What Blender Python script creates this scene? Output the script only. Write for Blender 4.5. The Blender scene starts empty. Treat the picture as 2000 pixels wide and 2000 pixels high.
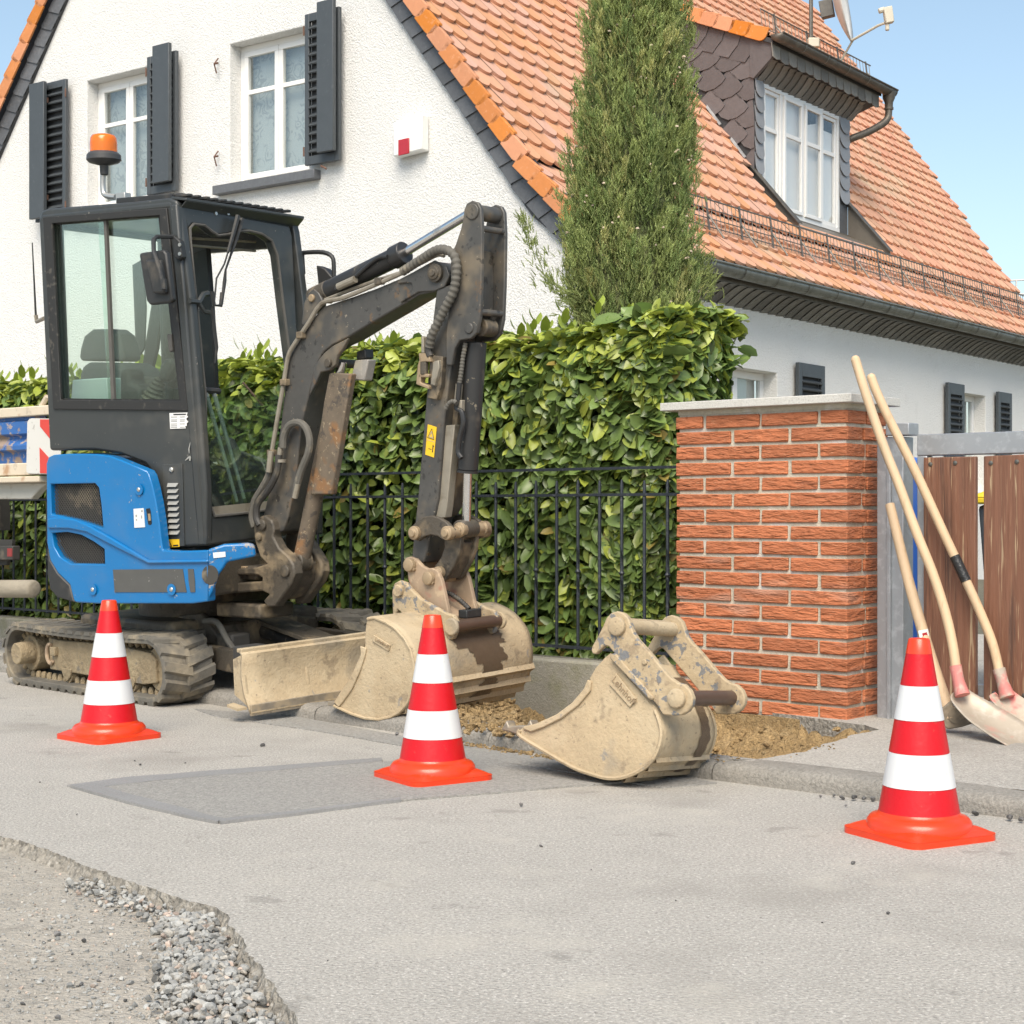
import bpy, bmesh, math, random
from math import sin, cos, radians, pi, sqrt, atan2
from mathutils import Vector, Matrix, noise
from mathutils.geometry import tessellate_polygon
V = Vector
rng = random.Random(7)
scn = bpy.context.scene

# ------------------------------------------------------------------ camera
CAM_H, FPX = 0.82, 3200.0
cam_d = bpy.data.cameras.new("camera")
cam = bpy.data.objects.new("camera", cam_d)
scn.collection.objects.link(cam)
cam.location = (0, 0, CAM_H)
cam.rotation_euler = (pi / 2, 0, 0)
cam_d.sensor_width = 36.0
cam_d.lens = 36.0 * FPX / 2000.0
cam_d.clip_start = 0.05
cam_d.clip_end = 2000
scn.camera = cam

# ------------------------------------------------------------------ light
SUN_EL, SUN_AZ = radians(50), radians(187)      # azimuth clockwise from +Y (the sun stands left of and behind the camera)
world = bpy.data.worlds.new("World")
scn.world = world
world.use_nodes = True
wn = world.node_tree
wn.nodes.clear()
w_out = wn.nodes.new("ShaderNodeOutputWorld")
w_bg = wn.nodes.new("ShaderNodeBackground")
w_sky = wn.nodes.new("ShaderNodeTexSky")
w_sky.sky_type = 'NISHITA'
w_sky.sun_disc = False
w_sky.sun_elevation = SUN_EL
w_sky.sun_rotation = SUN_AZ
w_sky.air_density = 1.0
w_sky.dust_density = 1.6
w_sky.ozone_density = 1.6
w_bg.inputs["Strength"].default_value = 0.106
w_hsv = wn.nodes.new("ShaderNodeHueSaturation")      # thin high haze: a paler sky
w_hsv.inputs["Saturation"].default_value = 0.84
w_hsv.inputs["Hue"].default_value = 0.486
wn.links.new(w_sky.outputs[0], w_hsv.inputs["Color"])
wn.links.new(w_hsv.outputs[0], w_bg.inputs[0])
wn.links.new(w_bg.outputs[0], w_out.inputs[0])
sun_d = bpy.data.lights.new("sun", 'SUN')
sun_d.energy = 2.35
sun_d.angle = radians(40)
sun_d.color = (1.0, 0.90, 0.75)
sun = bpy.data.objects.new("sun", sun_d)
scn.collection.objects.link(sun)
sdir = V((sin(SUN_AZ) * cos(SUN_EL), cos(SUN_AZ) * cos(SUN_EL), sin(SUN_EL)))
sun.rotation_euler = (-sdir).to_track_quat('-Z', 'Y').to_euler()
vs = scn.view_settings
vs.view_transform = 'Standard'
vs.look = 'None'
vs.gamma = 1.0
vs.use_curve_mapping = False
vs.exposure = 0.92
scn.render.engine = 'CYCLES'
scn.cycles.max_bounces = 6
scn.cycles.diffuse_bounces = 3
scn.cycles.glossy_bounces = 3
scn.cycles.use_adaptive_sampling = True
scn.cycles.adaptive_threshold = 0.02
scn.cycles.transparent_max_bounces = 12
scn.cycles.use_denoising = True

# ------------------------------------------------------------------ geometry helpers
CAMP = V((0, 0, CAM_H))
ZUP = V((0, 0, 1))


def onplane(px, py, p0, n):
    """point of the plane (p0, n) seen at photo position px, py (2000 x 2000)"""
    d = V(((px - 1000) / FPX, 1, -(py - 1000) / FPX))
    return CAMP + d * ((p0 - CAMP).dot(n) / d.dot(n))


def onz(px, py, z=0.0):
    return onplane(px, py, V((0, 0, z)), ZUP)


class Frame:
    """a local frame f (along), w (across, away from the viewer), u (up)"""
    def __init__(s, o, th, roll=0.0, pitch=0.0):
        th, roll, pitch = radians(th), radians(roll), radians(pitch)
        f = V((cos(th), -sin(th), 0)); w = V((sin(th), cos(th), 0)); u = V((0, 0, 1))
        w, u = w * cos(roll) + u * sin(roll), u * cos(roll) - w * sin(roll)
        f, u = f * cos(pitch) - u * sin(pitch), u * cos(pitch) + f * sin(pitch)
        s.o, s.f, s.w, s.u = V(o), f, w, u

    def P(s, f, d, z):
        return s.o + s.f * f + s.w * d + s.u * z

    def U(s, px, py, d):
        return onplane(px, py, s.o + s.w * d, s.w)

    def L(s, px, py, d):
        q = s.U(px, py, d) - s.o
        return q.dot(s.f), q.dot(s.u)


def crop(x0, y0, sc):
    return lambda pts: [(x0 + sc * x, y0 + sc * y) for x, y in pts]


class MB:
    def __init__(s):
        s.v, s.f, s.c = [], [], None

    def add(s, vs, fs):
        b = len(s.v)
        s.v += [V(p) for p in vs]
        s.f += [tuple(b + i for i in q) for q in fs]
        return s

    def box(s, c, ax, ay, az):
        """centre and three half vectors"""
        c, ax, ay, az = V(c), V(ax), V(ay), V(az)
        vs = [c + ax * i + ay * j + az * k for i in (-1, 1) for j in (-1, 1) for k in (-1, 1)]
        return s.add(vs, [(0, 1, 3, 2), (4, 6, 7, 5), (0, 4, 5, 1), (2, 3, 7, 6), (0, 2, 6, 4), (1, 5, 7, 3)])

    def beam(s, a, b, side, up, hw, hh):
        """box from a to b with half width hw along side, half height hh along up"""
        a, b = V(a), V(b)
        return s.box((a + b) / 2, (b - a) / 2, V(side).normalized() * hw, V(up).normalized() * hh)

    def prism(s, pts, vec, holes=()):
        vec = V(vec)
        loops = [[V(p) for p in pts]] + [[V(p) for p in h] for h in holes]
        flat = [p for l in loops for p in l]
        n = len(flat)
        vs = flat + [p + vec for p in flat]
        if holes:
            bm = bmesh.new()
            bv = [bm.verts.new(p) for p in flat]
            ed, b0 = [], 0
            for l in loops:
                for i in range(len(l)):
                    ed.append(bm.edges.new((bv[b0 + i], bv[b0 + (i + 1) % len(l)])))
                b0 += len(l)
            bm.verts.index_update()
            nr = V((0, 0, 0))
            l = loops[0]
            for i in range(len(l)): nr += (l[i] - l[0]).cross(l[(i + 1) % len(l)] - l[0])
            bmesh.ops.triangle_fill(bm, use_beauty=True, edges=ed, normal=nr)
            fs = []
            for f in bm.faces:
                t = [v.index for v in f.verts]
                fs.append(tuple(t)); fs.append(tuple(k + n for k in reversed(t)))
            bm.free()
        else:
            fs = [tuple(range(n)), tuple(range(2 * n - 1, n - 1, -1))]
        b = 0
        for l in loops:
            m = len(l)
            for i in range(m):
                j = (i + 1) % m
                fs.append((b + i, b + j, n + b + j, n + b + i))
            b += m
        return s.add(vs, fs)

    def tube(s, path, r, n=8, caps=True, r2=None, closed=False):
        path = [V(p) for p in path]
        m = len(path)
        rs = r if isinstance(r, (list, tuple)) else [r + ((r2 if r2 is not None else r) - r) * i / max(1, m - 1) for i in range(m)]
        vs, fs = [], []
        prev = None
        for i, p in enumerate(path):
            if closed: t = path[(i + 1) % m] - path[i - 1]
            else: t = path[min(i + 1, m - 1)] - path[max(i - 1, 0)]
            t = t.normalized()
            if prev is None:
                a = t.orthogonal().normalized()
            else:
                a = (prev - t * prev.dot(t)).normalized()
            prev = a
            b = t.cross(a)
            for k in range(n):
                an = 2 * pi * k / n
                vs.append(p + (a * cos(an) + b * sin(an)) * rs[i])
        for i in range(m if closed else m - 1):
            i2 = (i + 1) % m
            for k in range(n):
                k2 = (k + 1) % n
                fs.append((i * n + k, i * n + k2, i2 * n + k2, i2 * n + k))
        if caps and not closed:
            fs.append(tuple(range(n - 1, -1, -1)))
            fs.append(tuple((m - 1) * n + k for k in range(n)))
        return s.add(vs, fs)

    def cyl(s, a, b, r, n=16, r2=None):
        return s.tube([a, b], r, n, True, r2)

    def lathe(s, prof, o, axis, n=24, caps=True):
        """prof: list of (radius, height along axis)"""
        o, axis = V(o), V(axis).normalized()
        a = axis.orthogonal().normalized(); b = axis.cross(a)
        vs = [o + axis * h + (a * cos(2 * pi * k / n) + b * sin(2 * pi * k / n)) * r for r, h in prof for k in range(n)]
        fs = []
        for i in range(len(prof) - 1):
            for k in range(n):
                k2 = (k + 1) % n
                fs.append((i * n + k, i * n + k2, (i + 1) * n + k2, (i + 1) * n + k))
        if caps:
            fs.append(tuple(range(n - 1, -1, -1)))
            fs.append(tuple((len(prof) - 1) * n + k for k in range(n)))
        return s.add(vs, fs)

    def sheet(s, rows):
        """grid of points: rows of equal length"""
        m = len(rows[0])
        vs = [p for r in rows for p in r]
        fs = [(i * m + j, i * m + j + 1, (i + 1) * m + j + 1, (i + 1) * m + j) for i in range(len(rows) - 1) for j in range(m - 1)]
        return s.add(vs, fs)

    def mesh(s, name, centre=None):
        me = bpy.data.meshes.new(name)
        c = centre if centre is not None else V((0, 0, 0))
        me.from_pydata([p - c for p in s.v], [], s.f)
        bm = bmesh.new(); bm.from_mesh(me)
        bmesh.ops.recalc_face_normals(bm, faces=bm.faces)
        bm.to_mesh(me); bm.free()
        return me

    def build(s, name, mat, parent=None, bevel=0.0, seg=2, smooth=35, recalc=True, label=None, cat=None, group=None, kind=None, sub=0):
        n = max(1, len(s.v))
        c = sum(s.v, V((0, 0, 0))) / n
        me = s.mesh(name, c)
        o = link(name, me, parent, c)
        setmat(me, mat)
        shade(me, smooth)
        if bevel:
            md = o.modifiers.new("bevel", 'BEVEL')
            md.width = bevel; md.segments = seg; md.limit_method = 'ANGLE'; md.angle_limit = radians(40)
            md.harden_normals = False
        if sub:
            md = o.modifiers.new("sub", 'SUBSURF'); md.levels = sub; md.render_levels = sub
        return tag(o, label, cat, group, kind)


def setmat(me, mat):
    if isinstance(mat, str): mat = M[mat]
    me.materials.clear()
    me.materials.append(mat)


def shade(me, ang):
    if ang:
        me.polygons.foreach_set("use_smooth", [True] * len(me.polygons))
        me.set_sharp_from_angle(angle=radians(ang))


def tag(o, label=None, cat=None, group=None, kind=None):
    if label: o["label"] = label
    if cat: o["category"] = cat
    if group: o["group"] = group
    if kind: o["kind"] = kind
    return o


def link(name, data, parent=None, loc=(0, 0, 0)):
    o = bpy.data.objects.new(name, data)
    scn.collection.objects.link(o)
    o.location = loc
    if parent is not None:
        o.parent = parent
        o.matrix_parent_inverse = Matrix.Translation(-PW(parent))
    return o


def PW(p):
    return V(p.location)      # every parent in this scene is unrotated and unscaled in the world


def thing(name, loc, label, cat, group=None):
    return tag(link(name, None, None, loc), label, cat, group)


def inst(name, me, parent, mw, color=None):
    """an object that shares mesh data, placed by a world matrix"""
    o = bpy.data.objects.new(name, me)
    scn.collection.objects.link(o)
    if parent is not None:
        o.parent = parent
        o.matrix_parent_inverse = Matrix.Translation(-PW(parent))
    o.matrix_basis = mw
    if color: o.color = color
    return o


def mat3(x, y, z, loc):
    m = Matrix.Identity(4)
    for i in range(3):
        m[i][0], m[i][1], m[i][2], m[i][3] = x[i], y[i], z[i], loc[i]
    return m


def text_mesh(txt, size, extrude):
    cu = bpy.data.curves.new("lettering", 'FONT')
    cu.body = txt; cu.size = size; cu.extrude = extrude
    cu.align_x = 'CENTER'; cu.align_y = 'CENTER'
    o = bpy.data.objects.new("lettering", cu)
    scn.collection.objects.link(o)
    dg = bpy.context.evaluated_depsgraph_get()
    me = bpy.data.meshes.new_from_object(o.evaluated_get(dg))
    bpy.data.objects.remove(o)
    return me


def arc(cx, cy, r, a0, a1, n=10):
    return [(cx + r * cos(radians(a0 + (a1 - a0) * i / n)), cy + r * sin(radians(a0 + (a1 - a0) * i / n))) for i in range(n + 1)]


def smooth_path(pts, sub=4):
    """Catmull-Rom through the points"""
    pts = [V(p) for p in pts]
    out = []
    for i in range(len(pts) - 1):
        p0, p1, p2, p3 = pts[max(i - 1, 0)], pts[i], pts[i + 1], pts[min(i + 2, len(pts) - 1)]
        for k in range(sub):
            t = k / sub
            out.append(0.5 * ((2 * p1) + (p2 - p0) * t + (2 * p0 - 5 * p1 + 4 * p2 - p3) * t * t + (3 * p1 - p0 - 3 * p2 + p3) * t ** 3))
    out.append(pts[-1])
    return out


# ------------------------------------------------------------------ materials
M = {}


def lin(c):
    return tuple(((x / 255 + 0.055) / 1.055) ** 2.4 if x / 255 > 0.04045 else x / 255 / 12.92 for x in c)


def mat(name, col, rough=0.6, metal=0.0, var=None, bump=None, layers=(), rnd=0.0, spec=0.5, bumps=(), stretch=None, hue=0.0, coat=0.0, attr=None, objcol=False, trans=0.0):
    """procedural principled material in world space.
    var=(scale, amount) brightness noise; bump=(scale, distance, detail); layers=[(color, scale, threshold, softness, amount, rough)]; rnd= per object brightness spread"""
    m = bpy.data.materials.new(name); m.use_nodes = True
    nt = m.node_tree; N, L = nt.nodes, nt.links
    bs = N["Principled BSDF"]
    geo = N.new("ShaderNodeNewGeometry")
    pos = geo.outputs["Position"]
    if stretch:
        mp = N.new("ShaderNodeMapping"); mp.inputs["Scale"].default_value = stretch
        L.new(pos, mp.inputs[0]); pos = mp.outputs[0]

    def ntex(scale, detail=4.0, rough_=0.6, off=0.0):
        t = N.new("ShaderNodeTexNoise"); t.inputs["Scale"].default_value = scale
        t.inputs["Detail"].default_value = detail; t.inputs["Roughness"].default_value = rough_
        if off:
            ad = N.new("ShaderNodeVectorMath"); ad.operation = 'ADD'; ad.inputs[1].default_value = (off, off * 1.7, off * .6)
            L.new(pos, ad.inputs[0]); L.new(ad.outputs[0], t.inputs["Vector"])
        else:
            L.new(pos, t.inputs["Vector"])
        return t.outputs["Fac"]

    def mathn(op, a, b=None, clamp=False):
        t = N.new("ShaderNodeMath"); t.operation = op; t.use_clamp = clamp
        for i, x in enumerate((a, b)):
            if x is None: continue
            if isinstance(x, (int, float)): t.inputs[i].default_value = x
            else: L.new(x, t.inputs[i])
        return t.outputs[0]

    def mix(fac, a, b, mode='MIX'):
        t = N.new("ShaderNodeMix"); t.data_type = 'RGBA'; t.blend_type = mode
        for sock, x in ((t.inputs[0], fac), (t.inputs[6], a), (t.inputs[7], b)):
            if isinstance(x, (int, float)): sock.default_value = x
            elif isinstance(x, (tuple, list)): sock.default_value = tuple(x)[:3] + (1,)
            else: L.new(x, sock)
        return t.outputs[2]

    c = tuple(col) + (1,)
    rgb = N.new("ShaderNodeRGB"); rgb.outputs[0].default_value = c
    cur = rgb.outputs[0]
    if objcol or rnd or hue:
        oi = N.new("ShaderNodeObjectInfo")
    if objcol: cur = oi.outputs["Color"]
    if attr:
        at = N.new("ShaderNodeAttribute"); at.attribute_name = attr; cur = at.outputs["Color"]
    rsock = None
    if var:
        for sc, am in ([var] if isinstance(var[0], (int, float)) else var):
            f = ntex(sc, 3.0, 0.65)
            g = mathn('ADD', mathn('MULTIPLY', mathn('SUBTRACT', f, 0.5), am * 2.2), 1.0)
            vm = N.new("ShaderNodeVectorMath"); vm.operation = 'SCALE'
            L.new(cur, vm.inputs[0]); L.new(g, vm.inputs[3]); cur = vm.outputs[0]
    if rnd:
        g = mathn('ADD', mathn('MULTIPLY', mathn('SUBTRACT', oi.outputs["Random"], 0.5), rnd * 2), 1.0)
        vm = N.new("ShaderNodeVectorMath"); vm.operation = 'SCALE'
        L.new(cur, vm.inputs[0]); L.new(g, vm.inputs[3]); cur = vm.outputs[0]
    if hue:
        hs = N.new("ShaderNodeHueSaturation")
        r2 = mathn('FRACT', mathn('MULTIPLY', oi.outputs["Random"], 17.3))
        L.new(mathn('ADD', mathn('MULTIPLY', mathn('SUBTRACT', r2, 0.5), hue), 0.5), hs.inputs["Hue"])
        L.new(mathn('ADD', mathn('MULTIPLY', r2, 0.3), 0.85), hs.inputs["Saturation"])
        L.new(cur, hs.inputs["Color"]); cur = hs.outputs[0]
    for i, ly in enumerate(layers):
        lc, sc, th, so, am = ly[:5]
        f = ntex(sc, 3.0, 0.65, 3.1 + 5.7 * i)
        k = mathn('MULTIPLY', mathn('DIVIDE', mathn('SUBTRACT', f, th), so, True), am, True)
        cur = mix(k, cur, lc)
        if len(ly) > 5:
            if rsock is None: rsock = rough
            t = N.new("ShaderNodeMix"); t.data_type = 'FLOAT'
            L.new(k, t.inputs[0]); t.inputs[3].default_value = ly[5]
            if isinstance(rsock, (int, float)): t.inputs[2].default_value = rsock
            else: L.new(rsock, t.inputs[2])
            rsock = t.outputs[0]
    L.new(cur, bs.inputs["Base Color"])
    if rsock is None: bs.inputs["Roughness"].default_value = rough
    else: L.new(rsock, bs.inputs["Roughness"])
    bs.inputs["Metallic"].default_value = metal
    bs.inputs["Specular IOR Level"].default_value = spec
    if coat:
        bs.inputs["Coat Weight"].default_value = coat; bs.inputs["Coat Roughness"].default_value = 0.15
    bl = list(bumps) + ([bump] if bump else [])
    nrm = None
    for bsp in bl:
        h = ntex(bsp[0], bsp[2] if len(bsp) > 2 else 4.0, 0.6, 11.3)
        b = N.new("ShaderNodeBump"); b.inputs["Strength"].default_value = 1.0
        b.inputs["Distance"].default_value = bsp[1]
        L.new(h, b.inputs["Height"])
        if nrm: L.new(nrm, b.inputs["Normal"])
        nrm = b.outputs[0]
    if nrm: L.new(nrm, bs.inputs["Normal"])
    if trans:
        tr = N.new("ShaderNodeBsdfTranslucent"); L.new(cur, tr.inputs[0])
        mx = N.new("ShaderNodeMixShader"); mx.inputs[0].default_value = trans
        L.new(bs.outputs[0], mx.inputs[1]); L.new(tr.outputs[0], mx.inputs[2])
        L.new(mx.outputs[0], N["Material Output"].inputs[0])
    M[name] = m
    return m


def glass_mat(name, tint, refl=0.08, rough=0.02, haze=0.0, hazecol=(.5, .5, .5)):
    m = bpy.data.materials.new(name); m.use_nodes = True
    nt = m.node_tree; N, L = nt.nodes, nt.links
    N.remove(N["Principled BSDF"])
    t = N.new("ShaderNodeBsdfTransparent"); t.inputs[0].default_value = tuple(tint) + (1,)
    g = N.new("ShaderNodeBsdfGlossy"); g.inputs["Roughness"].default_value = rough; g.inputs[0].default_value = (1, 1, 1, 1)
    lw = N.new("ShaderNodeLayerWeight"); lw.inputs[0].default_value = 0.35
    mu = N.new("ShaderNodeMath"); mu.operation = 'MULTIPLY_ADD'; mu.inputs[1].default_value = 0.22; mu.inputs[2].default_value = refl
    L.new(lw.outputs["Fresnel"], mu.inputs[0])
    x = N.new("ShaderNodeMixShader"); L.new(mu.outputs[0], x.inputs[0]); L.new(t.outputs[0], x.inputs[1]); L.new(g.outputs[0], x.inputs[2])
    out = x.outputs[0]
    if haze:
        d = N.new("ShaderNodeBsdfDiffuse"); d.inputs[0].default_value = tuple(hazecol) + (1,)
        geo = N.new("ShaderNodeNewGeometry"); nz = N.new("ShaderNodeTexNoise"); nz.inputs["Scale"].default_value = 6; nz.inputs["Detail"].default_value = 6
        L.new(geo.outputs["Position"], nz.inputs["Vector"])
        mm = N.new("ShaderNodeMath"); mm.operation = 'MULTIPLY'; mm.inputs[1].default_value = haze * 2; L.new(nz.outputs["Fac"], mm.inputs[0])
        y = N.new("ShaderNodeMixShader"); L.new(mm.outputs[0], y.inputs[0]); L.new(out, y.inputs[1]); L.new(d.outputs[0], y.inputs[2])
        out = y.outputs[0]
    L.new(out, N["Material Output"].inputs[0])
    M[name] = m
    return m


DUST = (.40, .33, .23)
MUD = (.47, .37, .235)
# ground
mat("asphalt", (.376, .355, .319), .92, var=[(120, .65), (1.1, .10), (7, .08)], bumps=[(140, .005, 2)], layers=[((.66, .63, .58), 135, .59, .05, .75), ((.13, .125, .11), 100, .63, .04, .7), ((.27, .252, .222), 1.3, .53, .16, .6), ((.20, .188, .165), 4.5, .64, .06, .45), ((.46, .43, .375), 2.6, .60, .12, .5)])
mat("asphalt_dark", (.285, .275, .253), .9, var=[(100, .6), (1.3, .1)], bumps=[(130, .006, 2)], layers=[((.40, .385, .36), 150, .64, .05, .6), ((.12, .115, .105), 130, .65, .04, .5)])
mat("seal", (.25, .247, .24), .7, var=[(120, .3), (3, .2)], bumps=[(200, .002, 2)])
mat("subbase", (.40, .365, .31), .95, var=[(90, .4), (2, .2)], bumps=[(120, .008, 4), (18, .012, 4)], layers=[((.42, .40, .36), 60, .58, .1, .6), ((.2, .185, .16), 8, .56, .15, .5)])
mat("asphalt_edge", (.26, .24, .205), .95, var=[(60, .9), (9, .3)], bumps=[(70, .012, 3)], layers=[((.42, .40, .36), 60, .58, .06, .7), ((.10, .09, .075), 34, .58, .08, .7)])
mat("gravel", (.40, .395, .375), .9, attr="Col", var=[(60, .3)], bumps=[(130, .003, 3)], layers=[((.42, .38, .32), 40, .52, .12, .55)])
mat("pebble", (.14, .135, .13), .8, rnd=.5, var=[(80, .25)], bumps=[(150, .002, 3)])
mat("kerb", (.25, .235, .208), .92, var=[(110, .6), (4, .2)], bumps=[(120, .005, 2), (14, .003, 3)], layers=[((.15, .14, .12), 5, .55, .15, .5), ((.42, .40, .37), 380, .63, .05, .5)])
mat("soil", (.46, .315, .15), .97, var=[(40, .4), (4, .3)], bumps=[(45, .04, 4), (160, .015, 3)], layers=[((.58, .44, .25), 9, .5, .2, .6), ((.24, .17, .09), 6, .61, .10, .6)])
mat("plinth", (.28, .265, .22), .93, var=[(60, .3), (3, .25)], bumps=[(120, .004, 4)], layers=[((.20, .20, .11), 6, .52, .18, .6), ((.12, .11, .09), 9, .58, .15, .5)])
mat("yard", (.13, .12, .085), .95, var=[(10, .4)], bumps=[(30, .02, 4)])
# house
mat("stucco", (.83, .825, .80), .9, var=[(1.1, .03)], bumps=[(62, .020, 4), (150, .005, 2)])
mat("stucco_fine", (.84, .82, .775), .92, var=[(.8, .05)], bumps=[(60, .012, 5)], layers=[((.50, .48, .43), 2.2, .6, .2, .3)])
mat("roof_tile", (.585, .315, .198), .8, rnd=.06, hue=.01, var=[(14, .09), (1.2, .06)], layers=[((.42, .40, .28), .55, .60, .10, .45)])
mat("roof_mass", (.585, .315, .198), .8, attr="Col", var=[(14, .09), (1.2, .06)], layers=[((.42, .40, .28), .55, .60, .10, .45)])
mat("verge_tile", (.60, .235, .085), .6, rnd=.1, hue=.005, var=[(20, .1)], layers=[((.68, .36, .2), 26, .58, .1, .4)])
mat("slate", (.105, .11, .118), .5, rnd=.2, var=[(30, .25)], bumps=[(60, .0025, 4)], layers=[((.2, .2, .2), 14, .62, .1, .4)])
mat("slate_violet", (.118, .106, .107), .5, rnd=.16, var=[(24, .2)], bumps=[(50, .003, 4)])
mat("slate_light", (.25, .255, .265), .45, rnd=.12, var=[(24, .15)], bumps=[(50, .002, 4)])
mat("soffit_slate", (.19, .18, .16), .7, rnd=.25, var=[(24, .25)], bumps=[(50, .002, 4)])
mat("board_dark", (.04, .042, .045), .6, var=[(8, .3)])
mat("zinc", (.24, .245, .22), .5, metal=.55, var=[(9, .25)], layers=[((.15, .14, .11), 7, .5, .2, .6, .8), ((.4, .4, .36), 20, .6, .15, .4, .7)])
mat("zinc_brown", (.13, .115, .095), .5, metal=.5, var=[(9, .25)], layers=[((.25, .24, .2), 9, .55, .2, .5, .8)])
mat("sheet_brown", (.17, .15, .125), .45, metal=.3, var=[(6, .15)])
mat("lead", (.55, .55, .55), .45, metal=.6, var=[(20, .3)])
mat("steel_guard", (.16, .155, .14), .55, metal=.5, var=[(20, .3)])
mat("window_white", (.82, .81, .78), .35, var=[(3, .03)])
mat("shutter", (.062, .071, .078), .45, var=[(12, .12)], layers=[((.11, .12, .125), 18, .6, .12, .4)])
mat("shutter_hook", (.15, .08, .055), .8, var=[(60, .3)])
mat("curtain", (.52, .56, .55), .9)
mat("room_dark", (.03, .032, .032), .9)
mat("room_grey", (.35, .37, .37), .9)
mat("alarm_white", (.82, .82, .79), .35)
mat("alarm_red", (.42, .012, .02), .2, coat=.5)
mat("dish_white", (.68, .66, .62), .45, var=[(9, .08)])
mat("dish_beige", (.56, .52, .42), .5, var=[(9, .08)])
# plants
mat("leaf_obj", (.1, .16, .03), .36, objcol=True, var=[(40, .15)], spec=.55, trans=.22)
mat("leaf_mass", (.1, .16, .03), .36, attr="Col", var=[(40, .15)], spec=.55, trans=.22)
mat("cypress_leaf", (.1, .12, .05), .7, attr="Col", spec=.3, trans=.3)
mat("bark", (.12, .085, .06), .95, var=[(30, .4)], bumps=[(40, .01, 4)])
mat("cypress_cone", (.45, .37, .28), .85, rnd=.2)
mat("fence_iron", (.035, .042, .052), .5, metal=.3, var=[(60, .3)], bumps=[(90, .001, 3)], layers=[((.12, .125, .13), 40, .58, .1, .6)])
# pillar and gate
mat("brick", (.44, .145, .062), .8, rnd=.16, stretch=(.22, .22, 1), var=[(30, .22), (60, .22)], bumps=[(58, .020, 3), (150, .004, 2)], layers=[((.56, .29, .17), 130, .60, .08, .4), ((.24, .085, .045), 22, .60, .08, .6), ((.55, .46, .38), 3.4, .62, .08, .45), ((.22, .13, .08), 2.1, .60, .12, .45)])
mat("mortar", (.52, .48, .385), .95, var=[(60, .25), (5, .15)], bumps=[(140, .004, 4)], layers=[((.72, .71, .68), 5, .56, .12, .55), ((.3, .3, .17), 7, .58, .15, .45)])
mat("granite", (.55, .54, .50), .7, var=[(160, .25)], layers=[((.24, .23, .22), 220, .6, .06, .6), ((.42, .40, .33), 8, .55, .2, .4)], bumps=[(200, .002, 2)])
mat("galvanised", (.37, .385, .40), .45, metal=.55, var=[(7, .12)], layers=[((.55, .57, .58), 26, .52, .15, .5, .55), ((.25, .24, .22), 6, .6, .15, .5, .7)])
mat("gate_wood", (.165, .074, .043), .55, rnd=.18, stretch=(1, 1, .045), var=[(26, .5)], bumps=[(60, .005, 4)], layers=[((.48, .36, .22), 70, .61, .06, .7), ((.055, .032, .024), 30, .56, .1, .65), ((.30, .17, .10), 120, .58, .08, .5)])
mat("bolt", (.12, .12, .11), .5, metal=.6)
mat("bin_blue", (.03, .13, .50), .4)
mat("bin_grey", (.06, .068, .072), .5)
mat("bin_yellow", (.75, .55, .03), .45)
mat("ash_wood", (.60, .43, .265), .6, stretch=(1, 1, .25), var=[(24, .12)], layers=[((.36, .25, .14), 30, .58, .12, .5), ((.38, .31, .22), 7, .55, .15, .5)])
mat("tape_black", (.02, .02, .02), .35, bumps=[(90, .003, 2)])
mat("shovel_red", (.42, .36, .29), .65, var=[(14, .2)], layers=[((.58, .15, .14), 9, .5, .08, .8), ((.55, .46, .36), 22, .55, .12, .6), ((.3, .27, .22), 40, .6, .1, .5)])
mat("shovel_steel", (.40, .345, .275), .5, metal=.25, var=[(9, .2)], layers=[((.58, .26, .22), 7, .56, .1, .6), ((.52, .47, .40), 18, .52, .15, .6)])
mat("pick_iron", (.22, .18, .13), .75, var=[(20, .3)], layers=[((.42, .34, .24), 14, .5, .15, .6)])
mat("paper_white", (.75, .74, .71), .7)
# cones
mat("cone_red", (.56, .0, .006), .38, var=[(12, .06)], bumps=[(90, .0006, 2), (16, .0012, 2)], layers=[((.42, .07, .055), 34, .66, .06, .45, .7)])
mat("cone_white", (.68, .69, .69), .4, var=[(10, .03)], bumps=[(16, .0012, 2)], layers=[((.5, .48, .43), 22, .64, .08, .45)])
mat("cone_orange", (.74, .045, .008), .3, var=[(14, .06)], coat=.15, layers=[((.45, .08, .03), 30, .63, .1, .35)])
# excavator
mat("blue_paint", (.003, .152, .40), .28, coat=.35, var=[(5, .06)], layers=[((.33, .30, .26), 26, .70, .02, .8, .85), ((.09, .17, .30), 2.6, .54, .2, .45, .6), ((.16, .19, .22), 70, .66, .03, .45, .7)])
mat("blue_worn", (.003, .152, .40), .36, coat=.2, layers=[((.36, .32, .27), 22, .55, .04, .85, .85), ((.14, .12, .10), 60, .6, .05, .7, .85)])
mat("cab_grey", (.042, .046, .046), .36, var=[(6, .15)], layers=[((.17, .155, .125), 3.2, .53, .22, .45, .8), ((.34, .31, .26), 46, .70, .02, .55, .8)])
mat("gasket", (.022, .022, .021), .6, layers=[((.13, .12, .10), 24, .6, .1, .5, .85)])
mat("rubber_trim", (.10, .095, .085), .75, var=[(30, .2)])
mat("black_plastic", (.026, .027, .027), .5, layers=[((.12, .105, .085), 9, .56, .16, .5, .8)])
mat("recess_black", (.012, .012, .012), .6)
mat("grille_wire", (.07, .066, .058), .5, metal=.4, layers=[((.30, .26, .19), 9, .56, .1, .6, .9)])
mat("arm_steel", (.082, .079, .073), .45, metal=.2, var=[(7, .25), (40, .15)], layers=[((.28, .225, .15), 4.5, .53, .18, .55, .85), ((.20, .12, .06), 13, .62, .06, .5, .85), ((.018, .017, .016), 22, .62, .05, .6, .35), ((.42, .36, .27), 40, .68, .03, .6, .9)])
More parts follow.
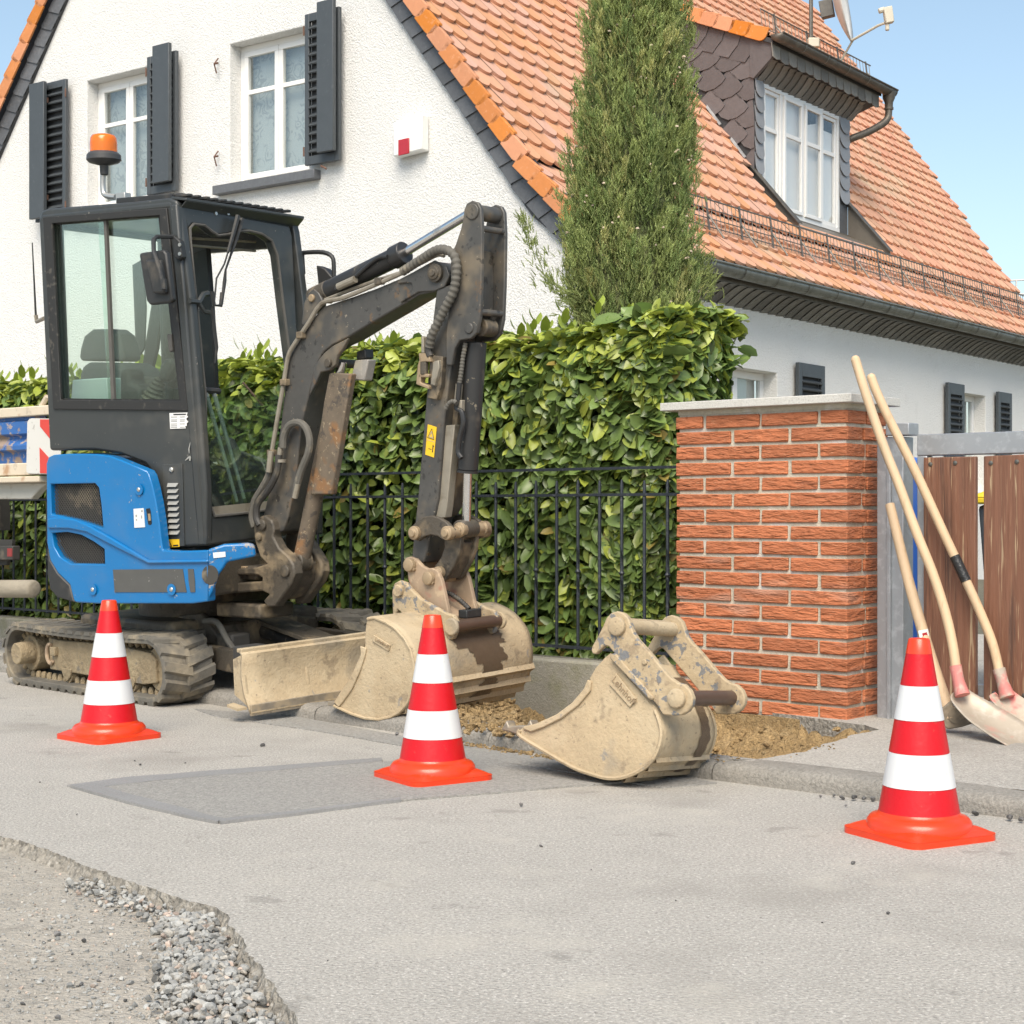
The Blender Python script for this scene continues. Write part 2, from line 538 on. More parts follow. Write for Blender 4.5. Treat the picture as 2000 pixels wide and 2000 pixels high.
mat("arm_dirty", (.085, .072, .055), .55, metal=.15, var=[(9, .3)], bumps=[(60, .003, 4)], layers=[((.31, .24, .15), 7, .51, .14, .7, .9), ((.03, .026, .022), 14, .6, .07, .7, .5)])
mat("rust_plate", (.14, .11, .078), .75, var=[(14, .3)], layers=[((.27, .125, .04), 7, .56, .1, .65, .9), ((.05, .045, .04), 18, .56, .07, .7, .6), ((.42, .34, .22), 50, .6, .06, .5, .9)])
mat("mud_steel", (.42, .33, .21), .85, var=[(5, .2), (1.7, .16), (70, .14)], bumps=[(80, .003, 3), (11, .003, 3)], layers=[((.50, .41, .275), 4, .48, .12, .6), ((.255, .225, .175), 3.1, .58, .07, .6, .6), ((.23, .18, .12), 10, .61, .06, .6), ((.17, .135, .095), 60, .64, .04, .6), ((.19, .20, .205), 12, .67, .03, .55, .5)])
mat("mud_steel_blue", (.415, .325, .205), .8, var=[(9, .25), (60, .15)], bumps=[(60, .003, 3)], layers=[((.25, .19, .125), 16, .55, .08, .65), ((.50, .41, .275), 7, .55, .1, .5), ((.13, .15, .175), 26, .555, .03, .8, .5), ((.17, .135, .095), 60, .63, .04, .6)])
mat("worn_edge", (.30, .26, .205), .5, metal=.4, var=[(14, .3), (60, .2)], layers=[((.44, .35, .23), 9, .52, .1, .7, .9), ((.14, .10, .07), 22, .6, .06, .6)])
mat("wet_mud", (.12, .085, .055), .38, var=[(20, .25)], bumps=[(60, .002, 4)])
mat("hitch_red", (.36, .265, .18), .75, var=[(12, .25)], layers=[((.36, .10, .075), 7, .55, .1, .6, .6), ((.50, .38, .25), 18, .54, .1, .75, .9)])
mat("pin_steel", (.34, .255, .16), .6, metal=.2, var=[(20, .25)], layers=[((.12, .085, .055), 16, .55, .1, .6)])
mat("pin_brown", (.115, .075, .055), .4, metal=.3, var=[(12, .25)])
mat("chrome", (.75, .74, .73), .18, metal=1.0, layers=[((.30, .25, .18), 9, .58, .12, .5, .7)])
mat("barrel_black", (.030, .030, .030), .4, metal=.1, layers=[((.17, .14, .10), 7, .55, .16, .6, .85), ((.33, .28, .2), 34, .66, .04, .6, .9)])
mat("hose_black", (.045, .042, .038), .6, var=[(30, .2)], layers=[((.20, .17, .12), 9, .53, .15, .6, .9)])
mat("hose_sleeve", (.115, .108, .092), .75, var=[(30, .2)], layers=[((.3, .26, .19), 12, .56, .14, .6)])
mat("pipe_grey", (.30, .27, .215), .55, metal=.3, var=[(20, .2)], layers=[((.16, .13, .09), 9, .55, .12, .6)])
mat("rubber_track", (.135, .125, .105), .88, var=[(14, .2)], bumps=[(60, .004, 4)], layers=[((.32, .27, .19), 6, .48, .16, .7), ((.06, .057, .052), 12, .6, .1, .5)])
mat("track_mud", (.30, .235, .145), .95, var=[(12, .25)], bumps=[(40, .014, 5)], layers=[((.42, .335, .21), 6, .5, .15, .7), ((.13, .125, .12), 10, .6, .06, .55)])
mat("sticker_yellow", (.80, .50, .02), .5, var=[(30, .08)])
mat("sticker_white", (.72, .72, .70), .5)
mat("sticker_dark", (.085, .085, .08), .6, var=[(14, .15)], layers=[((.45, .44, .4), 60, .69, .02, .6)])
mat("print_black", (.02, .02, .02), .6)
mat("print_grey", (.32, .32, .31), .6)
mat("bolt_zinc", (.55, .54, .50), .35, metal=.8)
mat("beacon_base", (.05, .05, .05), .45)
mat("seat_grey", (.10, .105, .105), .8, var=[(20, .15)], bumps=[(120, .001, 3)])
mat("seat_dark", (.035, .037, .037), .7)
mat("bellows", (.07, .066, .055), .7, layers=[((.22, .19, .14), 8, .5, .15, .5)])
mat("box_pale", (.50, .58, .57), .6)
mat("galv_pipe", (.48, .48, .46), .4, metal=.7, var=[(20, .15)])
mat("lamp_lens", (.33, .31, .28), .2, layers=[((.45, .40, .30), 14, .5, .15, .6, .8)])
mat("mirror_face", (.6, .62, .63), .05, metal=1)
# truck
mat("truck_cream", (.60, .52, .40), .65, var=[(6, .12)], layers=[((.36, .17, .06), 6, .57, .08, .7, .9), ((.30, .25, .19), 14, .58, .12, .6)])
mat("truck_grey", (.45, .44, .39), .6, var=[(6, .12)], layers=[((.25, .2, .13), 9, .58, .12, .5)])
mat("truck_blue", (.03, .12, .35), .55, var=[(6, .15)], layers=[((.33, .235, .14), 8, .5, .08, .85, .9), ((.5, .36, .2), 24, .58, .06, .6, .9)])
mat("truck_dark", (.04, .038, .034), .7, var=[(9, .2)], layers=[((.2, .17, .12), 7, .55, .15, .5)])
mat("pipe_mud", (.30, .265, .205), .85, var=[(9, .2)], bumps=[(50, .004, 4)])
mat("plate_white", (.62, .61, .57), .5, layers=[((.3, .28, .24), 30, .63, .06, .6)])
mat("plate_red", (.60, .055, .04), .5)
mat("tail_red", (.25, .03, .03), .3)
glass_mat("cab_glass", (.88, .955, .92), .025, .02, .012, (.45, .5, .46))
glass_mat("house_glass", (.95, .965, .96), .005)
glass_mat("dormer_glass", (.97, .975, .975), .01)


def beacon_mat():
    m = mat("beacon_amber", (.95, .22, .01), .12, coat=.6)
    bs = m.node_tree.nodes["Principled BSDF"]
    bs.inputs["Transmission Weight"].default_value = .35
    bs.inputs["IOR"].default_value = 1.3


beacon_mat()

# ================================================================== GROUND
def ico(sub=1):
    bm = bmesh.new(); bmesh.ops.create_icosphere(bm, subdivisions=sub, radius=1.0)
    vs = [v.co.copy() for v in bm.verts]; fs = [tuple(v.index for v in f.verts) for f in bm.faces]
    bm.free(); return vs, fs


ICO1, ICO2 = ico(1), ico(2)


def rock(r, seed, squash=.6, base=ICO2):
    rr = random.Random(seed)
    ax = V((rr.uniform(.75, 1.3), rr.uniform(.7, 1.1), rr.uniform(.5, .8) * squash / .6))
    cuts = [(V((rr.gauss(0, 1), rr.gauss(0, 1), rr.gauss(0, 1))).normalized(), rr.uniform(.42, .8)) for _ in range(9)]
    out = []
    for v in base[0]:
        p = v.copy()
        for n, d in cuts:
            k = p.dot(n)
            if k > d: p -= n * (k - d)
        out.append(V((p.x * ax.x, p.y * ax.y, p.z * ax.z)) * r)
    return out


def colour_mesh(me, cols):
    """cols: one colour for each face"""
    a = me.color_attributes.new("Col", 'FLOAT_COLOR', 'CORNER')
    buf = []
    for p in me.polygons:
        c = cols[p.index]
        buf += [c[0], c[1], c[2], 1.0] * p.loop_total
    a.data.foreach_set("color", buf)


GROUND_Z = -0.031
mb = MB().add([(-700, -500, -.45), (700, -500, -.45), (700, 900, -.45), (-700, 900, -.45)], [(0, 1, 2, 3)])
mb.build("ground", "yard", kind="structure", smooth=0)
mb = MB().add([(-40, -8, GROUND_Z), (.6, -8, GROUND_Z), (.6, 3.2, GROUND_Z), (-40, 30, GROUND_Z)], [(0, 1, 2, 3)])
mb.build("base_layer", "subbase", kind="structure", smooth=0)

edge_px = [(0, 1632), (69, 1650), (181, 1695), (290, 1732), (370, 1761), (427, 1770), (449, 1801), (471, 1837), (482, 1862), (514, 1891), (536, 1927), (569, 1978), (587, 2000)]
edge0 = [V((-3.6, 5.15, 0)), V((-2.2, 4.5, 0))] + [onz(*p) for p in edge_px] + [V((-.16, 2.0, 0)), V((.05, .9, 0)), V((.1, -8, 0))]
edge = []
for i in range(len(edge0) - 1):
    a, b = edge0[i], edge0[i + 1]
    n = max(1, int((b - a).length / .014)) if 1 < i < len(edge0) - 3 else 6
    for k in range(n):
        p = a.lerp(b, k / n)
        d = (b - a).normalized(); pe = V((-d.y, d.x, 0))
        w = .012 * noise.noise(p * 14) + .008 * noise.noise(p * 47)
        edge.append(p + pe * w)
edge.append(edge0[-1])
KP = [V((-40, 48, 0)), V((-1.262, 6.96, 0)), V((.605, 5.025, 0)), V((1.353, 4.373, 0)), V((40, -27, 0))]
kerb_side = [KP[4], KP[3] + V((.02, .02, 0)), KP[2] + V((.02, .02, 0)), KP[1] + V((.02, .02, 0)), KP[0]]
road_poly = edge + [V((10, -40, 0))] + kerb_side + [V((-60, 48, 0)), V((-60, 31, 0))]
mb = MB()
top = [V((p.x, p.y, 0)) for p in road_poly]
tri = tessellate_polygon([top])
mb.add(top, tri)
road = mb.build("road", "asphalt", kind="structure", smooth=0)
mb = MB()
rows = [[p.copy() for p in edge], [], [], []]
for p in edge:
    q, q2, q3 = noise.noise(p * 75), noise.noise(p * 90 + V((4, 1, 7))), noise.noise(p * 40 + V((1, 8, 2)))
    rows[1].append(p + V((-.002 + .006 * q, -.001 + .004 * q2, -.010 + .005 * q3)))
    rows[2].append(p + V((-.007 - .009 * q2, -.004 - .007 * q, -.019 + .006 * q)))
    rows[3].append(p + V((-.014 - .011 * q3, -.010 - .010 * q3, -.032)))
mb.sheet(rows)
mb.build("broken_edge", "asphalt_edge", road, smooth=0)

# the kerb: a rounded stone edge, one metre stones
KP = [V((-7.0, 13.04, 0)), V((-1.262, 6.96, 0)), V((.605, 5.025, 0)), V((1.353, 4.373, 0)), V((5.5, 1.02, 0))]


def along(path, s):
    for i in range(len(path) - 1):
        L = (path[i + 1] - path[i]).length
        if s <= L or i == len(path) - 2:
            d = (path[i + 1] - path[i]).normalized()
            return path[i] + d * s, d
        s -= L


KW, KH, SIDE_Z = .13, .059, .056
k_root = link("kerb", None); tag(k_root, kind="structure")
prof = [(0, -.06), (0, .024), (.004, .038), (.012, .049), (.026, .056), (.045, KH), (.128, KH), (KW, KH - .006), (KW, -.06)]
S_J = (KP[1] - KP[0]).length + .70          # position of one visible joint
s = S_J % 1.0 - 1.0
tot = sum((KP[i + 1] - KP[i]).length for i in range(4))
ki = 0
while s < tot:
    a, b = max(s + .003, 0), min(s + .997, tot)
    s += 1.0
    if b - a < .1: continue
    ki += 1
    n = 6
    rows = []
    jig = rng.uniform(-.004, .004)
    for i in range(n + 1):
        p, d = along(KP, a + (b - a) * i / n)
        nn = V((-d.y, d.x, 0))
        e = .006 if i in (0, n) else 0
        rows.append([p + nn * (t + jig) + V((0, 0, z - e * (z > .02))) for t, z in prof])
    mb = MB().sheet(rows)
    m_ = len(prof)
    mb.f.append(tuple(range(m_))); mb.f.append(tuple(n * m_ + i for i in range(m_)))
    mb.build("kerb_stone", "kerb", k_root, smooth=50)

# darker gutter strip and the square repair patch
def sheet_px(name, pts, z, material, kind="structure"):
    pp = [onz(x, y, 0) + V((0, 0, z)) for x, y in pts]
    # densify with a slightly ragged outline
    out = []
    for i in range(len(pp)):
        a, b = pp[i], pp[(i + 1) % len(pp)]
        n = max(1, int((b - a).length / .03))
        for k in range(n):
            p = a.lerp(b, k / n)
            out.append(p + V((noise.noise(p * 9), noise.noise(p * 9 + V((5, 5, 5))), 0)) * .006)
    m_ = MB(); m_.prism(out, V((0, 0, -.02)))
    return m_.build(name, material, smooth=0, kind=kind)


sheet_px("gutter_strip", [(380, 1386), (568, 1399), (790, 1440), (1000, 1473), (1400, 1531), (1290, 1540), (1130, 1512), (1000, 1493), (850, 1470), (640, 1432), (420, 1400)], .004, "asphalt_dark")
sheet_px("road_patch", [(136, 1539), (420, 1516), (745, 1491), (890, 1476), (1010, 1497), (1220, 1530), (1000, 1548), (780, 1566), (600, 1588), (424, 1607), (300, 1578)], .006, "asphalt_dark")
sheet_px("seal_strip", [(130, 1538), (250, 1522), (745, 1484), (745, 1491), (300, 1529), (200, 1541)], .008, "seal")
sheet_px("seal_strip", [(136, 1539), (200, 1541), (330, 1576), (440, 1604), (424, 1610), (290, 1582)], .0085, "seal")
sheet_px("seal_strip", [(424, 1606), (600, 1586), (780, 1563), (782, 1567), (600, 1591), (430, 1611)], .009, "seal")
# pavement with the dug trench; trench outline (photo positions on the pavement plane)
hole_px = [(860, 1398), (905, 1412), (960, 1424), (1010, 1432), (1080, 1444), (1150, 1452), (1230, 1462), (1310, 1473), (1400, 1482), (1450, 1486), (1490, 1481), (1521, 1475), (1560, 1470), (1586, 1462), (1617, 1450), (1640, 1446), (1664, 1435), (1698, 1429), (1716, 1424), (1690, 1416), (1655, 1412), (1560, 1398), (1470, 1388), (1380, 1378), (1310, 1366), (1180, 1349), (1050, 1340), (950, 1334), (870, 1345)]
hole0 = [onz(x, y, SIDE_Z) for x, y in hole_px]
hole = []
for i in range(len(hole0)):
    a, b = hole0[i], hole0[(i + 1) % len(hole0)]
    n = max(1, int((b - a).length / .02))
    for k in range(n):
        p = a.lerp(b, k / n)
        q = .014 if i < 19 else .003
        hole.append(p + V((noise.noise(p * 22), noise.noise(p * 22 + V((9, 3, 1))), 0)) * q)
kin = []
for s in [i * .25 for i in range(int(tot / .25))]:
    p, d = along(KP, s)
    kin.append(p + V((-d.y, d.x, 0)) * KW + V((0, 0, SIDE_Z)))
pav = kin + [V((9, 2, SIDE_Z)), V((12, 9, SIDE_Z)), V((4.4, 9.2, SIDE_Z)), V((-5.5, 16.2, SIDE_Z))]
mb = MB()
flat = pav + hole
mb.add(flat, tessellate_polygon([pav, hole]))
pavement = mb.build("pavement", "asphalt", kind="structure", smooth=0)
mb = MB()
n = len(hole)
rows = [[p.copy() for p in hole + hole[:1]], [p + V((0, 0, -.03)) for p in hole + hole[:1]], [p + V((.004 * noise.noise(p * 40), .004 * noise.noise(p * 33), -.07)) for p in hole + hole[:1]]]
mb.sheet(rows)
mb.build("broken_edge", "asphalt_edge", pavement, smooth=0)

# soil in the trench
hc = sum(hole0, V((0, 0, 0))) / len(hole0)


def seg_dist(p, poly):
    d = 9
    for i in range(len(poly)):
        a, b = poly[i], poly[(i + 1) % len(poly)]
        ab = b - a; t = max(0, min(1, (p - a).dot(ab) / ab.length_squared))
        d = min(d, (a + ab * t - p).length)
    return d


kd = (KP[2] - KP[1]).normalized(); kn = V((-kd.y, kd.x, 0))
hole_flat = [V((p.x, p.y, 0)) for p in hole0]


def soil_z(p):
    p = V((p.x, p.y, 0))
    dd = seg_dist(p, hole_flat)
    big = noise.fractal(p * 4.2, 1.0, 2.0, 4) * .05
    fine = noise.fractal(p * 26, .7, 2.0, 4) * .036
    z = SIDE_Z - .035 - .17 * min(1, dd / .2) ** 1.1 + big + fine
    sx, tx = (p - KP[1]).dot(kd), (p - KP[1]).dot(kn)
    z += .20 * math.exp(-((sx - 1.75) / .22) ** 2) * math.exp(-((tx - .62) / .22) ** 2)   # heap of earth under the digging bucket
    return min(z, SIDE_Z + .09) if sx < 2.2 else min(z, SIDE_Z - .012)


rows = []
NS, NT = 120, 56
for j in range(NT + 1):
    r = []
    for i in range(NS + 1):
        p = KP[1] + kd * (.5 + 2.75 * i / NS) + kn * (.10 + 1.35 * j / NT)
        r.append(V((p.x, p.y, soil_z(p))))
    rows.append(r)
MB().sheet(rows).build("trench_soil", "soil", smooth=60, kind="structure")

# clods of earth: on the kerb and in the gutter
mb = MB()


def clods(n, fn, rmin, rmax, seed):
    rr = random.Random(seed)
    for i in range(n):
        p = fn(rr)
        r = rr.uniform(rmin, rmax) * rr.uniform(.5, 1)
        rot = Matrix.Rotation(rr.uniform(0, 6.28), 3, 'Z')
        b = ICO1 if r < .008 else ICO2
        vs = [rot @ v for v in rock(r, rr.random(), .6, b)]
        for v in vs: v += noise.noise_vector(v * 90 + p * 7) * r * .35
        mb.add([v + p + V((0, 0, r * .3)) for v in vs], b[1])


def on_kerb(rr):
    x = rr.uniform(868, 1010) + rr.gauss(0, 14)
    return onz(x, rr.triangular(1362, 1440, 1408) + (x - 940) * .10, SIDE_Z)


clods(420, on_kerb, .006, .026, 3)
clods(260, lambda rr: (lambda x: onz(x, 1452 + (x - 900) * .155 + rr.gauss(0, 4), .0))(rr.uniform(905, 1100)), .003, .013, 4)
clods(90, lambda rr: (lambda x: onz(x, 1478 + (x - 1400) * -.10 + rr.gauss(0, 6), SIDE_Z))(rr.uniform(1390, 1640)), .003, .009, 5)
def in_trench(rr):
    while True:
        p = onz(rr.uniform(1360, 1660), rr.uniform(1395, 1482), SIDE_Z - .05) if rr.random() < .7 else onz(rr.uniform(900, 1110), rr.uniform(1345, 1420), SIDE_Z - .03)
        if seg_dist(V((p.x, p.y, 0)), hole_flat) > .03:
            return V((p.x, p.y, soil_z(p) - .002))


clods(700, in_trench, .004, .022, 9)
mb.build("soil_clods", "soil", smooth=50, kind="stuff", label="crumbly yellow brown earth spilled over the kerb beside the trench", cat="soil")

# gravel along the broken asphalt edge
mb = MB(); cols = []
rr = random.Random(11)
seg = [(edge0[i], edge0[i + 1]) for i in range(2, len(edge0) - 3)]


def add_stone(p, r, seed, c):
    rot = Matrix.Rotation(rr.uniform(0, 6.28), 3, 'Z') @ Matrix.Rotation(rr.uniform(-.5, .5), 3, 'X')
    b = ICO2 if r > .006 else ICO1
    vs = [rot @ v + p for v in rock(r, seed, .7, b)]
    mb.add(vs, b[1]); cols.extend([c] * len(b[1]))


def stone_col():
    k = rr.random()
    g = rr.uniform(.2, .42)
    if k < .07: return (g * 1.35, g * 1.08, g * .9)
    if k < .14: return (g * 1.2, g * 1.1, g * .95)
    if k < .2: return (g * .4, g * .4, g * .38)
    return (g, g * 1.0, g * .95)


for i in range(3600):
    a, b = rr.choice(seg[2:] + seg[5:])
    p = a.lerp(b, rr.random())
    d = (b - a).normalized(); pe = V((d.y, -d.x, 0))
    wid = .045 + .13 * max(0, min(1, (4.0 - p.y) / 1.2))
    p = p + pe * (abs(rr.triangular(0, wid * 1.25, wid * .35)) + .006)
    r = rr.triangular(.0022, .0135, .0045) * (.75 if p.y > 3.4 else 1)
    p.z = GROUND_Z + r * .35 + rr.uniform(0, .016) * (1 if r > .006 else .3)
    add_stone(p, r, i, stone_col())
for i in range(260):
    x = rr.uniform(60, 430); p = onz(x, 1735 + (x - 60) * .45 + rr.uniform(-20, 190), GROUND_Z)
    if p.x > -.34 - (p.y - 2.62) * .62: continue
    r = rr.triangular(.003, .009, .004)
    add_stone(p + V((0, 0, r * .3)), r, i + 9000, stone_col())
for i in range(2200):
    x, y = rr.uniform(-5, 470), rr.uniform(1660, 2000)
    p = onz(x, y, GROUND_Z)
    r = rr.triangular(.0010, .0055, .0015)
    add_stone(p + V((0, 0, r * .3)), r, i + 5000, stone_col())
g = mb.build("gravel", "gravel", smooth=18, kind="stuff", label="loose grey gravel along the broken asphalt edge", cat="gravel")
colour_mesh(g.data, cols)

# single dark stones
PEB = [MB().add(rock(1.0, 40 + i, .7), ICO2[1]).mesh("pebble") for i in range(5)]
for me in PEB: setmat(me, "pebble"); shade(me, 30)


def pebble(px, py, wpx, z, label, group, i):
    p = onz(px, py, z)
    r = wpx * p.y / FPX * .5
    inst("pebble", PEB[i % 5], None, Matrix.Translation(p + V((0, 0, r * .45))) @ Matrix.Rotation(i * 1.3, 4, 'Z') @ Matrix.Diagonal((r, r, r, 1)))
    o = scn.collection.objects[-1]
    return tag(o, label, "stone", group)


for i, (x, y, w) in enumerate([(513, 1458, 13), (274, 1495, 8), (263, 1487, 6), (362, 1491, 7), (1057, 1654, 10), (1666, 1688, 13), (1735, 1786, 11), (78, 1529, 6), (150, 1592, 7), (1606, 1803, 6), (640, 1877, 5), (1155, 1700, 5), (1320, 1760, 6)]):
    pebble(x, y, w, 0, "small dark stone lying loose on the asphalt road", "loose stones on the road", i)
for i, (x, y, w) in enumerate([(1603, 1557, 10), (1629, 1556, 12), (1645, 1560, 14), (1668, 1561, 17), (1688, 1563, 14), (1705, 1564, 17), (1652, 1575, 9), (1905, 1591, 17), (1972, 1601, 20), (1996, 1605, 18), (1018, 1574, 13), (775, 1436, 14)]):
    pebble(x, y, w, .004, "grey stone chip lying in the gutter along the kerb", "stone chips in the gutter", i + 2)
for i, (x, y, w) in enumerate([(112, 1829, 19), (164, 1841, 16), (159, 1926, 18), (193, 1918, 12), (304, 1913, 20), (245, 1957, 12), (113, 1992, 20), (141, 1865, 10), (45, 1963, 14), (216, 1908, 10)]):
    pebble(x, y, w, GROUND_Z, "dark stone on the bare base layer beside the gravel", "stones on the base layer", i + 1)

# ================================================================== HOUSE
HA = V((-.802, .597, 0)).normalized(); HB = V((.597, .802, 0)).normalized(); HE = V((.44, 12.5, 0))


def hw(a, b, z):
    """a: along the gable to the left, b: along the eaves to the right and away, z: up"""
    return HE + HA * a + HB * b + V((0, 0, z))


RS, A_K, Z_K, A_R = 1.30, .27, 3.43, 4.25          # slope, kink, ridge
A_E = -.2; RS0 = (Z_K - 2.96) / (A_K - A_E)


def zr(a):
    return Z_K + RS * (a - A_K) if a > A_K else Z_K + RS0 * (a - A_K)


def bfar(a):
    return 11.25 + .42 * max(0, a - .4)


house = thing("house", hw(4.25, 5, 0), "white stucco house with salmon tiled roof, slate trim and dormer", "house")

# --- gable wall with two window openings
W2 = (2.78, 3.76, 3.77, 5.04); W1 = (4.80, 5.75, 3.74, 5.02)
WB = .05


def gz(a):      # underside of the slates along the verge
    x = a if a <= A_R else 2 * A_R - a
    return zr(x) - .30


prof = [(.06, -.2), (.06, 2.75)] + [(a, gz(a)) for a in (.1, .27, .6, 2, A_R, 2 * A_R - 2, 2 * A_R - .6, 2 * A_R - .27)] + [(2 * A_R - .06, 2.75), (2 * A_R - .06, -.2)]
holes = [[hw(a, WB, z) for a, z in ((w[0], w[2]), (w[1], w[2]), (w[1], w[3]), (w[0], w[3]))] for w in (W1, W2)]
MB().prism([hw(a, WB, z) for a, z in prof], HB * .22, holes).build("gable_wall", "stucco", house, bevel=.008, seg=2, smooth=0)


def rect(m, a0, a1, z0, z1, b0, b1):
    """box in house axes"""
    m.box(hw((a0 + a1) / 2, (b0 + b1) / 2, (z0 + z1) / 2), HA * (a1 - a0) / 2, HB * (b1 - b0) / 2, ZUP * (z1 - z0) / 2)
    return m


def curtain_mat():
    m = bpy.data.materials.new("lace"); m.use_nodes = True
    N, L = m.node_tree.nodes, m.node_tree.links
    bs = N["Principled BSDF"]; bs.inputs["Roughness"].default_value = .9
    geo = N.new("ShaderNodeNewGeometry")
    nz = N.new("ShaderNodeTexNoise"); nz.inputs["Scale"].default_value = 6; L.new(geo.outputs["Position"], nz.inputs[0])
    mx = N.new("ShaderNodeVectorMath"); mx.operation = 'MULTIPLY_ADD'; mx.inputs[1].default_value = (.22, .22, .22)
    L.new(nz.outputs["Color"], mx.inputs[0]); L.new(geo.outputs["Position"], mx.inputs[2])
    vo = N.new("ShaderNodeTexVoronoi"); vo.inputs["Scale"].default_value = 9; vo.feature = 'F1'; L.new(mx.outputs[0], vo.inputs["Vector"])
    si = N.new("ShaderNodeMath"); si.operation = 'SINE'
    mu = N.new("ShaderNodeMath"); mu.operation = 'MULTIPLY'; mu.inputs[1].default_value = 17; L.new(vo.outputs["Distance"], mu.inputs[0]); L.new(mu.outputs[0], si.inputs[0])
    big = N.new("ShaderNodeTexNoise"); big.inputs["Scale"].default_value = 4.5; L.new(geo.outputs["Position"], big.inputs[0])
    m3 = N.new("ShaderNodeMath"); m3.operation = 'MULTIPLY'; L.new(si.outputs[0], m3.inputs[0])
    rp = N.new("ShaderNodeMapRange"); rp.inputs[1].default_value = .42; rp.inputs[2].default_value = .56; L.new(big.outputs["Fac"], rp.inputs[0]); L.new(rp.outputs[0], m3.inputs[1])
    cr = N.new("ShaderNodeValToRGB"); cr.color_ramp.elements[0].position = .0; cr.color_ramp.elements[0].color = (.40, .435, .43, 1)
    cr.color_ramp.elements[1].position = .55; cr.color_ramp.elements[1].color = (.30, .328, .324, 1)
    L.new(m3.outputs[0], cr.inputs[0]); L.new(cr.outputs[0], bs.inputs["Base Color"])
    M["lace"] = m


curtain_mat()


def gable_window(w):
    a0, a1, z0, z1 = w
    win = link("window", None, house, hw((a0 + a1) / 2, .2, z0))
    b0, b1 = .185, .235
    fr = MB(); ft = .055
    rect(fr, a0, a1, z0, z0 + ft, b0, b1); rect(fr, a0, a1, z1 - ft, z1, b0, b1)
    rect(fr, a0, a0 + ft, z0 + ft, z1 - ft, b0, b1); rect(fr, a1 - ft, a1, z0 + ft, z1 - ft, b0, b1)
    fr.build("window_frame", "window_white", win, bevel=.004)
    am = (a0 + a1) / 2
    zt = z0 + (z1 - z0) * .665
    for s0, s1 in ((a0 + ft, am), (am, a1 - ft)):
        sa = MB(); st = .05; e = .002
        rect(sa, s0 + e, s1 - e, z0 + ft + e, z0 + ft + st, b0 - .012, b1 - .02); rect(sa, s0 + e, s1 - e, z1 - ft - st, z1 - ft - e, b0 - .012, b1 - .02)
        rect(sa, s0 + e, s0 + st, z0 + ft + st, z1 - ft - st, b0 - .012, b1 - .02); rect(sa, s1 - st, s1 - e, z0 + ft + st, z1 - ft - st, b0 - .012, b1 - .02)
        sa.build("sash", "window_white", win, bevel=.004)
        rect(MB(), s0 + st, s1 - st, zt - .02, zt + .02, b0 - .004, b0 + .024).build("glazing_bar", "window_white", win, bevel=.003)
        for q0, q1 in ((z0 + ft + st, zt - .02), (zt + .02, z1 - ft - st)):
            rect(MB(), s0 + st, s1 - st, q0, q1, b0 + .008, b0 + .012).build("pane", "house_glass", win, smooth=0)
    MB().add([hw(a0, b1 + .04, z0), hw(a1, b1 + .04, z0), hw(a1, b1 + .04, z1), hw(a0, b1 + .04, z1)], [(0, 1, 2, 3)]).build("lace_curtain", "lace", win, smooth=0)
    # sill
    m_ = MB(); rect(m_, a0 - .14, a1 + .14, z0 - .085, z0 - .004, -.035, .2)
    m_.build("window_sill", "slate", house, bevel=.006)


gable_window(W1); gable_window(W2)


def shutter(a_h, wid, z0, z1, side, lean=12, half=True, fold=None):
    """louvred shutter standing open against the gable, hinged at a_h; side=+1 opens to larger a"""
    sh = link("shutter", None, house, hw(a_h, 0, z0))
    A_ = HA * side
    # the folded pair: a louvred leaf on the wall, a plain leaf folded over its outer part
    y0 = -.045

    def pt(x, y, z): return hw(a_h, 0, z) + A_ * x + HB * (y)
    def bx(m, x0, x1, z_0, z_1, y_0, y_1):
        m.box(pt((x0 + x1) / 2, (y_0 + y_1) / 2, (z_0 + z_1) / 2), A_ * (x1 - x0) / 2, HB * (y_1 - y_0) / 2, ZUP * (z_1 - z_0) / 2); return m
    st = .05
    fr = MB()
    bx(fr, 0, st, z0, z1, y0, y0 + .035); bx(fr, wid - st, wid, z0, z1, y0, y0 + .035)
    bx(fr, st, wid - st, z1 - .07, z1, y0, y0 + .035); bx(fr, st, wid - st, z0, z0 + .075, y0, y0 + .035)
    fr.build("shutter_frame", "shutter", sh, bevel=.004)
    nsl = 15
    for i in range(nsl):
        zc = z0 + .085 + (z1 - z0 - .165) * (i + .5) / nsl
        m_ = MB()
        m_.box(pt(wid / 2, y0 + .016, zc), A_ * (wid / 2 - st + .002), HB * .020 + ZUP * .018, ZUP * .0045 - HB * .004)
        m_.build("slat", "shutter", sh, smooth=0)
    MB().add([pt(st, y0 + .036, z0), pt(wid - st, y0 + .036, z0), pt(wid - st, y0 + .036, z1), pt(st, y0 + .036, z1)], [(0, 1, 2, 3)]).build("backing", "board_dark", sh, smooth=0)
    if fold:
        f0, f1, dz = fold
        bx(MB(), f0, f1, z0 + .05 + dz, z1 + .03 + dz, y0 - .075, y0 - .035).build("folded_leaf", "shutter", sh, bevel=.005)
        for zz in (z0 + .2, z1 - .2):
            bx(MB(), f0 + .02, f0 + .05, zz, zz + .05, y0 - .036, y0 - .001).build("hinge", "shutter_hook", sh)
    # rusty stay hook
    c = pt(wid * .6, y0 - .02, z0 - .03)
    MB().tube([c + A_ * -.03, c + ZUP * -.015, c + A_ * .05 + ZUP * -.04 - HB * .02], .009, 6).build("stay_hook", "shutter_hook", sh)
    for zz in (z0 + .12, z1 - .14):
        c = pt(-.006, y0 - .004, zz)
        MB().tube([c - ZUP * .04, c + ZUP * .04], .008, 6).build("hinge", "shutter_hook", sh)


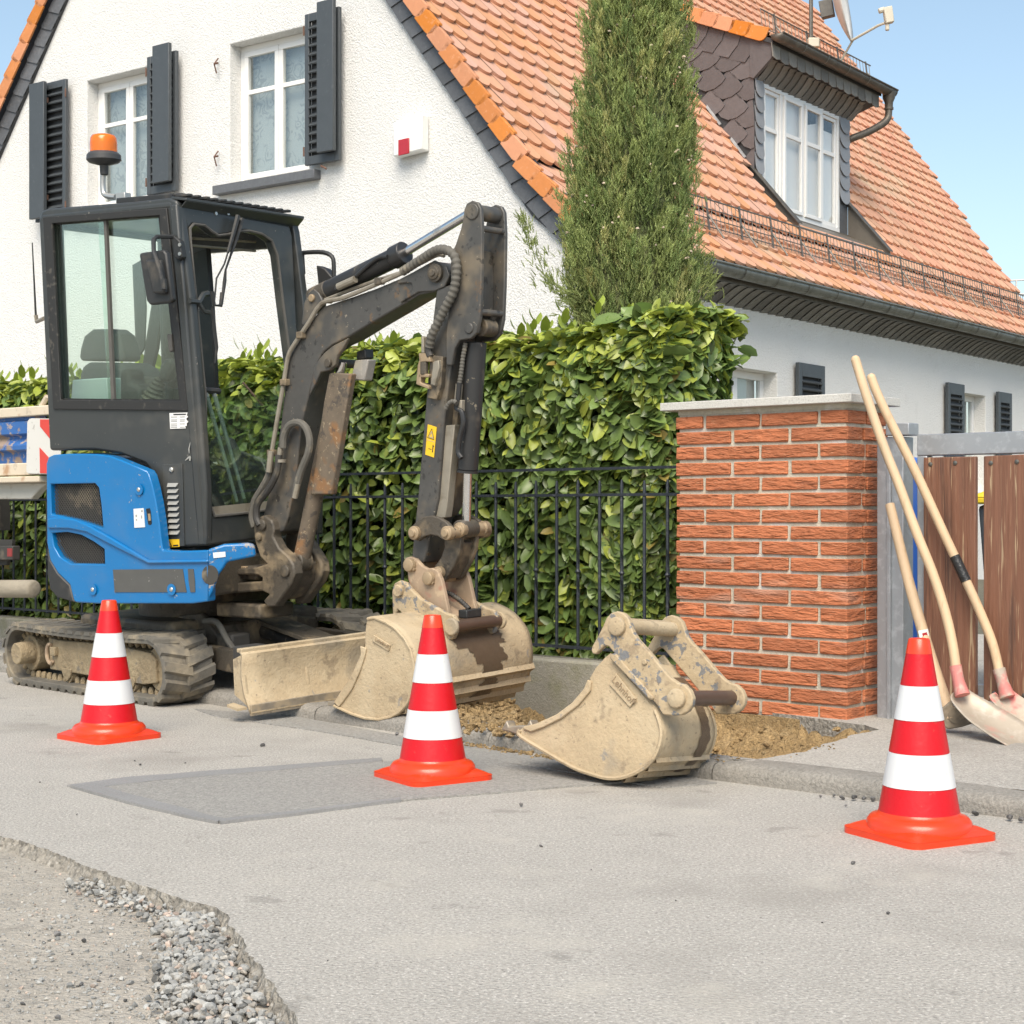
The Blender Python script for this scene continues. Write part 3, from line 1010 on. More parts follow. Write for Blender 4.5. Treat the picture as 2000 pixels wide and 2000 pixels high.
shutter(2.74, .40, 3.80, 5.10, -1, fold=(.21, .40, .02))
shutter(4.77, .40, 3.78, 5.07, -1, fold=(.16, .385, .03))
shutter(6.02 - .06, .47, 3.70, 5.06, 1, fold=(.24, .47, -.03))
for a, z in ((3.89, 4.87), (3.89, 4.03)):
    c = hw(a, .03, z)
    MB().tube([c + ZUP * .06, c - HB * .05, c - ZUP * .08 - HB * .02], .007, 6).build("wall_hook", "shutter_hook", house)
    MB().tube([c - HB * .05, c - HB * .05 - HA * .05], .009, 6).build("wall_hook", "shutter_hook", house)

# --- side wall under the eaves with small windows and shutters
SW = .06
sidew = [(5.2, 1.15, 6.0, 2.05, "hidden")]
sw_z = 2.78
s_wins = []


def spx(px, py):
    q = onplane(px, py, hw(SW, 0, 0), HA) - HE
    return q.dot(HB), q.z


w_pts = [((1405, 712), (1518, 790)), ((1870, 765), (1925, 850))]
rects = []
for (x0, y0), (x1, y1) in w_pts:
    b0, zt = spx(x0, y0); b1, _ = spx(x1, y0)
    rects.append((b0, b1, zt - 1.15, zt))
hole_l = [[hw(SW, b, z) for b, z in ((r[0], r[2]), (r[1], r[2]), (r[1], r[3]), (r[0], r[3]))] for r in rects]
MB().prism([hw(SW, b, z) for b, z in ((.28, -.3), (11.2, -.3), (11.2, sw_z), (.28, sw_z))], HA * .22, hole_l).build("side_wall", "stucco_fine", house, bevel=.008, smooth=0)
for r in rects:
    win = link("window", None, house, hw(SW + .16, (r[0] + r[1]) / 2, r[2]))

    def rb(m, b0, b1, z0, z1, a0, a1):
        return rect(m, a0, a1, z0, z1, b0, b1)
    fr = MB(); ft = .07
    rb(fr, r[0], r[1], r[3] - ft, r[3], .20, .25); rb(fr, r[0], r[1], r[2], r[2] + ft, .20, .25)
    rb(fr, r[0], r[0] + ft, r[2] + ft, r[3] - ft, .20, .25); rb(fr, r[1] - ft, r[1], r[2] + ft, r[3] - ft, .20, .25)
    bm_ = (r[0] + r[1]) / 2
    rb(fr, bm_ - .04, bm_ + .04, r[2] + ft, r[3] - ft, .202, .248)
    fr.build("window_frame", "window_white", win, bevel=.004)
    rb(MB(), r[0] + ft, bm_ - .04, r[2] + ft, r[3] - ft, .222, .226).build("pane", "house_glass", win, smooth=0)
    rb(MB(), bm_ + .04, r[1] - ft, r[2] + ft, r[3] - ft, .222, .226).build("pane", "house_glass", win, smooth=0)
    MB().add([hw(.30, r[0], r[2]), hw(.30, r[1], r[2]), hw(.30, r[1], r[3]), hw(.30, r[0], r[3])], [(0, 1, 2, 3)]).build("curtain", "curtain", win, smooth=0)


def side_shutter(px0, px1, pyt, zlen=1.25):
    b0, zt = spx(px0, pyt); b1, _ = spx(px1, pyt + 6)
    sh = link("shutter", None, house, hw(SW, b0, zt))
    fr = MB(); st = .07; y0, y1 = SW - .07, SW - .03
    rect(fr, y0, y1, zt - zlen, zt, b0, b0 + st); rect(fr, y0, y1, zt - zlen, zt, b1 - st, b1)
    rect(fr, y0, y1, zt - .13, zt, b0 + st, b1 - st); rect(fr, y0, y1, zt - zlen, zt - zlen + .1, b0 + st, b1 - st)
    fr.build("shutter_frame", "shutter", sh, bevel=.004)
    n_ = 14
    for i in range(n_):
        zc = zt - .13 - (zlen - .23) * (i + .5) / n_
        MB().box(hw((y0 + y1) / 2, (b0 + b1) / 2, zc), HB * ((b1 - b0) / 2 - st + .002), HA * .024 + ZUP * .020, ZUP * .005 - HA * .004).build("slat", "shutter", sh, smooth=0)
    rect(MB(), y1, y1 + .002, zt - zlen, zt, b0 + st, b1 - st).build("backing", "board_dark", sh, smooth=0)


side_shutter(1548, 1599, 708); side_shutter(1841, 1873, 747); side_shutter(1940, 1966, 765)

# --- roof
roof = link("roof", None, house, hw(4.25, 5, 8))
T_W, T_P = .192, .205
D0, D1 = .98, 2.74            # dormer front, dormer roof meets main roof
DB0, DB1 = 4.70, 6.95         # dormer cheeks
DRS = .43; DRZ = 5.74; DRA = .844


def zd(a): return DRZ + DRS * (a - DRA)


# deck under the tiles
def dk(a, b): return hw(a, b, zr(a) - .045)


rows = []
mb = MB()
quads = [((A_E, A_K), (.0, None)), ((A_K, .50), (.0, None)), ((.50, D0), (.0, DB0 - .02)), ((.50, D0), (DB1 + .02, None)), ((D0, D1), (.0, DB0 + .05)), ((D0, D1), (DB1 - .05, None)), ((D1, A_R), (.0, None))]
for (a0, a1), (b0, b1) in quads:
    p = [dk(a0, b0), dk(a0, b1 if b1 else bfar(a0) - .03), dk(a1, b1 if b1 else bfar(a1) - .03), dk(a1, b0)]
    mb.add(p, [(0, 1, 2, 3)])
p = [hw(A_R, 0, zr(A_R)), hw(A_R, bfar(A_R), zr(A_R)), hw(2 * A_R + .2, 11.3, 2.9), hw(2 * A_R + .2, 0, 2.9)]
mb.add(p, [(0, 1, 2, 3)])
mb.build("roof_deck", "board_dark", roof, smooth=0)


def tile_geo(w, l, t, n=7, drop=.30):
    """plain tile with a rounded lower end; x across, y up the slope, z out"""
    out = [(-w / 2, l)]
    for i in range(n + 1):
        x = -w / 2 + w * i / n
        out.append((x, drop * w * (abs(2 * x / w) ** 2.2)))
    out.append((w / 2, l))
    m = len(out)
    vs = [V((x, y, t if y < l else t * .35)) for x, y in out] + [V((x, y, 0)) for x, y in out[1:-1]]
    fs = [tuple(range(m))]
    for i in range(1, m - 2):
        fs.append((i, i + m - 1, i + m, i + 1))
    return vs, fs


TV, TF = tile_geo(T_W - .003, T_P + .05, .029)
tile_me = MB().add(TV, TF).mesh("roof_tile")
setmat(tile_me, "roof_tile")


def tile_frames():
    """(frame matrix, nearness, in view) for each tile on the visible slope"""
    res = []
    # rows from the eave upwards
    s1 = sqrt(1 + RS0 ** 2); s2 = sqrt(1 + RS ** 2)
    L1 = (A_K - A_E) * s1; L2 = (A_R - A_K) * s2
    r = 0
    while True:
        d = r * T_P
        if d > L1 + L2 - .05: break
        if d < L1:
            a = A_E + d / s1; up = (HA + ZUP * RS0).normalized()
        else:
            a = A_K + (d - L1) / s2; up = (HA + ZUP * RS).normalized()
        nrm = -HB.cross(up); nrm = nrm if nrm.z > 0 else -nrm
        tilt = .055
        y = (up - nrm * tilt).normalized(); zz = (nrm + up * tilt).normalized()
        c = 0
        while True:
            b = -.045 + T_W * (c + .5)
            if b > bfar(a) - T_W * .4: break
            c += 1
            al = a + T_P / s2 * .5
            if D0 - .02 < al < D1 + .02 and DB0 + .0 < b < DB1 - .0 and al < D1 - .02: continue
            if .46 < al <= D0 and DB0 - .12 + 0 < b < DB1 + .10 + (.0): 
                # cut-out in front of the dormer, narrowing downwards
                k = (D0 - al) / (D0 - .46)
                if DB0 - .05 < b < DB1 + .05: continue
            jit = V((rng.uniform(-1, 1), rng.uniform(-1, 1), rng.uniform(-1, 1))) * .0025
            M_ = mat3(HB, y, zz, hw(a, b, zr(a)) + jit) @ Matrix.Rotation(rng.uniform(-.012, .012), 4, 'Z')
            res.append((M_, r, c))
        r += 1
    return res


tf = tile_frames()


def proj(p):
    return 1000 + FPX * p.x / p.y, 1000 - FPX * (p.z - CAM_H) / p.y


vis, hid = [], []
for M_, r, c in tf:
    p = M_.translation
    x, y = proj(p)
    behind_tree = 1110 < x < 1345 and y < 620
    seen = -10 < x < 2010 and -20 < y < 700 and not behind_tree
    (vis if seen else hid).append((p.y, M_))
vis.sort(key=lambda q: q[0])
for _, M_ in vis[:300]:
    inst("roof_tile", tile_me, roof, M_)
mb = MB(); cols = []
r3 = random.Random(5)
for _, M_ in vis[300:] + hid:
    mb.add([M_ @ v for v in TV], TF)
    g = 1 + r3.uniform(-.13, .13); h = r3.uniform(-.03, .03)
    g = 1 + (g - 1) * .7; cols += [(.585 * g, (.315 + h) * g, (.198 + h * .6) * g)] * len(TF)
o = mb.build("roof_tiles", "roof_mass", roof, smooth=0, kind="stuff")
colour_mesh(o.data, cols)

# --- verge: orange verge tiles and a band of slates on the gable
def run(a_from, a_to, pitch):
    """points along the verge line, eave to ridge: (a, up vector)"""
    out = []
    s1 = sqrt(1 + RS0 ** 2); s2 = sqrt(1 + RS ** 2)
    L1 = (A_K - A_E) * s1; tot_ = L1 + (A_R - A_K) * s2
    d = 0
    while d < tot_:
        if d < L1: out.append((A_E + d / s1, (HA + ZUP * RS0).normalized()))
        else: out.append((A_K + (d - L1) / s2, (HA + ZUP * RS).normalized()))
        d += pitch
    return out


def mirror(p):
    q = p - HE; a = q.dot(HA)
    return p + HA * (2 * (A_R - a))


def verge_piece(l, h, r, t, n=5):
    """flange of a verge tile: x up the slope, y down towards the eave line (perpendicular), z out of the gable"""
    pts = [(0, -.02), (l, -.02), (l, h * .92)]
    for i in range(n + 1):
        an = pi / 2 * i / n
        pts.append((r * (1 - sin(an)), h * .86 + h * .14 * cos(an) if False else h - (1 - cos(an)) * h * .55))
    return pts


pts_v = verge_piece(.245, .112, .07, .02)
for side in (0, 1):
    for i, (a, up) in enumerate(run(A_E, A_R, T_P)):
        o_ = hw(a, -.075, zr(a) + .03)
        dn = -up.cross(HB); dn = dn if dn.z < 0 else -dn
        up2 = (up + dn * .085).normalized()
        def T(x, y, z): return o_ + up2 * x + dn * y + HB * z
        P3 = [T(x, y, 0) for x, y in pts_v]
        C3 = [T(0, -.02, 0), T(.245, -.012, 0), T(.245, -.012, .045), T(0, -.02, .045)]
        if side: 
            P3 = [mirror(p) for p in P3]; C3 = [mirror(p) for p in C3]
            x, y = proj(P3[0])
            if x < -60 or y < -80: continue
        m_ = MB().prism(P3, HB * .022)
        m_.prism(C3, (ZUP * .02))
        m_.build("verge_tile", "verge_tile", roof, bevel=.004)
sl_pts = [(0, .02), (.02, .0), (.26, .0), (.26, .165), (.05, .165), (.035, .12), (.012, .06)]
for side in (0, 1):
    for i, (a, up) in enumerate(run(A_E + .1, A_R, .185)):
        o_ = hw(a, -.004 + .012, zr(a) + .03)
        dn = -up.cross(HB); dn = dn if dn.z < 0 else -dn
        def T(x, y, z): return o_ + up * x + dn * y + HB * z
        P3 = [T(x, y + .115, -.012 + .07 * x) for x, y in sl_pts]
        if side:
            P3 = [mirror(p) for p in P3]
            x, y = proj(P3[0])
            if x < -60 or y < -80: continue
        MB().prism(P3, HB * .007).build("verge_slate", "slate", roof, smooth=0)
# board behind the slates, both sides
for side in (0, 1):
    P3 = [hw(A_E, .02, zr(A_E) + .02), hw(A_K, .02, zr(A_K) + .02), hw(A_R, .02, zr(A_R) + .02), hw(A_R, .02, zr(A_R) - .42), hw(A_K + .1, .02, zr(A_K + .1) - .44), hw(A_E + .1, .02, zr(A_E) - .2)]
    if side: P3 = [mirror(p) for p in P3]
    MB().prism(P3, HB * .028).build("verge_board", "board_dark", roof, smooth=0)

# --- gutter, snow guard and slated soffit along the eaves
G_A, G_Z, G_R = A_E - .07, 2.905, .075
n = 8
seams = [0.0]
while seams[-1] < 11.3: seams.append(seams[-1] + (.62 if len(seams) % 4 else .62))
gut = MB()
rows = []
for b in [-.05 + 11.45 * i / 40 for i in range(41)]:
    rows.append([hw(G_A + G_R * cos(pi + pi * k / n), b, G_Z + G_R * 1.15 * sin(pi + pi * k / n)) for k in range(n + 1)])
gut.sheet(rows)
gut.tube([hw(G_A - G_R, -.05, G_Z + .005), hw(G_A - G_R, 11.4, G_Z + .005)], .011, 8)
gp = gut.build("gutter", "zinc", house, smooth=60)
md = gp.modifiers.new("thick", 'SOLIDIFY'); md.thickness = .003
b = .35
while b < 11.3:
    rows = [[hw(G_A + (G_R + .006) * cos(pi + pi * k / n), b + e, G_Z + (G_R + .006) * 1.15 * sin(pi + pi * k / n)) for k in range(n + 1)] for e in (0, .016)]
    o = MB().sheet(rows).build("gutter_joint", "zinc_brown", gp, smooth=60)
    b += .60
# soffit slates: curved strips from behind the gutter to the wall
nb = int(11.2 / .16)
sl_vs = []
for k in range(6):
    t = k / 5
    sl_vs.append((A_E + .02 + (.02 + .24) * t, 2.80 - .16 * (t ** 1.6)))
for i in range(nb):
    b = .1 + .16 * i
    rows = []
    for j in range(4):
        e = .17 * j / 3
        rows.append([hw(a, b + e + .05 * sin(pi * t_) * 0 + .06 * (1 - abs(2 * kk / 5 - 1) ** 2) * .5, z - .012 * (1 - j / 3) + .004) for kk, ((a, z), t_) in enumerate(zip(sl_vs, [q / 5 for q in range(6)]))])
    MB().sheet(rows).build("soffit_slate", "soffit_slate", house, smooth=60)
MB().add([hw(A_E + .02, 0, 2.83), hw(A_E + .02, 11.3, 2.83), hw(SW + .02, 11.3, 2.70), hw(SW + .02, 0, 2.70)], [(0, 1, 2, 3)]).build("soffit_board", "board_dark", house, smooth=0)
MB().add([hw(A_E, 0, 2.79), hw(A_E, 11.3, 2.79), hw(A_E, 11.3, 2.95), hw(A_E, 0, 2.95)], [(0, 1, 2, 3)]).build("fascia", "zinc_brown", house, smooth=0)


def snow_guard(a, zb, b0, b1, h, step, postgap, parent, lean=.0):
    sg = link("snow_guard", None, parent, hw(a, b0, zb))
    up = (ZUP + HA * .12).normalized()
    def Q(b, t): return hw(a, b, zb) + up * t
    rails = [0.02, h * .36, h * .68, h] if h > .22 else [.02, h]
    for t in rails:
        MB().tube([Q(b0, t), Q(b1, t)], .0055 if t < h else .008, 5).build("rail", "steel_guard", sg)
    b = b0; wires = MB()
    while b <= b1:
        wires.tube([Q(b, 0), Q(b, h)], .0042, 4); b += step
    wires.build("wires", "steel_guard", sg, kind="stuff")
    b = b0 + .3
    while b <= b1:
        m_ = MB(); m_.beam(Q(b, -.06), Q(b, h + .02), HB, HA, .011, .006)
        m_.tube([Q(b, h * .45) - HA * .01, Q(b, -.10) - HA * .14], .008, 5)
        m_.build("bracket", "steel_guard", sg)
        b += postgap
    return sg


snow_guard(.10, zr(.10) + .05, .2, 11.1, .27, .075, .60, house)

# --- dormer
dorm = link("dormer", None, house, hw(D0, (DB0 + DB1) / 2, 4))
zf_top, zf_bot = 5.30, 3.96
dw0, dw1 = 4.87, 6.70
DA = .95                       # plane of the dormer front
# carcass: cheeks and front posts
MB().prism([hw(DA + .02, DB0 + .012, zr(DA) - .1), hw(DA + .02, DB0 + .012, 5.60), hw(D1 + .2, DB0 + .012, zd(D1) - .05)], HB * .08).build("cheek", "board_dark", dorm, smooth=0)
MB().prism([hw(DA + .02, DB1 - .012, zr(DA) - .4), hw(DA + .02, DB1 - .012, 5.60), hw(D1 + .2, DB1 - .012, zd(D1) - .05)], HB * -.08).build("cheek", "board_dark", dorm, smooth=0)
for b0, b1 in ((DB0 + .02, dw0), (dw1, DB1 - .02)):
    rect(MB(), DA, DA + .06, 3.85, 5.35, b0, b1).build("corner_post", "slate", dorm, smooth=0)
    # small round-ended slates up the post
    nz = 6
    for i in range(nz):
        z = zr(DA) + (5.27 - zr(DA)) * i / nz
        hgt = (5.27 - zr(DA)) / nz + .05
        w_ = (b1 - b0 + .03); cb = (b0 + b1) / 2 - .0
        pts = [(-w_ / 2, hgt), (-w_ / 2, w_ * .35)] + [(-w_ / 2 * cos(pi * k / 8), w_ * .35 - w_ * .42 * sin(pi * k / 8)) for k in range(1, 8)] + [(w_ / 2, w_ * .35), (w_ / 2, hgt)]
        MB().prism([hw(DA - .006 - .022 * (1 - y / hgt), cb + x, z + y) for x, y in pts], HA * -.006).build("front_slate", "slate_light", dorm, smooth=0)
# slates on the near cheek, in sloping courses
cheek_up = (HA * .62 + ZUP * .78).normalized()
crs = (HA * .78 - ZUP * .62).normalized()


def inside_cheek(p):
    q = p - HE; a, z = q.dot(HA), q.z
    return a > DA - .03 and z > zr(a) - .06 and z < zd(a) - .13


sx, sy = .27, .215
for i in range(-8, 14):
    for j in range(-3, 14):
        o_ = hw(DA, DB0, 4.2) + crs * (i * sx + (.09 if j % 2 else 0)) + cheek_up * (j * sy)
        pts = [(0, .01), (.06, .0), (.16, .02), (.25, .075), (.292, .16), (.292, .27), (.0, .27)]
        P3 = [o_ + crs * x + cheek_up * y + HB * (-.010 + .045 * y) for x, y in pts]
        cen = sum(P3, V()) / len(P3)
        if not inside_cheek(cen): continue
        # clip to the front edge
        P3 = [p if (p - HE).dot(HA) > DA - .012 else p + HA * (DA - .012 - (p - HE).dot(HA)) for p in P3]
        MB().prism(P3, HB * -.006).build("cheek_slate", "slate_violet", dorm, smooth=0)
# top course under the verge
k = 0
up = (HA + ZUP * DRS).normalized(); dn = (-ZUP + HA * DRS).normalized()
d = .02
while DRA + d / sqrt(1 + DRS ** 2) < 2.6:
    o_ = hw(DRA + d * up.dot(HA), DB0 - .012, zd(DRA + d * up.dot(HA)))
    pts = [(0, .09), (.26, .09), (.25, .36), (.05, .345), (.03, .28), (-.005, .2)]
    P3 = [o_ + up * x + dn * y + HB * (-.006 + .05 * x) for x, y in pts]
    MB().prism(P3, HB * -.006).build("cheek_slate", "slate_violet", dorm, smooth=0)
    d += .205
# dormer roof: deck, tiles, orange verge
EA = .70
MB().prism([hw(EA, DB0 - .06, zd(EA) - .05), hw(EA, DB1 + .34, zd(EA) - .05), hw(D1 + .25, DB1 + .34, zd(D1 + .25) - .05), hw(D1 + .25, DB0 - .06, zd(D1 + .25) - .05)], ZUP * -.05).build("dormer_deck", "board_dark", dorm, smooth=0)
upd = (HA + ZUP * DRS).normalized(); nd = upd.cross(HB); nd = nd if nd.z > 0 else -nd
y_ = (upd - nd * .05).normalized(); z_ = (nd + upd * .05).normalized()
r = 0
while True:
    a = EA + .0 + r * T_P * upd.dot(HA)
    if a > D1 - .05: break
    c = 0
    while DB0 + .05 + T_W * c < DB1 + .36:
        b = DB0 - .04 + T_W * (c + .5)
        inst("dormer_tile", tile_me, dorm, mat3(HB, y_, z_, hw(a, b, zd(a) - .02)))
        c += 1
    r += 1
d = 0
while EA + d * upd.dot(HA) < D1 + .1:
    a = EA + .05 + d * upd.dot(HA)
    o_ = hw(a, DB0 - .075, zd(a) + .012)
    u2 = (upd + dn * .06).normalized()
    P3 = [o_ + u2 * x + dn * y for x, y in verge_piece(.245, .112, .07, .02)]
    m_ = MB().prism(P3, HB * .022)
    m_.prism([o_ + u2 * x + dn * y + HB * z for x, y, z in ((0, -.02, 0), (.245, -.012, 0), (.245, -.012, .05), (0, -.02, .05))], ZUP * .018)
    m_.build("verge_tile", "verge_tile", dorm, bevel=.004)
    d += .205
MB().prism([hw(EA + .03, DB0 - .03, 5.45), hw(EA + .03, DB0 - .03, zd(EA) - .06), hw(DA + .03, DB0 - .03, zd(DA + .03) - .08), hw(DA + .03, DB0 - .03, 5.29), hw(DA - .01, DB0 - .03, 5.27)], HB * .05).build("eave_cheek", "slate_violet", dorm, smooth=0)
# eave of the dormer: slated fascia, curved slated soffit, gutter, downpipe
e0, e1 = DB0 - .05, DB1 + .30
nsl = 14
for i in range(nsl):
    b0 = e0 + (e1 - e0) * i / nsl; bw = (e1 - e0) / nsl
    lo = 5.44 - .012 * (i % 2)
    P3 = [hw(EA + .02, b0 - .012, 5.60), hw(EA + .02, b0 + bw, 5.60), hw(EA + .02, b0 + bw, lo + .02), hw(EA + .015, b0 + bw * .5, lo), hw(EA + .008, b0 - .005, lo + .01)]
    MB().prism(P3, HA * -.008).build("fascia_slate", "soffit_slate", dorm, smooth=0)
nso = 16
for i in range(nso):
    b0 = DB0 + .02 + (DB1 + .02 - DB0) * i / nso; bw = (DB1 - DB0) / nso
    rows = []
    for j in range(3):
        e = bw * 1.1 * j / 2
        rows.append([hw(EA + .06 + (DA - EA - .07) * t, b0 + e + .05 * sin(pi * t), 5.46 - .19 * t ** 1.4 - .016 * (1 - j / 2)) for t in (0, .2, .4, .6, .8, 1)])
    MB().sheet(rows).build("soffit_slate", "soffit_slate", dorm, smooth=60)
MB().prism([hw(EA + .04, e0 + .05, 5.475), hw(EA + .04, e1 - .02, 5.475), hw(DA + .05, DB1 + .05, 5.30), hw(DA + .05, e0 + .05, 5.30)], ZUP * .02).build("soffit_board", "board_dark", dorm, smooth=0)
MB().box(hw((EA + DA) / 2 + .06, DB1 + .14, 5.53), HA * .13, HB * .16, ZUP * .055).build("soffit_box", "soffit_slate", dorm, smooth=0)
g_a, g_z, g_r = EA - .055, 5.665, .07
gm = MB(); rows = []
for b in [DB0 - .08 + (DB1 + .52 - DB0 + .08) * i / 12 for i in range(13)]:
    rows.append([hw(g_a + g_r * cos(pi + pi * k / n), b, g_z + g_r * 1.1 * sin(pi + pi * k / n)) for k in range(n + 1)])
gm.sheet(rows); gm.tube([hw(g_a - g_r, DB0 - .08, g_z + .004), hw(g_a - g_r, DB1 + .52, g_z + .004)], .010, 8)
for e in (0, -1):
    bb = DB0 - .08 if e == 0 else DB1 + .52
    gm.add([hw(g_a + g_r * cos(pi + pi * k / n), bb, g_z + g_r * 1.1 * sin(pi + pi * k / n)) for k in range(n + 1)], [tuple(range(n + 1))])
gg = gm.build("dormer_gutter", "zinc_brown", dorm, smooth=60)
md = gg.modifiers.new("thick", 'SOLIDIFY'); md.thickness = .003
for i in range(1, 5):
    b = DB0 - .08 + .52 * i
    rows = [[hw(g_a + (g_r + .006) * cos(pi + pi * k / n), b + e, g_z + (g_r + .006) * 1.1 * sin(pi + pi * k / n)) for k in range(n + 1)] for e in (0, .016)]
    MB().sheet(rows).build("gutter_joint", "zinc", dorm, smooth=60)
pb = DB1 + .42
path = smooth_path([hw(g_a, pb, g_z - .05), hw(g_a, pb, g_z - .22), hw(g_a + .02, pb - .03, g_z - .36), hw(g_a + .14, pb - .22, g_z - .50), hw(DA - .02, DB1 + .02, g_z - .60), hw(DA + .15, DB1 + .03, g_z - .66)], 4)
MB().tube(path, .042, 10).build("downpipe", "zinc_brown", dorm, smooth=60)
MB().lathe([(.075, 0), (.07, -.07), (.048, -.12), (.046, -.17), (.053, -.175), (.053, -.20), (.044, -.205)], hw(g_a, pb, g_z - .03), ZUP, 12).build("outlet", "zinc_brown", dorm, smooth=50)
# window band
def fr_box(name, b0, b1, z0, z1, a0, a1, material="window_white", bev=.004, parent=None):
    return rect(MB(), a0, a1, z0, z1, b0, b1).build(name, material, dorm, bevel=bev)


m_ = MB(); t = .06
rect(m_, DA - .012, DA + .05, zf_top - .075, zf_top + .0, dw0, dw1); rect(m_, DA - .012, DA + .05, zf_bot, zf_bot + .05, dw0, dw1)
lights_b = [dw0, 5.27, 5.79, 6.27, dw1]
lights_b = [dw0 + (dw1 - dw0) * k for k in (0, .235, .505, .755, 1.0)]
for k, bb in enumerate(lights_b):
    lo, hi = (bb, bb + .055) if k == 0 else ((bb - .055, bb) if k == 4 else (bb - .028, bb + .028))
    rect(m_, DA - .010, DA + .05, zf_bot + .05, zf_top - .075, lo, hi)
m_.build("window_frame", "window_white", dorm, bevel=.004)
zt = zf_bot + (zf_top - zf_bot) * .64
for k in range(4):
    lo = lights_b[k] + (.055 if k == 0 else .028); hi = lights_b[k + 1] - (.055 if k == 3 else .028)
    z0, z1 = zf_bot + .05, zf_top - .075
    s_ = .042; e = .002
    m_ = MB()
    op = k in (1, 2)
    off = -.03 if op else .004
    rect(m_, DA + off, DA + off + .035, z0 + e, z0 + s_, lo + e, hi - e); rect(m_, DA + off, DA + off + .035, z1 - s_, z1 - e, lo + e, hi - e)
    rect(m_, DA + off, DA + off + .035, z0 + s_, z1 - s_, lo + e, lo + s_); rect(m_, DA + off, DA + off + .035, z0 + s_, z1 - s_, hi - s_, hi - e)
    m_.build("sash", "window_white", dorm, bevel=.004)
    rect(MB(), DA + off + .004, DA + off + .03, zt - .022, zt + .022, lo + s_, hi - s_).build("glazing_bar", "window_white", dorm, bevel=.003)
    for q0, q1 in ((z0 + s_, zt - .022), (zt + .022, z1 - s_)):
        rect(MB(), DA + off + .016, DA + off + .019, q0, q1, lo + s_, hi - s_).build("pane", "dormer_glass", dorm, smooth=0)
    cz = z1 if k < 2 else z1 - (.12 if k == 2 else .16)
    MB().add([hw(DA + .045, lo, z0), hw(DA + .045, hi, z0 + (0 if k != 3 else 0)), hw(DA + .045, hi, cz), hw(DA + .045, lo, cz - (.0 if k != 2 else .1))], [(0, 1, 2, 3)]).build("net_curtain", "window_white", dorm, smooth=0)
rect(MB(), DA + .35, DA + .37, zf_bot, zf_top, dw0, dw1).build("room_back", "room_dark", dorm, smooth=0)
# sheet metal apron and side flashings
AP = .46
MB().prism([hw(DA, DB0 + .02, zf_bot - .0), hw(DA, DB1 + .0, zf_bot - .0), hw(AP, DB1 + .0, zr(AP) + .035), hw(AP, DB0 + .02, zr(AP) + .035)], ZUP * -.02).build("apron", "sheet_brown", dorm, smooth=0)
rect(MB(), DA - .04, DA + .02, zf_bot - .045, zf_bot - .006, dw0 - .03, DB1).build("window_ledge", "sheet_brown", dorm, bevel=.003)
for b_, s_ in ((DB0 + .0, 1), (DB1 - .014, -1)):
    MB().prism([hw(DA, b_, zf_bot - .03), hw(DA, b_, zr(DA) + .05), hw(AP - .02, b_, zr(AP) + .055), hw(AP - .02, b_, zr(AP) - .0)], HB * .012).build("side_flashing", "sheet_brown", dorm, smooth=0)
    MB().prism([hw(DA + .02, b_ - .05, zr(DA) + .052), hw(DA + .02, b_ + .06, zr(DA) + .052), hw(AP - .03, b_ + .06, zr(AP) + .057), hw(AP - .03, b_ - .05, zr(AP) + .057)], ZUP * .012).build("side_flashing", "zinc_brown", dorm, smooth=0)
for a in (1.03, 1.32, 1.62, 1.92):
    MB().prism([hw(a, DB0 - .06, zr(a) + .04), hw(a + .16, DB0 - .06, zr(a + .16) + .04), hw(a + .17, DB0 - .015, zr(a + .17) + .06), hw(a, DB0 - .015, zr(a) + .06)], ZUP * .006).build("lead_soaker", "lead", dorm, smooth=0)
snow_guard(.86, zd(.86) + .03, DB0 + .02, DB1 + .45, .21, .085, .75, dorm)

# --- fixed to the house: alarm sounder and satellite dish
al = thing("alarm_sounder", hw(1.58, -.02, 3.75), "white alarm box with red flash light on the gable wall", "alarm box")
pa = [(1.735, 3.745), (1.735, 4.03), (1.425, 4.055), (1.425, 3.765)]
MB().prism([hw(a, .045, z) for a, z in pa], HB * -.095).build("housing", "alarm_white", al, bevel=.012)
MB().prism([hw(a, -.052, z) for a, z in ((1.665, 3.742), (1.665, 3.872), (1.553, 3.876), (1.553, 3.748))], HB * -.014).build("flash_light", "alarm_red", al, bevel=.004)

dish = thing("satellite_dish", hw(1.9, 7.2, 6.2), "weathered white satellite dish with feed arm on the dormer roof", "satellite dish")


def dq(px, py, b): return onplane(px, py, hw(0, b, 0), HB)


D_Y = 17.6


def dp(px, py, dy=0.0):
    Y = D_Y + dy
    return V(((px - 1000) / FPX * Y, Y, CAM_H - (py - 1000) / FPX * Y))


# mast
MB().tube([dp(1584, 78), dp(1584, -40)], .022, 8).build("mast", "steel_guard", dish)
# parabolic reflector seen nearly edge on, opening to the right
c0, c1 = dp(1600, -60, -.2), dp(1642, 84, .1)
cc = dp(1628, 5, .0)
ax_n = (V((.93, -.32, .16))).normalized()
upv = ((dp(1650, 88) - dp(1618, -70)).normalized()) * -1
upv = (upv - ax_n * upv.dot(ax_n)).normalized(); sdv = ax_n.cross(upv)
R = .46
rows = []
for i in range(9):
    r_ = R * i / 8
    rows.append([cc + (upv * cos(2 * pi * k / 28) * r_ + sdv * sin(2 * pi * k / 28) * r_ * .92) + ax_n * (.11 * (r_ / R) ** 2) for k in range(29)])
o = MB().sheet(rows).build("reflector", "dish_white", dish, smooth=60)
md = o.modifiers.new("thick", 'SOLIDIFY'); md.thickness = .012
low = cc - upv * R * .97 + ax_n * .11
MB().tube([low, dp(1715, 50, -.35), dp(1728, 45, -.4)], .014, 8).build("feed_arm", "dish_beige", dish)
hd = dp(1735, 30, -.42)
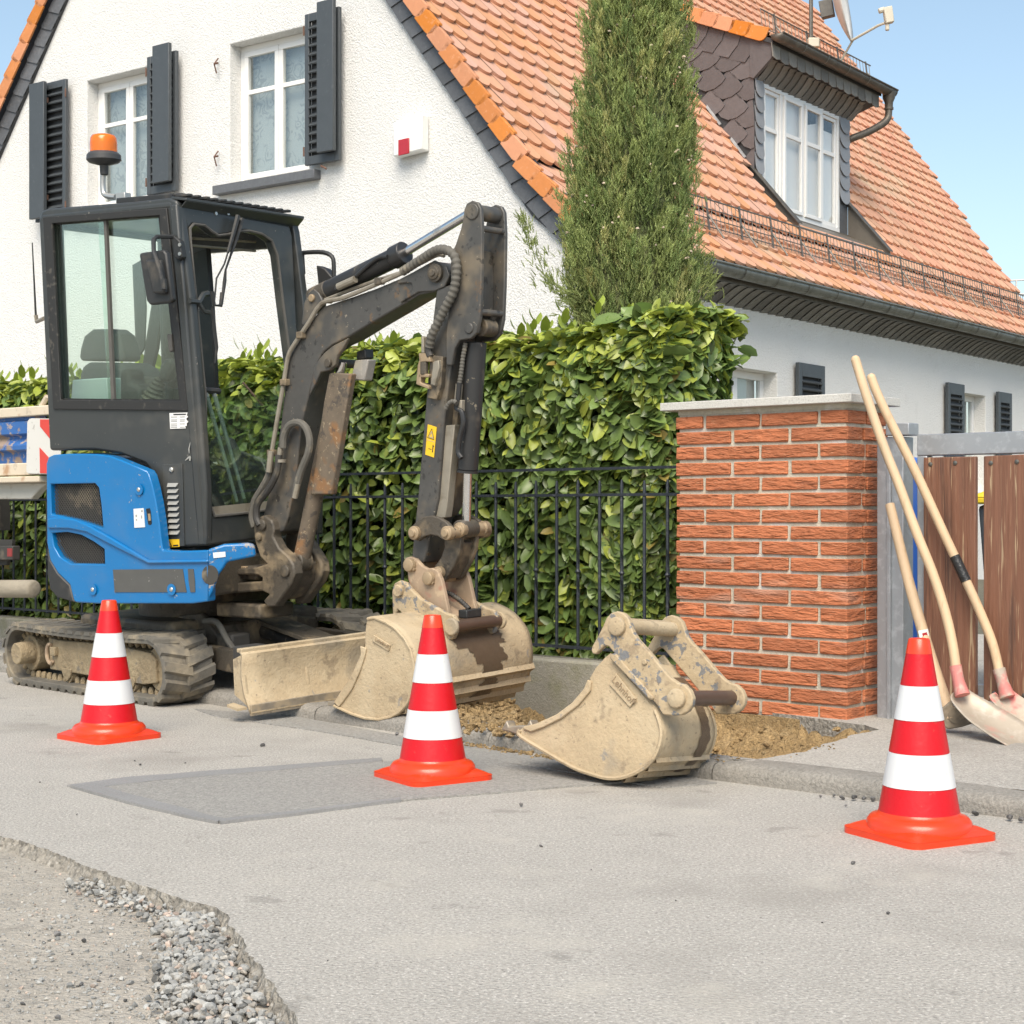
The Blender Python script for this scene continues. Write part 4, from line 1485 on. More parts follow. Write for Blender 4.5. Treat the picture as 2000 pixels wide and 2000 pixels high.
m_ = MB(); m_.box(hd, V((.045, 0, .01)), V((0, .04, 0)), V((-.012, 0, .085))); m_.cyl(dp(1728, 18, -.42), dp(1716, 22, -.42), .03, 10)
m_.cyl(dp(1733, 46, -.42), dp(1733, 60, -.42), .022, 10)
m_.build("receiver_head", "dish_beige", dish, bevel=.01)
m_ = MB(); m_.box(cc - ax_n * .08 - upv * .05, ax_n * .07, upv * .09, sdv * .06); m_.build("mount_bracket", "steel_guard", dish, bevel=.006)
MB().tube([low + ax_n * .02, dp(1636, 130, .1)], .012, 6).build("strut", "dish_beige", dish)
MB().box(dp(1588, 85, .0), V((.06, 0, 0)), V((0, .06, 0)), V((0, 0, .05))).build("foot", "dish_beige", dish, bevel=.01)
# neighbour's aerial seen past the roof end
an = thing("roof_aerial", dp(1990, 570, 6), "thin white aerial rods peeping past the right roof end", "aerial")
D_Y = 24
MB().tube([dp(1960, 549), dp(2060, 543)], .012, 6).build("boom", "dish_white", an)
MB().tube([dp(1985, 547), dp(1985, 566), dp(1990, 574), dp(2010, 574)], .012, 6).build("dipole", "dish_white", an)
MB().tube([dp(2030, 545), dp(2030, 700)], .02, 6).build("mast", "dish_white", an)

# ================================================================== PILLAR, FENCE, HEDGE, GATE
SD = V((-.756, .654, 0)).normalized(); SN = V((.654, .756, 0)).normalized()     # street direction to the left, and away from the street
PC = V((1.232, 6.02, .045))            # front corner of the pillar at its base
PW_, PD_ = .765, .31
NCOURSE, CH = 19, .0612
pillar = thing("brick_pillar", PC + SD * PW_ / 2, "orange red brick gate pillar with pale joints and granite cap", "pillar")


def pp(s, n, z):
    return PC + SD * s + SN * n + V((0, 0, z))


TOP = NCOURSE * CH
MB().prism([pp(.010, .010, -.1), pp(PW_ - .010, .010, -.1), pp(PW_ - .010, PD_ - .01, -.1), pp(.010, PD_ - .01, -.1)], ZUP * (TOP + .1)).build("mortar_core", "mortar", pillar, smooth=0)
BH = CH - .0135
bricks_mesh = {}


def brick(s0, s1, n0, n1, k, corner=None):
    """brick in pillar axes with an uneven front"""
    z0 = k * CH + .002
    c = pp((s0 + s1) / 2, (n0 + n1) / 2, z0 + BH / 2)
    key = (round(s1 - s0, 3), round(n1 - n0, 3), rng.randrange(3))
    if key not in bricks_mesh:
        m = MB(); hx, hy, hz = (s1 - s0) / 2, (n1 - n0) / 2, BH / 2
        m.box((0, 0, 0), SD * hx, SN * hy, ZUP * hz)
        for v in m.v:
            v += V((rng.uniform(-1, 1), rng.uniform(-1, 1), rng.uniform(-1, 1))) * .0018
        me = m.mesh("brick"); setmat(me, "brick")
        bm = bmesh.new(); bm.from_mesh(me)
        bmesh.ops.bevel(bm, geom=list(bm.edges), offset=.003, segments=1, affect='EDGES')
        bm.to_mesh(me); bm.free()
        bricks_mesh[key] = me
    j = V((rng.uniform(-.002, .002), rng.uniform(-.002, .002), rng.uniform(-.0012, .0012)))
    inst("brick", bricks_mesh[key], pillar, Matrix.Translation(c + j) @ Matrix.Rotation(rng.uniform(-.004, .004), 4, 'Z'))


BL, HDR, JT = .241, .114, .0145
for k in range(NCOURSE):
    if k % 2 == 0:
        # front: stretchers from the corner end with a half brick at the far end
        s = 0.0; first = True
        lens = [HDR, BL, BL, HDR + .012]
        for L_ in lens:
            brick(s, min(s + L_, PW_), 0, HDR if not first else PD_ * .45 - .0, k)
            if first: pass
            first = False
            s += L_ + JT
        brick(0, HDR, PD_ * .45 + JT, PD_, k)
        brick(PW_ - HDR, PW_, HDR + JT, PD_, k)
    else:
        s = 0.0
        for i, L_ in enumerate([BL, BL, BL + .013]):
            brick(s, min(s + L_, PW_), 0, HDR, k)
            s += L_ + JT
        brick(0, HDR, HDR + JT, PD_ - .0, k)
        brick(PW_ - HDR, PW_, HDR + JT, PD_, k)
cap = MB(); o_ = .035
cap.prism([pp(-o_, -o_, TOP + .014), pp(PW_ + .055, -o_, TOP + .014), pp(PW_ + .055, PD_ + o_, TOP + .014), pp(-o_, PD_ + o_, TOP + .014)], ZUP * .032)
cap.build("granite_cap", "granite", pillar, bevel=.003)
MB().prism([pp(.006, .006, TOP - .004), pp(PW_ - .006, .006, TOP - .004), pp(PW_ - .006, PD_ - .006, TOP - .004), pp(.006, PD_ - .006, TOP - .004)], ZUP * .02).build("mortar_bed", "mortar", pillar, smooth=0)
fnd = MB().prism([pp(-.01, -.012, -.42), pp(PW_ + .01, -.012, -.42), pp(PW_ + .01, PD_, -.42), pp(-.01, PD_, -.42)], ZUP * .418)
fnd.build("foundation", "soil", pillar, smooth=0)

# --- iron fence on a low concrete plinth
F0 = pp(PW_, .17, 0); F0.z = 0
FL = 7.4
plinth = thing("plinth_wall", F0 + SD * 3, "low mossy concrete plinth wall under the iron fence", "wall")
PZ = .185


def fp(s, n, z): return F0 + SD * s + SN * n + V((0, 0, z))


k = 0
s = -.02
while s < FL:
    s2 = min(s + 2.1, FL)
    MB().prism([fp(s, -.075, -.4), fp(s2 - .006, -.075, -.4), fp(s2 - .006, .075, -.4), fp(s, .075, -.4)], ZUP * (.4 + PZ)).build("plinth_section", "plinth", plinth, bevel=.012)
    s = s2
fence = thing("iron_fence", F0 + SD * 3, "dark wrought iron railing with twisted bars in front of the hedge", "fence")
for z, hw_ in ((.235, .011), (.893, .010), (1.005, .009)):
    MB().beam(fp(-.02, 0, z), fp(FL, 0, z), SN, ZUP, hw_, .006).build("rail", "fence_iron", fence)


def bar_mesh(twist, top):
    m = MB(); z0, z1 = .22, top
    m.tube([V((0, 0, z0)), V((0, 0, z1 - .02)), V((0, 0, z1))], [.0075, .0075, .004], 6)
    if twist:
        # flattened, twisted leaf shapes in the middle of the bar with a small ring between
        for zc in (.50, .62):
            rows = []
            for i in range(9):
                t = i / 8; z = zc - .05 + .10 * t
                w = .0085 + .011 * sin(pi * t)
                an = pi * .5 * t
                d = SD * cos(an) + SN * sin(an)
                rows.append([V((0, 0, z)) + d * w, V((0, 0, z)) + d.cross(ZUP) * .006, V((0, 0, z)) - d * w, V((0, 0, z)) - d.cross(ZUP) * .006, V((0, 0, z)) + d * w])
            m.sheet(rows)
        m.lathe([(.0075, -.010), (.013, 0), (.0075, .010)], V((0, 0, .56)), ZUP, 8, False)
    me = m.mesh("fence_bar"); setmat(me, "fence_iron"); shade(me, 40)
    return me


bars = [bar_mesh(False, .955), bar_mesh(True, .955)]
s, i = .045, 0
while s < FL:
    inst("fence_bar", bars[i % 2], fence, Matrix.Translation(fp(s, 0, 0) + V((0, 0, rng.uniform(-.004, .004)))))
    s += .118; i += 1
for s in (1.35, 3.9, 6.3):
    MB().beam(fp(s, 0, .893), fp(s, 0, 1.005), SN, SD, .008, .008).build("fence_stay", "fence_iron", fence)

# --- hedge behind the fence
HD = .62
hedge = thing("laurel_hedge", fp(3, .45, .1), "dense glossy cherry laurel hedge behind the iron railing", "hedge")
HS0, HS1 = .24, 7.6


def htop(s): return 1.64 + .035 * noise.noise(V((s * 1.7, 0, 0))) + .05 * max(0, 1 - abs(s - .5) / .8)


def hedge_pt(rr, inner=0.0):
    """a point on the hedge surface, its outward normal, and how high it is (0..1)"""
    k = rr.random()
    if k < .62:                                     # front
        s = HS0 + .06 + (HS1 - HS0) * rr.random() ** 1.45
        z = .10 + (htop(s) - .12) * rr.random()
        n_ = .115 + .06 * noise.noise(V((s * 2.6, z * 2.6, 0))) + inner
        n_ += .16 * max(0, (z - htop(s) + .2) / .2) ** 2
        return fp(s, n_, z), (-SN + ZUP * (.25 + .8 * max(0, (z - htop(s) + .25) / .25)) + SD * rr.uniform(-.5, .5)).normalized(), z / 1.7, s
    if k < .88:                                     # top
        s = HS0 + (HS1 - HS0) * rr.random() ** 1.3
        n_ = .12 + HD * rr.random()
        z = htop(s) + .03 * noise.noise(V((s * 5, n_ * 5, 2))) - inner - .10 * max(0, (.28 - n_) / .28)
        return fp(s, n_, z), (ZUP - SN * .25 + SD * rr.uniform(-.5, .5) + SN * rr.uniform(-.5, .5)).normalized(), 1.0, s
    z = .12 + (htop(HS0) - .12) * rr.random()        # right end, bulging
    an = rr.uniform(-1.2, 1.2)
    n_ = .10 + HD / 2 + HD / 2 * sin(an)
    s = HS0 + .16 * (1 - cos(an)) + inner
    return fp(s, n_, z), (-SD * cos(an) + SN * sin(an) + ZUP * .3).normalized(), z / 1.7, s


def leaf_geo(L_, W_, fold, curl):
    vs, fs = [], []
    prof_ = [(0, .08), (.18, .74), (.48, 1.0), (.80, .82), (1.0, .10)]
    for t, w in prof_:
        y = t * L_; z = -curl * L_ * (t ** 2)
        vs += [V((-w * W_ / 2, y, z + fold * w * W_)), V((0, y, z)), V((w * W_ / 2, y, z + fold * w * W_))]
    for i in range(4):
        a = i * 3
        fs += [(a, a + 1, a + 4, a + 3), (a + 1, a + 2, a + 5, a + 4)]
    return vs, fs


LEAF = [leaf_geo(.100, .048, .16, .12), leaf_geo(.086, .046, .10, .28), leaf_geo(.110, .050, .20, .05)]
leaf_me = []
for lv, lf in LEAF:
    me = MB().add(lv, lf).mesh("leaf"); setmat(me, "leaf_obj"); shade(me, 80); leaf_me.append(me)


def leaf_matrix(p, nrm, rr, sc):
    # leaf plane roughly faces the normal and hangs or stands at random
    d = V((rr.gauss(0, 1), rr.gauss(0, 1), rr.gauss(.2, .9)))
    z = (nrm + V((rr.gauss(0, .42), rr.gauss(0, .42), rr.gauss(.25, .42)))).normalized()
    y = (d - z * d.dot(z)).normalized()
    x = y.cross(z)
    return mat3(x * sc, y * sc, z * sc, p - y * .045 * sc)


def leaf_col(h, rr):
    k = rr.random()
    top = max(0, (h - .80) / .2)
    if rr.random() < .10 + .58 * top:              # young shoots, yellow green
        g = rr.uniform(.75, 1.25)
        return (.33 * g, .385 * g, .06 * g)
    g = rr.uniform(.6, 1.35)
    if k < .12: return (.20 * g, .245 * g, .055 * g)
    if k < .15: return (.28 * g, .22 * g, .06 * g)
    return (.145 * g, .215 * g, .055 * g)


rl = random.Random(23)
cand = []
for i in range(17500):
    p, nrm, h, s = hedge_pt(rl, rl.choice((0, 0, .03, .07)))
    cand.append((p, nrm, h))
front = sorted([c for c in cand if 0 < proj(c[0])[0] < 1460 and c[1].y < .2], key=lambda c: c[0].y)
# the largest leaves in the picture: nearest, spread through the visible face
vis_l = [c for c in front if not (420 < proj(c[0])[0] < 640)][:900]
rl.shuffle(vis_l)
single = set(id(c) for c in vis_l[:300])
mb = MB(); cols = []
for c in cand:
    p, nrm, h = c
    sc = rl.uniform(.62, 1.2)
    M_ = leaf_matrix(p, nrm, rl, sc)
    col = leaf_col(h, rl)
    k = rl.randrange(3)
    if id(c) in single:
        inst("leaf", leaf_me[k], hedge, M_, col + (1,))
    else:
        lv, lf = LEAF[k]
        mb.add([M_ @ v for v in lv], lf); cols += [col] * len(lf)
# inner foliage, its green lightened to brighten the dark gaps
for i in range(5200):
    p, nrm, h, s = hedge_pt(rl, rl.uniform(.10, .24))
    M_ = leaf_matrix(p, nrm, rl, rl.uniform(.9, 1.4)); lv, lf = LEAF[rl.randrange(3)]
    col = tuple(x * 1.15 for x in leaf_col(min(h, .7), rl))
    mb.add([M_ @ v for v in lv], lf); cols += [col] * len(lf)


def fast_build(mb, name, material, parent, cols, smooth=80):
    me = bpy.data.meshes.new(name)
    me.from_pydata(mb.v, [], mb.f)
    o = link(name, me, None)
    if parent is not None:
        o.parent = parent; o.matrix_parent_inverse = Matrix.Translation(-PW(parent))
    setmat(me, material); shade(me, smooth)
    colour_mesh(me, cols)
    o["kind"] = "stuff"
    return o


fast_build(mb, "leaves", "leaf_mass", hedge, cols)
# long fresh shoots over the top
mb = MB(); cols = []
for i in range(70):
    s = HS0 + .1 + rl.random() * 6.6; n_ = rl.uniform(.16, .6)
    base = fp(s, n_, htop(s) - .03); tip = base + V((rl.gauss(0, .03), rl.gauss(0, .03), rl.uniform(.05, .13)))
    for j in range(5):
        p = base.lerp(tip, j / 4); an = j * 2.4
        nrm = V((cos(an), sin(an), .9)).normalized()
        d = V((cos(an), sin(an), 1.1)).normalized()
        x = d.cross(nrm).normalized(); z = x.cross(d)
        lv, lf = LEAF[j % 3]; sc = rl.uniform(.55, .95)
        M_ = mat3(x * sc, d * sc, z * sc, p)
        mb.add([M_ @ v for v in lv], lf); g = rl.uniform(.8, 1.2); cols += [(.29 * g, .36 * g, .05 * g)] * len(lf)
fast_build(mb, "shoots", "leaf_mass", hedge, cols)
for i in range(26):
    s = HS0 + .3 + i * .3
    b_ = fp(s, .12 + HD / 2 + rl.uniform(-.1, .1), .0)
    path = smooth_path([b_, b_ + V((rl.gauss(0, .06), rl.gauss(0, .06), .5)), b_ + V((rl.gauss(0, .12), rl.gauss(0, .12), 1.0)), b_ + V((rl.gauss(0, .16), rl.gauss(0, .12), 1.5))], 3)
    MB().tube(path, .017, 6, True, .006).build("stem", "bark", hedge)
# solid core of the hedge, inner shade put into its dark green
MB().prism([fp(HS0 + .28, .36, .14), fp(HS1, .36, .14), fp(HS1, .36, 1.5), fp(HS0 + .28, .36, 1.52)], SN * .26).build("dark_core", "hedge_core_shade" if "hedge_core_shade" in M else mat("hedge_core_shade", (.03, .045, .014), .9, var=[(14, .6)], bumps=[(22, .05, 3)]), hedge, smooth=0)
# bare ground behind the fence
MB().add([fp(-6, -.0, .055), fp(14, -.0, .055), fp(14, 12, .055), fp(-6, 12, .055)], [(0, 1, 2, 3)]).build("yard", "yard", kind="structure", smooth=0)

# --- cypress
CY = V((.66, 9.3, .05))
cyp = thing("cypress_tree", CY, "tall columnar cypress with small pale cones before the tiled roof", "tree")
MB().tube([CY, CY + V((.02, 0, 1.6)), CY + V((.04, 0, 3.2)), CY + V((.02, 0, 4.6))], [.07, .055, .035, .01], 8).build("trunk", "bark", cyp)


def cyp_c(z):
    """centre line and radius at height z, from the outline in the photo"""
    Y = CY.y
    py = 1000 - (z - CAM_H) * FPX / Y
    tab = [(-420, 1260, 10), (-200, 1252, 40), (0, 1244, 82), (100, 1240, 100), (200, 1236, 110), (300, 1231, 118), (400, 1226, 123), (480, 1226, 126), (560, 1230, 136), (640, 1236, 134), (760, 1240, 120), (1000, 1240, 90)]
    for (y0, c0, r0), (y1, c1, r1) in zip(tab, tab[1:]):
        if y0 <= py <= y1:
            t = (py - y0) / (y1 - y0)
            return ((c0 + (c1 - c0) * t) - 1000) / FPX * Y, (r0 + (r1 - r0) * t) / FPX * Y
    return (240 / FPX * Y, .03)


rc = random.Random(31)
mb = MB(); cols = []


def spray(p, d, size, col):
    """feathery twig: a stem with short scale-leaved side shoots"""
    d = d.normalized()
    a = d.orthogonal().normalized()
    a = (a * cos(rc.uniform(0, 6.28)) + d.cross(a) * sin(rc.uniform(0, 6.28))).normalized()
    b = d.cross(a)
    tip = p + d * size
    w = size * .06
    mb.add([p - a * w, p + a * w, tip], [(0, 1, 2)]); cols.append(col)
    for i in range(6):
        t = .12 + .13 * i
        q = p + d * size * t
        sgn = 1 if i % 2 else -1
        e = (d * 1.0 + a * sgn * .75 + b * rc.uniform(-.5, .5)).normalized()
        l_ = size * (.46 - .3 * t)
        g = rc.uniform(.9, 1.15)
        mb.add([q - b * w, q + b * w, q + e * l_], [(0, 1, 2)]); cols.append(tuple(x * g for x in col))


def cyp_col(rc, k):
    g = rc.uniform(.75, 1.25)
    base = (.31, .36, .135) if k < .55 else ((.225, .29, .105) if k < .85 else (.40, .40, .165))
    return tuple(x * g for x in base)


# clumps: upright plumes, each a bunch of sprays that narrows to a tip
for i in range(800):
    z = .85 + 3.6 * rc.random()
    x0, R_ = cyp_c(z)
    an = rc.uniform(0, 2 * pi)
    if sin(an) > .35 and rc.random() < .8: an = -an          # mostly the side that can be seen
    rr_ = R_ * rc.uniform(.74, .97)
    lump = 1 + .14 * noise.noise(V((cos(an) * 2.2, sin(an) * 2.2, z * 2.4)))
    c = V((x0 + cos(an) * rr_ * lump, CY.y + sin(an) * rr_ * lump, z))
    out = V((cos(an), sin(an), 0))
    colk = rc.random()
    L_ = rc.uniform(.20, .40)
    axis = (ZUP + out * rc.uniform(.05, .38) + V((rc.gauss(0, .12), rc.gauss(0, .12), 0))).normalized()
    wid = rc.uniform(.030, .048)
    for j in range(64):
        t = rc.random() ** .75
        q = c - axis * L_ * .45 + axis * L_ * t + V((rc.gauss(0, 1), rc.gauss(0, 1), rc.gauss(0, 1))) * wid * (1.1 - t)
        d = axis + V((rc.gauss(0, .34), rc.gauss(0, .34), rc.gauss(0, .15)))
        g = .8 + .45 * t  # shading put into the colour: plume base darker, tip lighter
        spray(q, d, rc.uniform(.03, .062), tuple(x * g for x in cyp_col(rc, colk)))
for i in range(3600):                       # inner foliage
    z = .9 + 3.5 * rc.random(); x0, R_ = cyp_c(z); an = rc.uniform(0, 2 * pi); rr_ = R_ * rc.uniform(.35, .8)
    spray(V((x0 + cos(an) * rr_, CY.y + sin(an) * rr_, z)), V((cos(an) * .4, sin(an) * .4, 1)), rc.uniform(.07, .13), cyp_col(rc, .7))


def branch_px(pts, n_, Y, spread):
    P_ = [V(((x - 1000) / FPX * Y, Y, CAM_H - (y - 1000) / FPX * Y)) for x, y in pts]
    path = smooth_path(P_, 6)
    for i in range(n_):
        t = rc.random(); k_ = min(int(t * (len(path) - 1)), len(path) - 2)
        q = path[k_].lerp(path[k_ + 1], t * (len(path) - 1) - k_)
        d = (path[k_ + 1] - path[k_]).normalized()
        s_ = spread * (1 - .75 * t)
        spray(q + V((rc.gauss(0, s_), rc.gauss(0, s_), rc.gauss(0, s_))), d + V((rc.gauss(0, .5), rc.gauss(0, .3), rc.gauss(.2, .4))), rc.uniform(.035, .07), cyp_col(rc, .3))


branch_px([(1150, 590), (1090, 560), (1055, 510), (1030, 455), (1022, 430)], 210, 9.1, .055)
branch_px([(1150, 600), (1110, 590), (1085, 570), (1070, 545)], 120, 9.1, .06)
branch_px([(1290, 200), (1318, 150), (1345, 90), (1350, 60)], 160, 9.3, .045)
branch_px([(1300, 130), (1330, 70), (1345, 10)], 140, 9.3, .05)
branch_px([(1330, 560), (1365, 540), (1385, 505)], 130, 9.3, .05)
branch_px([(1300, 590), (1360, 585), (1390, 545)], 160, 9.3, .07)
branch_px([(1335, 330), (1352, 290), (1362, 250)], 80, 9.3, .03)
fast_build(mb, "crown", "cypress_leaf", cyp, cols, 0)
rows = []
for i in range(40):
    z = .9 + 3.6 * i / 39; x0, R_ = cyp_c(z)
    rows.append([V((x0 + cos(2 * pi * k / 24) * R_ * (.70 + .14 * noise.noise(V((k * .9, i * .8, 0)))), CY.y + sin(2 * pi * (k % 24) / 24) * R_ * .72, z)) for k in range(25)])
MB().sheet(rows).build("dark_core", mat("cypress_core_shade", (.15, .17, .075), .95, var=[(26, .7)], bumps=[(30, .05, 3)]), cyp)  # solid core filling the crown, coloured darker than the sprays for inner shade
cone_me = MB().add([v * .0105 for v in rock(1.0, 77, .95, ICO1)], ICO1[1]).mesh("cypress_cone"); setmat(cone_me, "cypress_cone"); shade(cone_me, 40)
for i in range(42):
    z = rc.uniform(1.9, 3.6); x0, R_ = cyp_c(z); an = -rc.uniform(.3, 2.85); rr_ = R_ * 1.03
    c = V((x0 + cos(an) * rr_, CY.y + sin(an) * rr_, z))
    for j in range(rc.choice((1, 1, 2, 3))):
        inst("cypress_cone", cone_me, cyp, Matrix.Translation(c + V((rc.gauss(0, .016), rc.gauss(0, .012), rc.gauss(0, .016)))) @ Matrix.Rotation(rc.uniform(0, 6), 4, 'Z'))

# --- gate to the right of the pillar
G0 = pp(0, .16, 0); G0.z = .05
GD = -SD                                            # the gate runs on to the right, towards the viewer


def gp_(x, n_, z): return G0 + GD * x + SN * n_ + V((0, 0, z))


gq = lambda px, py, n_=0.0: onplane(px, py, G0 + SN * n_, SN)


def gl(px, py, n_=0.0):
    q = gq(px, py, n_) - G0
    return q.dot(GD), q.z


post = thing("gate_post", gp_(.1, 0, 0), "galvanised steel gate post between brick pillar and wooden gate", "post")
x1, zt = gl(1775, 845); x2, _ = gl(1800, 1000)
xl, _ = gl(1732, 1000)
m_ = MB(); m_.prism([gp_(xl - .03, -.02, -.05), gp_(x1 - .012, -.02, -.05), gp_(x1 - .012, .06, -.05), gp_(xl - .03, .06, -.05)], ZUP * (zt + .035)); m_.build("channel", "galvanised", post, bevel=.003)
m_ = MB(); m_.prism([gp_(xl + .015, -.03, -.05), gp_(xl + .03, -.03, -.05), gp_(xl + .03, -.021, -.05), gp_(xl + .015, -.021, -.05)], ZUP * (zt - .02)); m_.build("rib", "galvanised", post, bevel=.002)
m_ = MB(); m_.prism([gp_(xl + .01, -.03, zt - .01), gp_(x1 + .015, -.03, zt - .01), gp_(x1 + .015, .05, zt - .01), gp_(xl + .01, .05, zt - .01)], ZUP * .045); m_.build("post_cap", "galvanised", post, bevel=.003)
gate = thing("wooden_gate", gp_(.6, 0, 0), "weathered brown plank gate in a galvanised steel frame", "gate")
zb_top, zb_bot = gl(1900, 845)[1], gl(1900, 888)[1]
zlow = gl(1860, 1345)[1]
GE = 1.5
xg = gl(1792, 900)[0]
m_ = MB(); m_.beam(gp_(xg, .02, (zb_top + zb_bot) / 2), gp_(GE, .02, (zb_top + zb_bot) / 2), SN, ZUP, .025, (zb_top - zb_bot) / 2); m_.build("top_rail", "galvanised", gate, bevel=.004)
m_ = MB(); m_.beam(gp_(xg, .02, zlow - .0), gp_(GE, .02, zlow - .0), SN, ZUP, .02, .022); m_.build("bottom_rail", "galvanised", gate, bevel=.004)
m_ = MB(); m_.beam(gp_(xg + .02, .02, zlow), gp_(xg + .02, .02, zb_bot), SN, GD, .025, .02); m_.build("stile", "galvanised", gate, bevel=.004)
pl_edges = [((1811, 1913), 893), ((1928, 2040), 893)]
zpb, zpt = gl(1860, 1362)[1], gl(1860, 893)[1]
x_a = gl(1811, 1000)[0]; x_b = gl(1912, 1000)[0]; x_c = gl(1928, 1000)[0]
pw = x_b - x_a; gap_ = x_c - x_b
x = x_a; i = 0
while x < GE - .05:
    MB().prism([gp_(x, -.03, zpb), gp_(x + pw, -.03, zpb), gp_(x + pw, -.03, zpt + .004 * (i % 2)), gp_(x, -.03, zpt)], SN * .024).build("plank", "gate_wood", gate, bevel=.003)
    for bx_, bz in ((x + pw * .14, zpt - .025), (x + pw * .62, zpt - .022), (x + pw * .2, zpb + .03), (x + pw * .75, zpb + .03)):
        MB().lathe([(.008, 0), (.008, .003), (.004, .005)], gp_(bx_, -.03, bz), -SN, 10).build("bolt", "bolt", gate)
    x += pw + gap_; i += 1
# wheeled bins behind the gate
def wheelie(s_x, n_, hgt, wid, body, lid, label):
    c = gp_(s_x, n_, 0)
    b_ = thing("wheelie_bin", c, label, "bin")
    r0, r1 = wid * .42, wid * .5
    m_ = MB()
    q0 = [c + GD * a * r0 + SN * b * r0 for a, b in ((-1, -1), (1, -1), (1, 1), (-1, 1))]
    q1 = [c + GD * a * r1 + SN * b * r1 + ZUP * hgt for a, b in ((-1, -1), (1, -1), (1, 1), (-1, 1))]
    m_.add(q0 + q1, [(3, 2, 1, 0), (4, 5, 6, 7), (0, 1, 5, 4), (1, 2, 6, 5), (2, 3, 7, 6), (3, 0, 4, 7)])
    m_.build("body", body, b_, bevel=.02)
    m_ = MB()
    e = r1 + .025
    q = [c + GD * a * e + SN * b * e + ZUP * hgt for a, b in ((-1, -1), (1, -1), (1, 1), (-1, 1))]
    m_.prism([p + ZUP * .004 for p in q], ZUP * .03)
    q2 = [c + GD * a * e * .85 + SN * b * e * .85 + ZUP * (hgt + .06) for a, b in ((-1, -1), (1, -1), (1, 1), (-1, 1))]
    m_.add([p + ZUP * .034 for p in q] + q2, [(0, 1, 5, 4), (1, 2, 6, 5), (2, 3, 7, 6), (3, 0, 4, 7), (4, 5, 6, 7)])
    m_.build("lid", lid, b_, bevel=.008)
    for sgn in (-1, 1):
        w_ = c + GD * sgn * r0 + SN * r0 + ZUP * .06
        MB().cyl(w_ - GD * .02, w_ + GD * .02, .08, 14).build("wheel", "bin_grey", b_)


wheelie(gl(1808, 1000, .55)[0] - .30, .62, .93, .56, "bin_blue", "bin_blue", "blue wheeled bin glimpsed beside the gate post")
wheelie(gl(1925, 1000, .55)[0] + .0, 1.35, .80, .56, "bin_grey", "bin_yellow", "grey wheeled bin with yellow lid behind the gate planks")

# ================================================================== EXCAVATOR
UC = Frame(onz(300, 1381), 46, 3)              # undercarriage: origin at the near track, outer lower front
UP = Frame(onz(340, 1382), 32, 3, 1.5)         # slewed upper carriage
BM = Frame((-.92, 6.97, 0), 39, 2)             # boom plane
exc = thing("mini_excavator", UC.P(-.6, .6, 0), "blue and black mini excavator parked against the kerb, arm lowered", "excavator")

c4 = crop(60, 350, 540 / 1932)         # photo crops that the outlines were traced in
cA = crop(0, 650, 650 / 1932)
cB = crop(400, 350, 650 / 1932)
cC = crop(400, 900, 650 / 1932)


def pl(fr, pts, d): return [fr.U(x, y, d) for x, y in pts]


def poly(name, fr, pts, d, t, material, parent, bevel=0.0, holes=(), **kw):
    return MB().prism(pl(fr, pts, d), fr.w * t, [pl(fr, h, d) for h in holes]).build(name, material, parent, bevel=bevel, **kw)


def pin(name, fr, px, py, d0, d1, r, material, parent, bev=.003):
    c = fr.U(px, py, d0)
    return MB().cyl(c, c + fr.w * (d1 - d0), r, 18).build(name, material, parent, bevel=bev)


def rpx(fr, n, d):        # metres of n photo pixels at this plane, near the middle of the machine
    return n * 6.6 / FPX


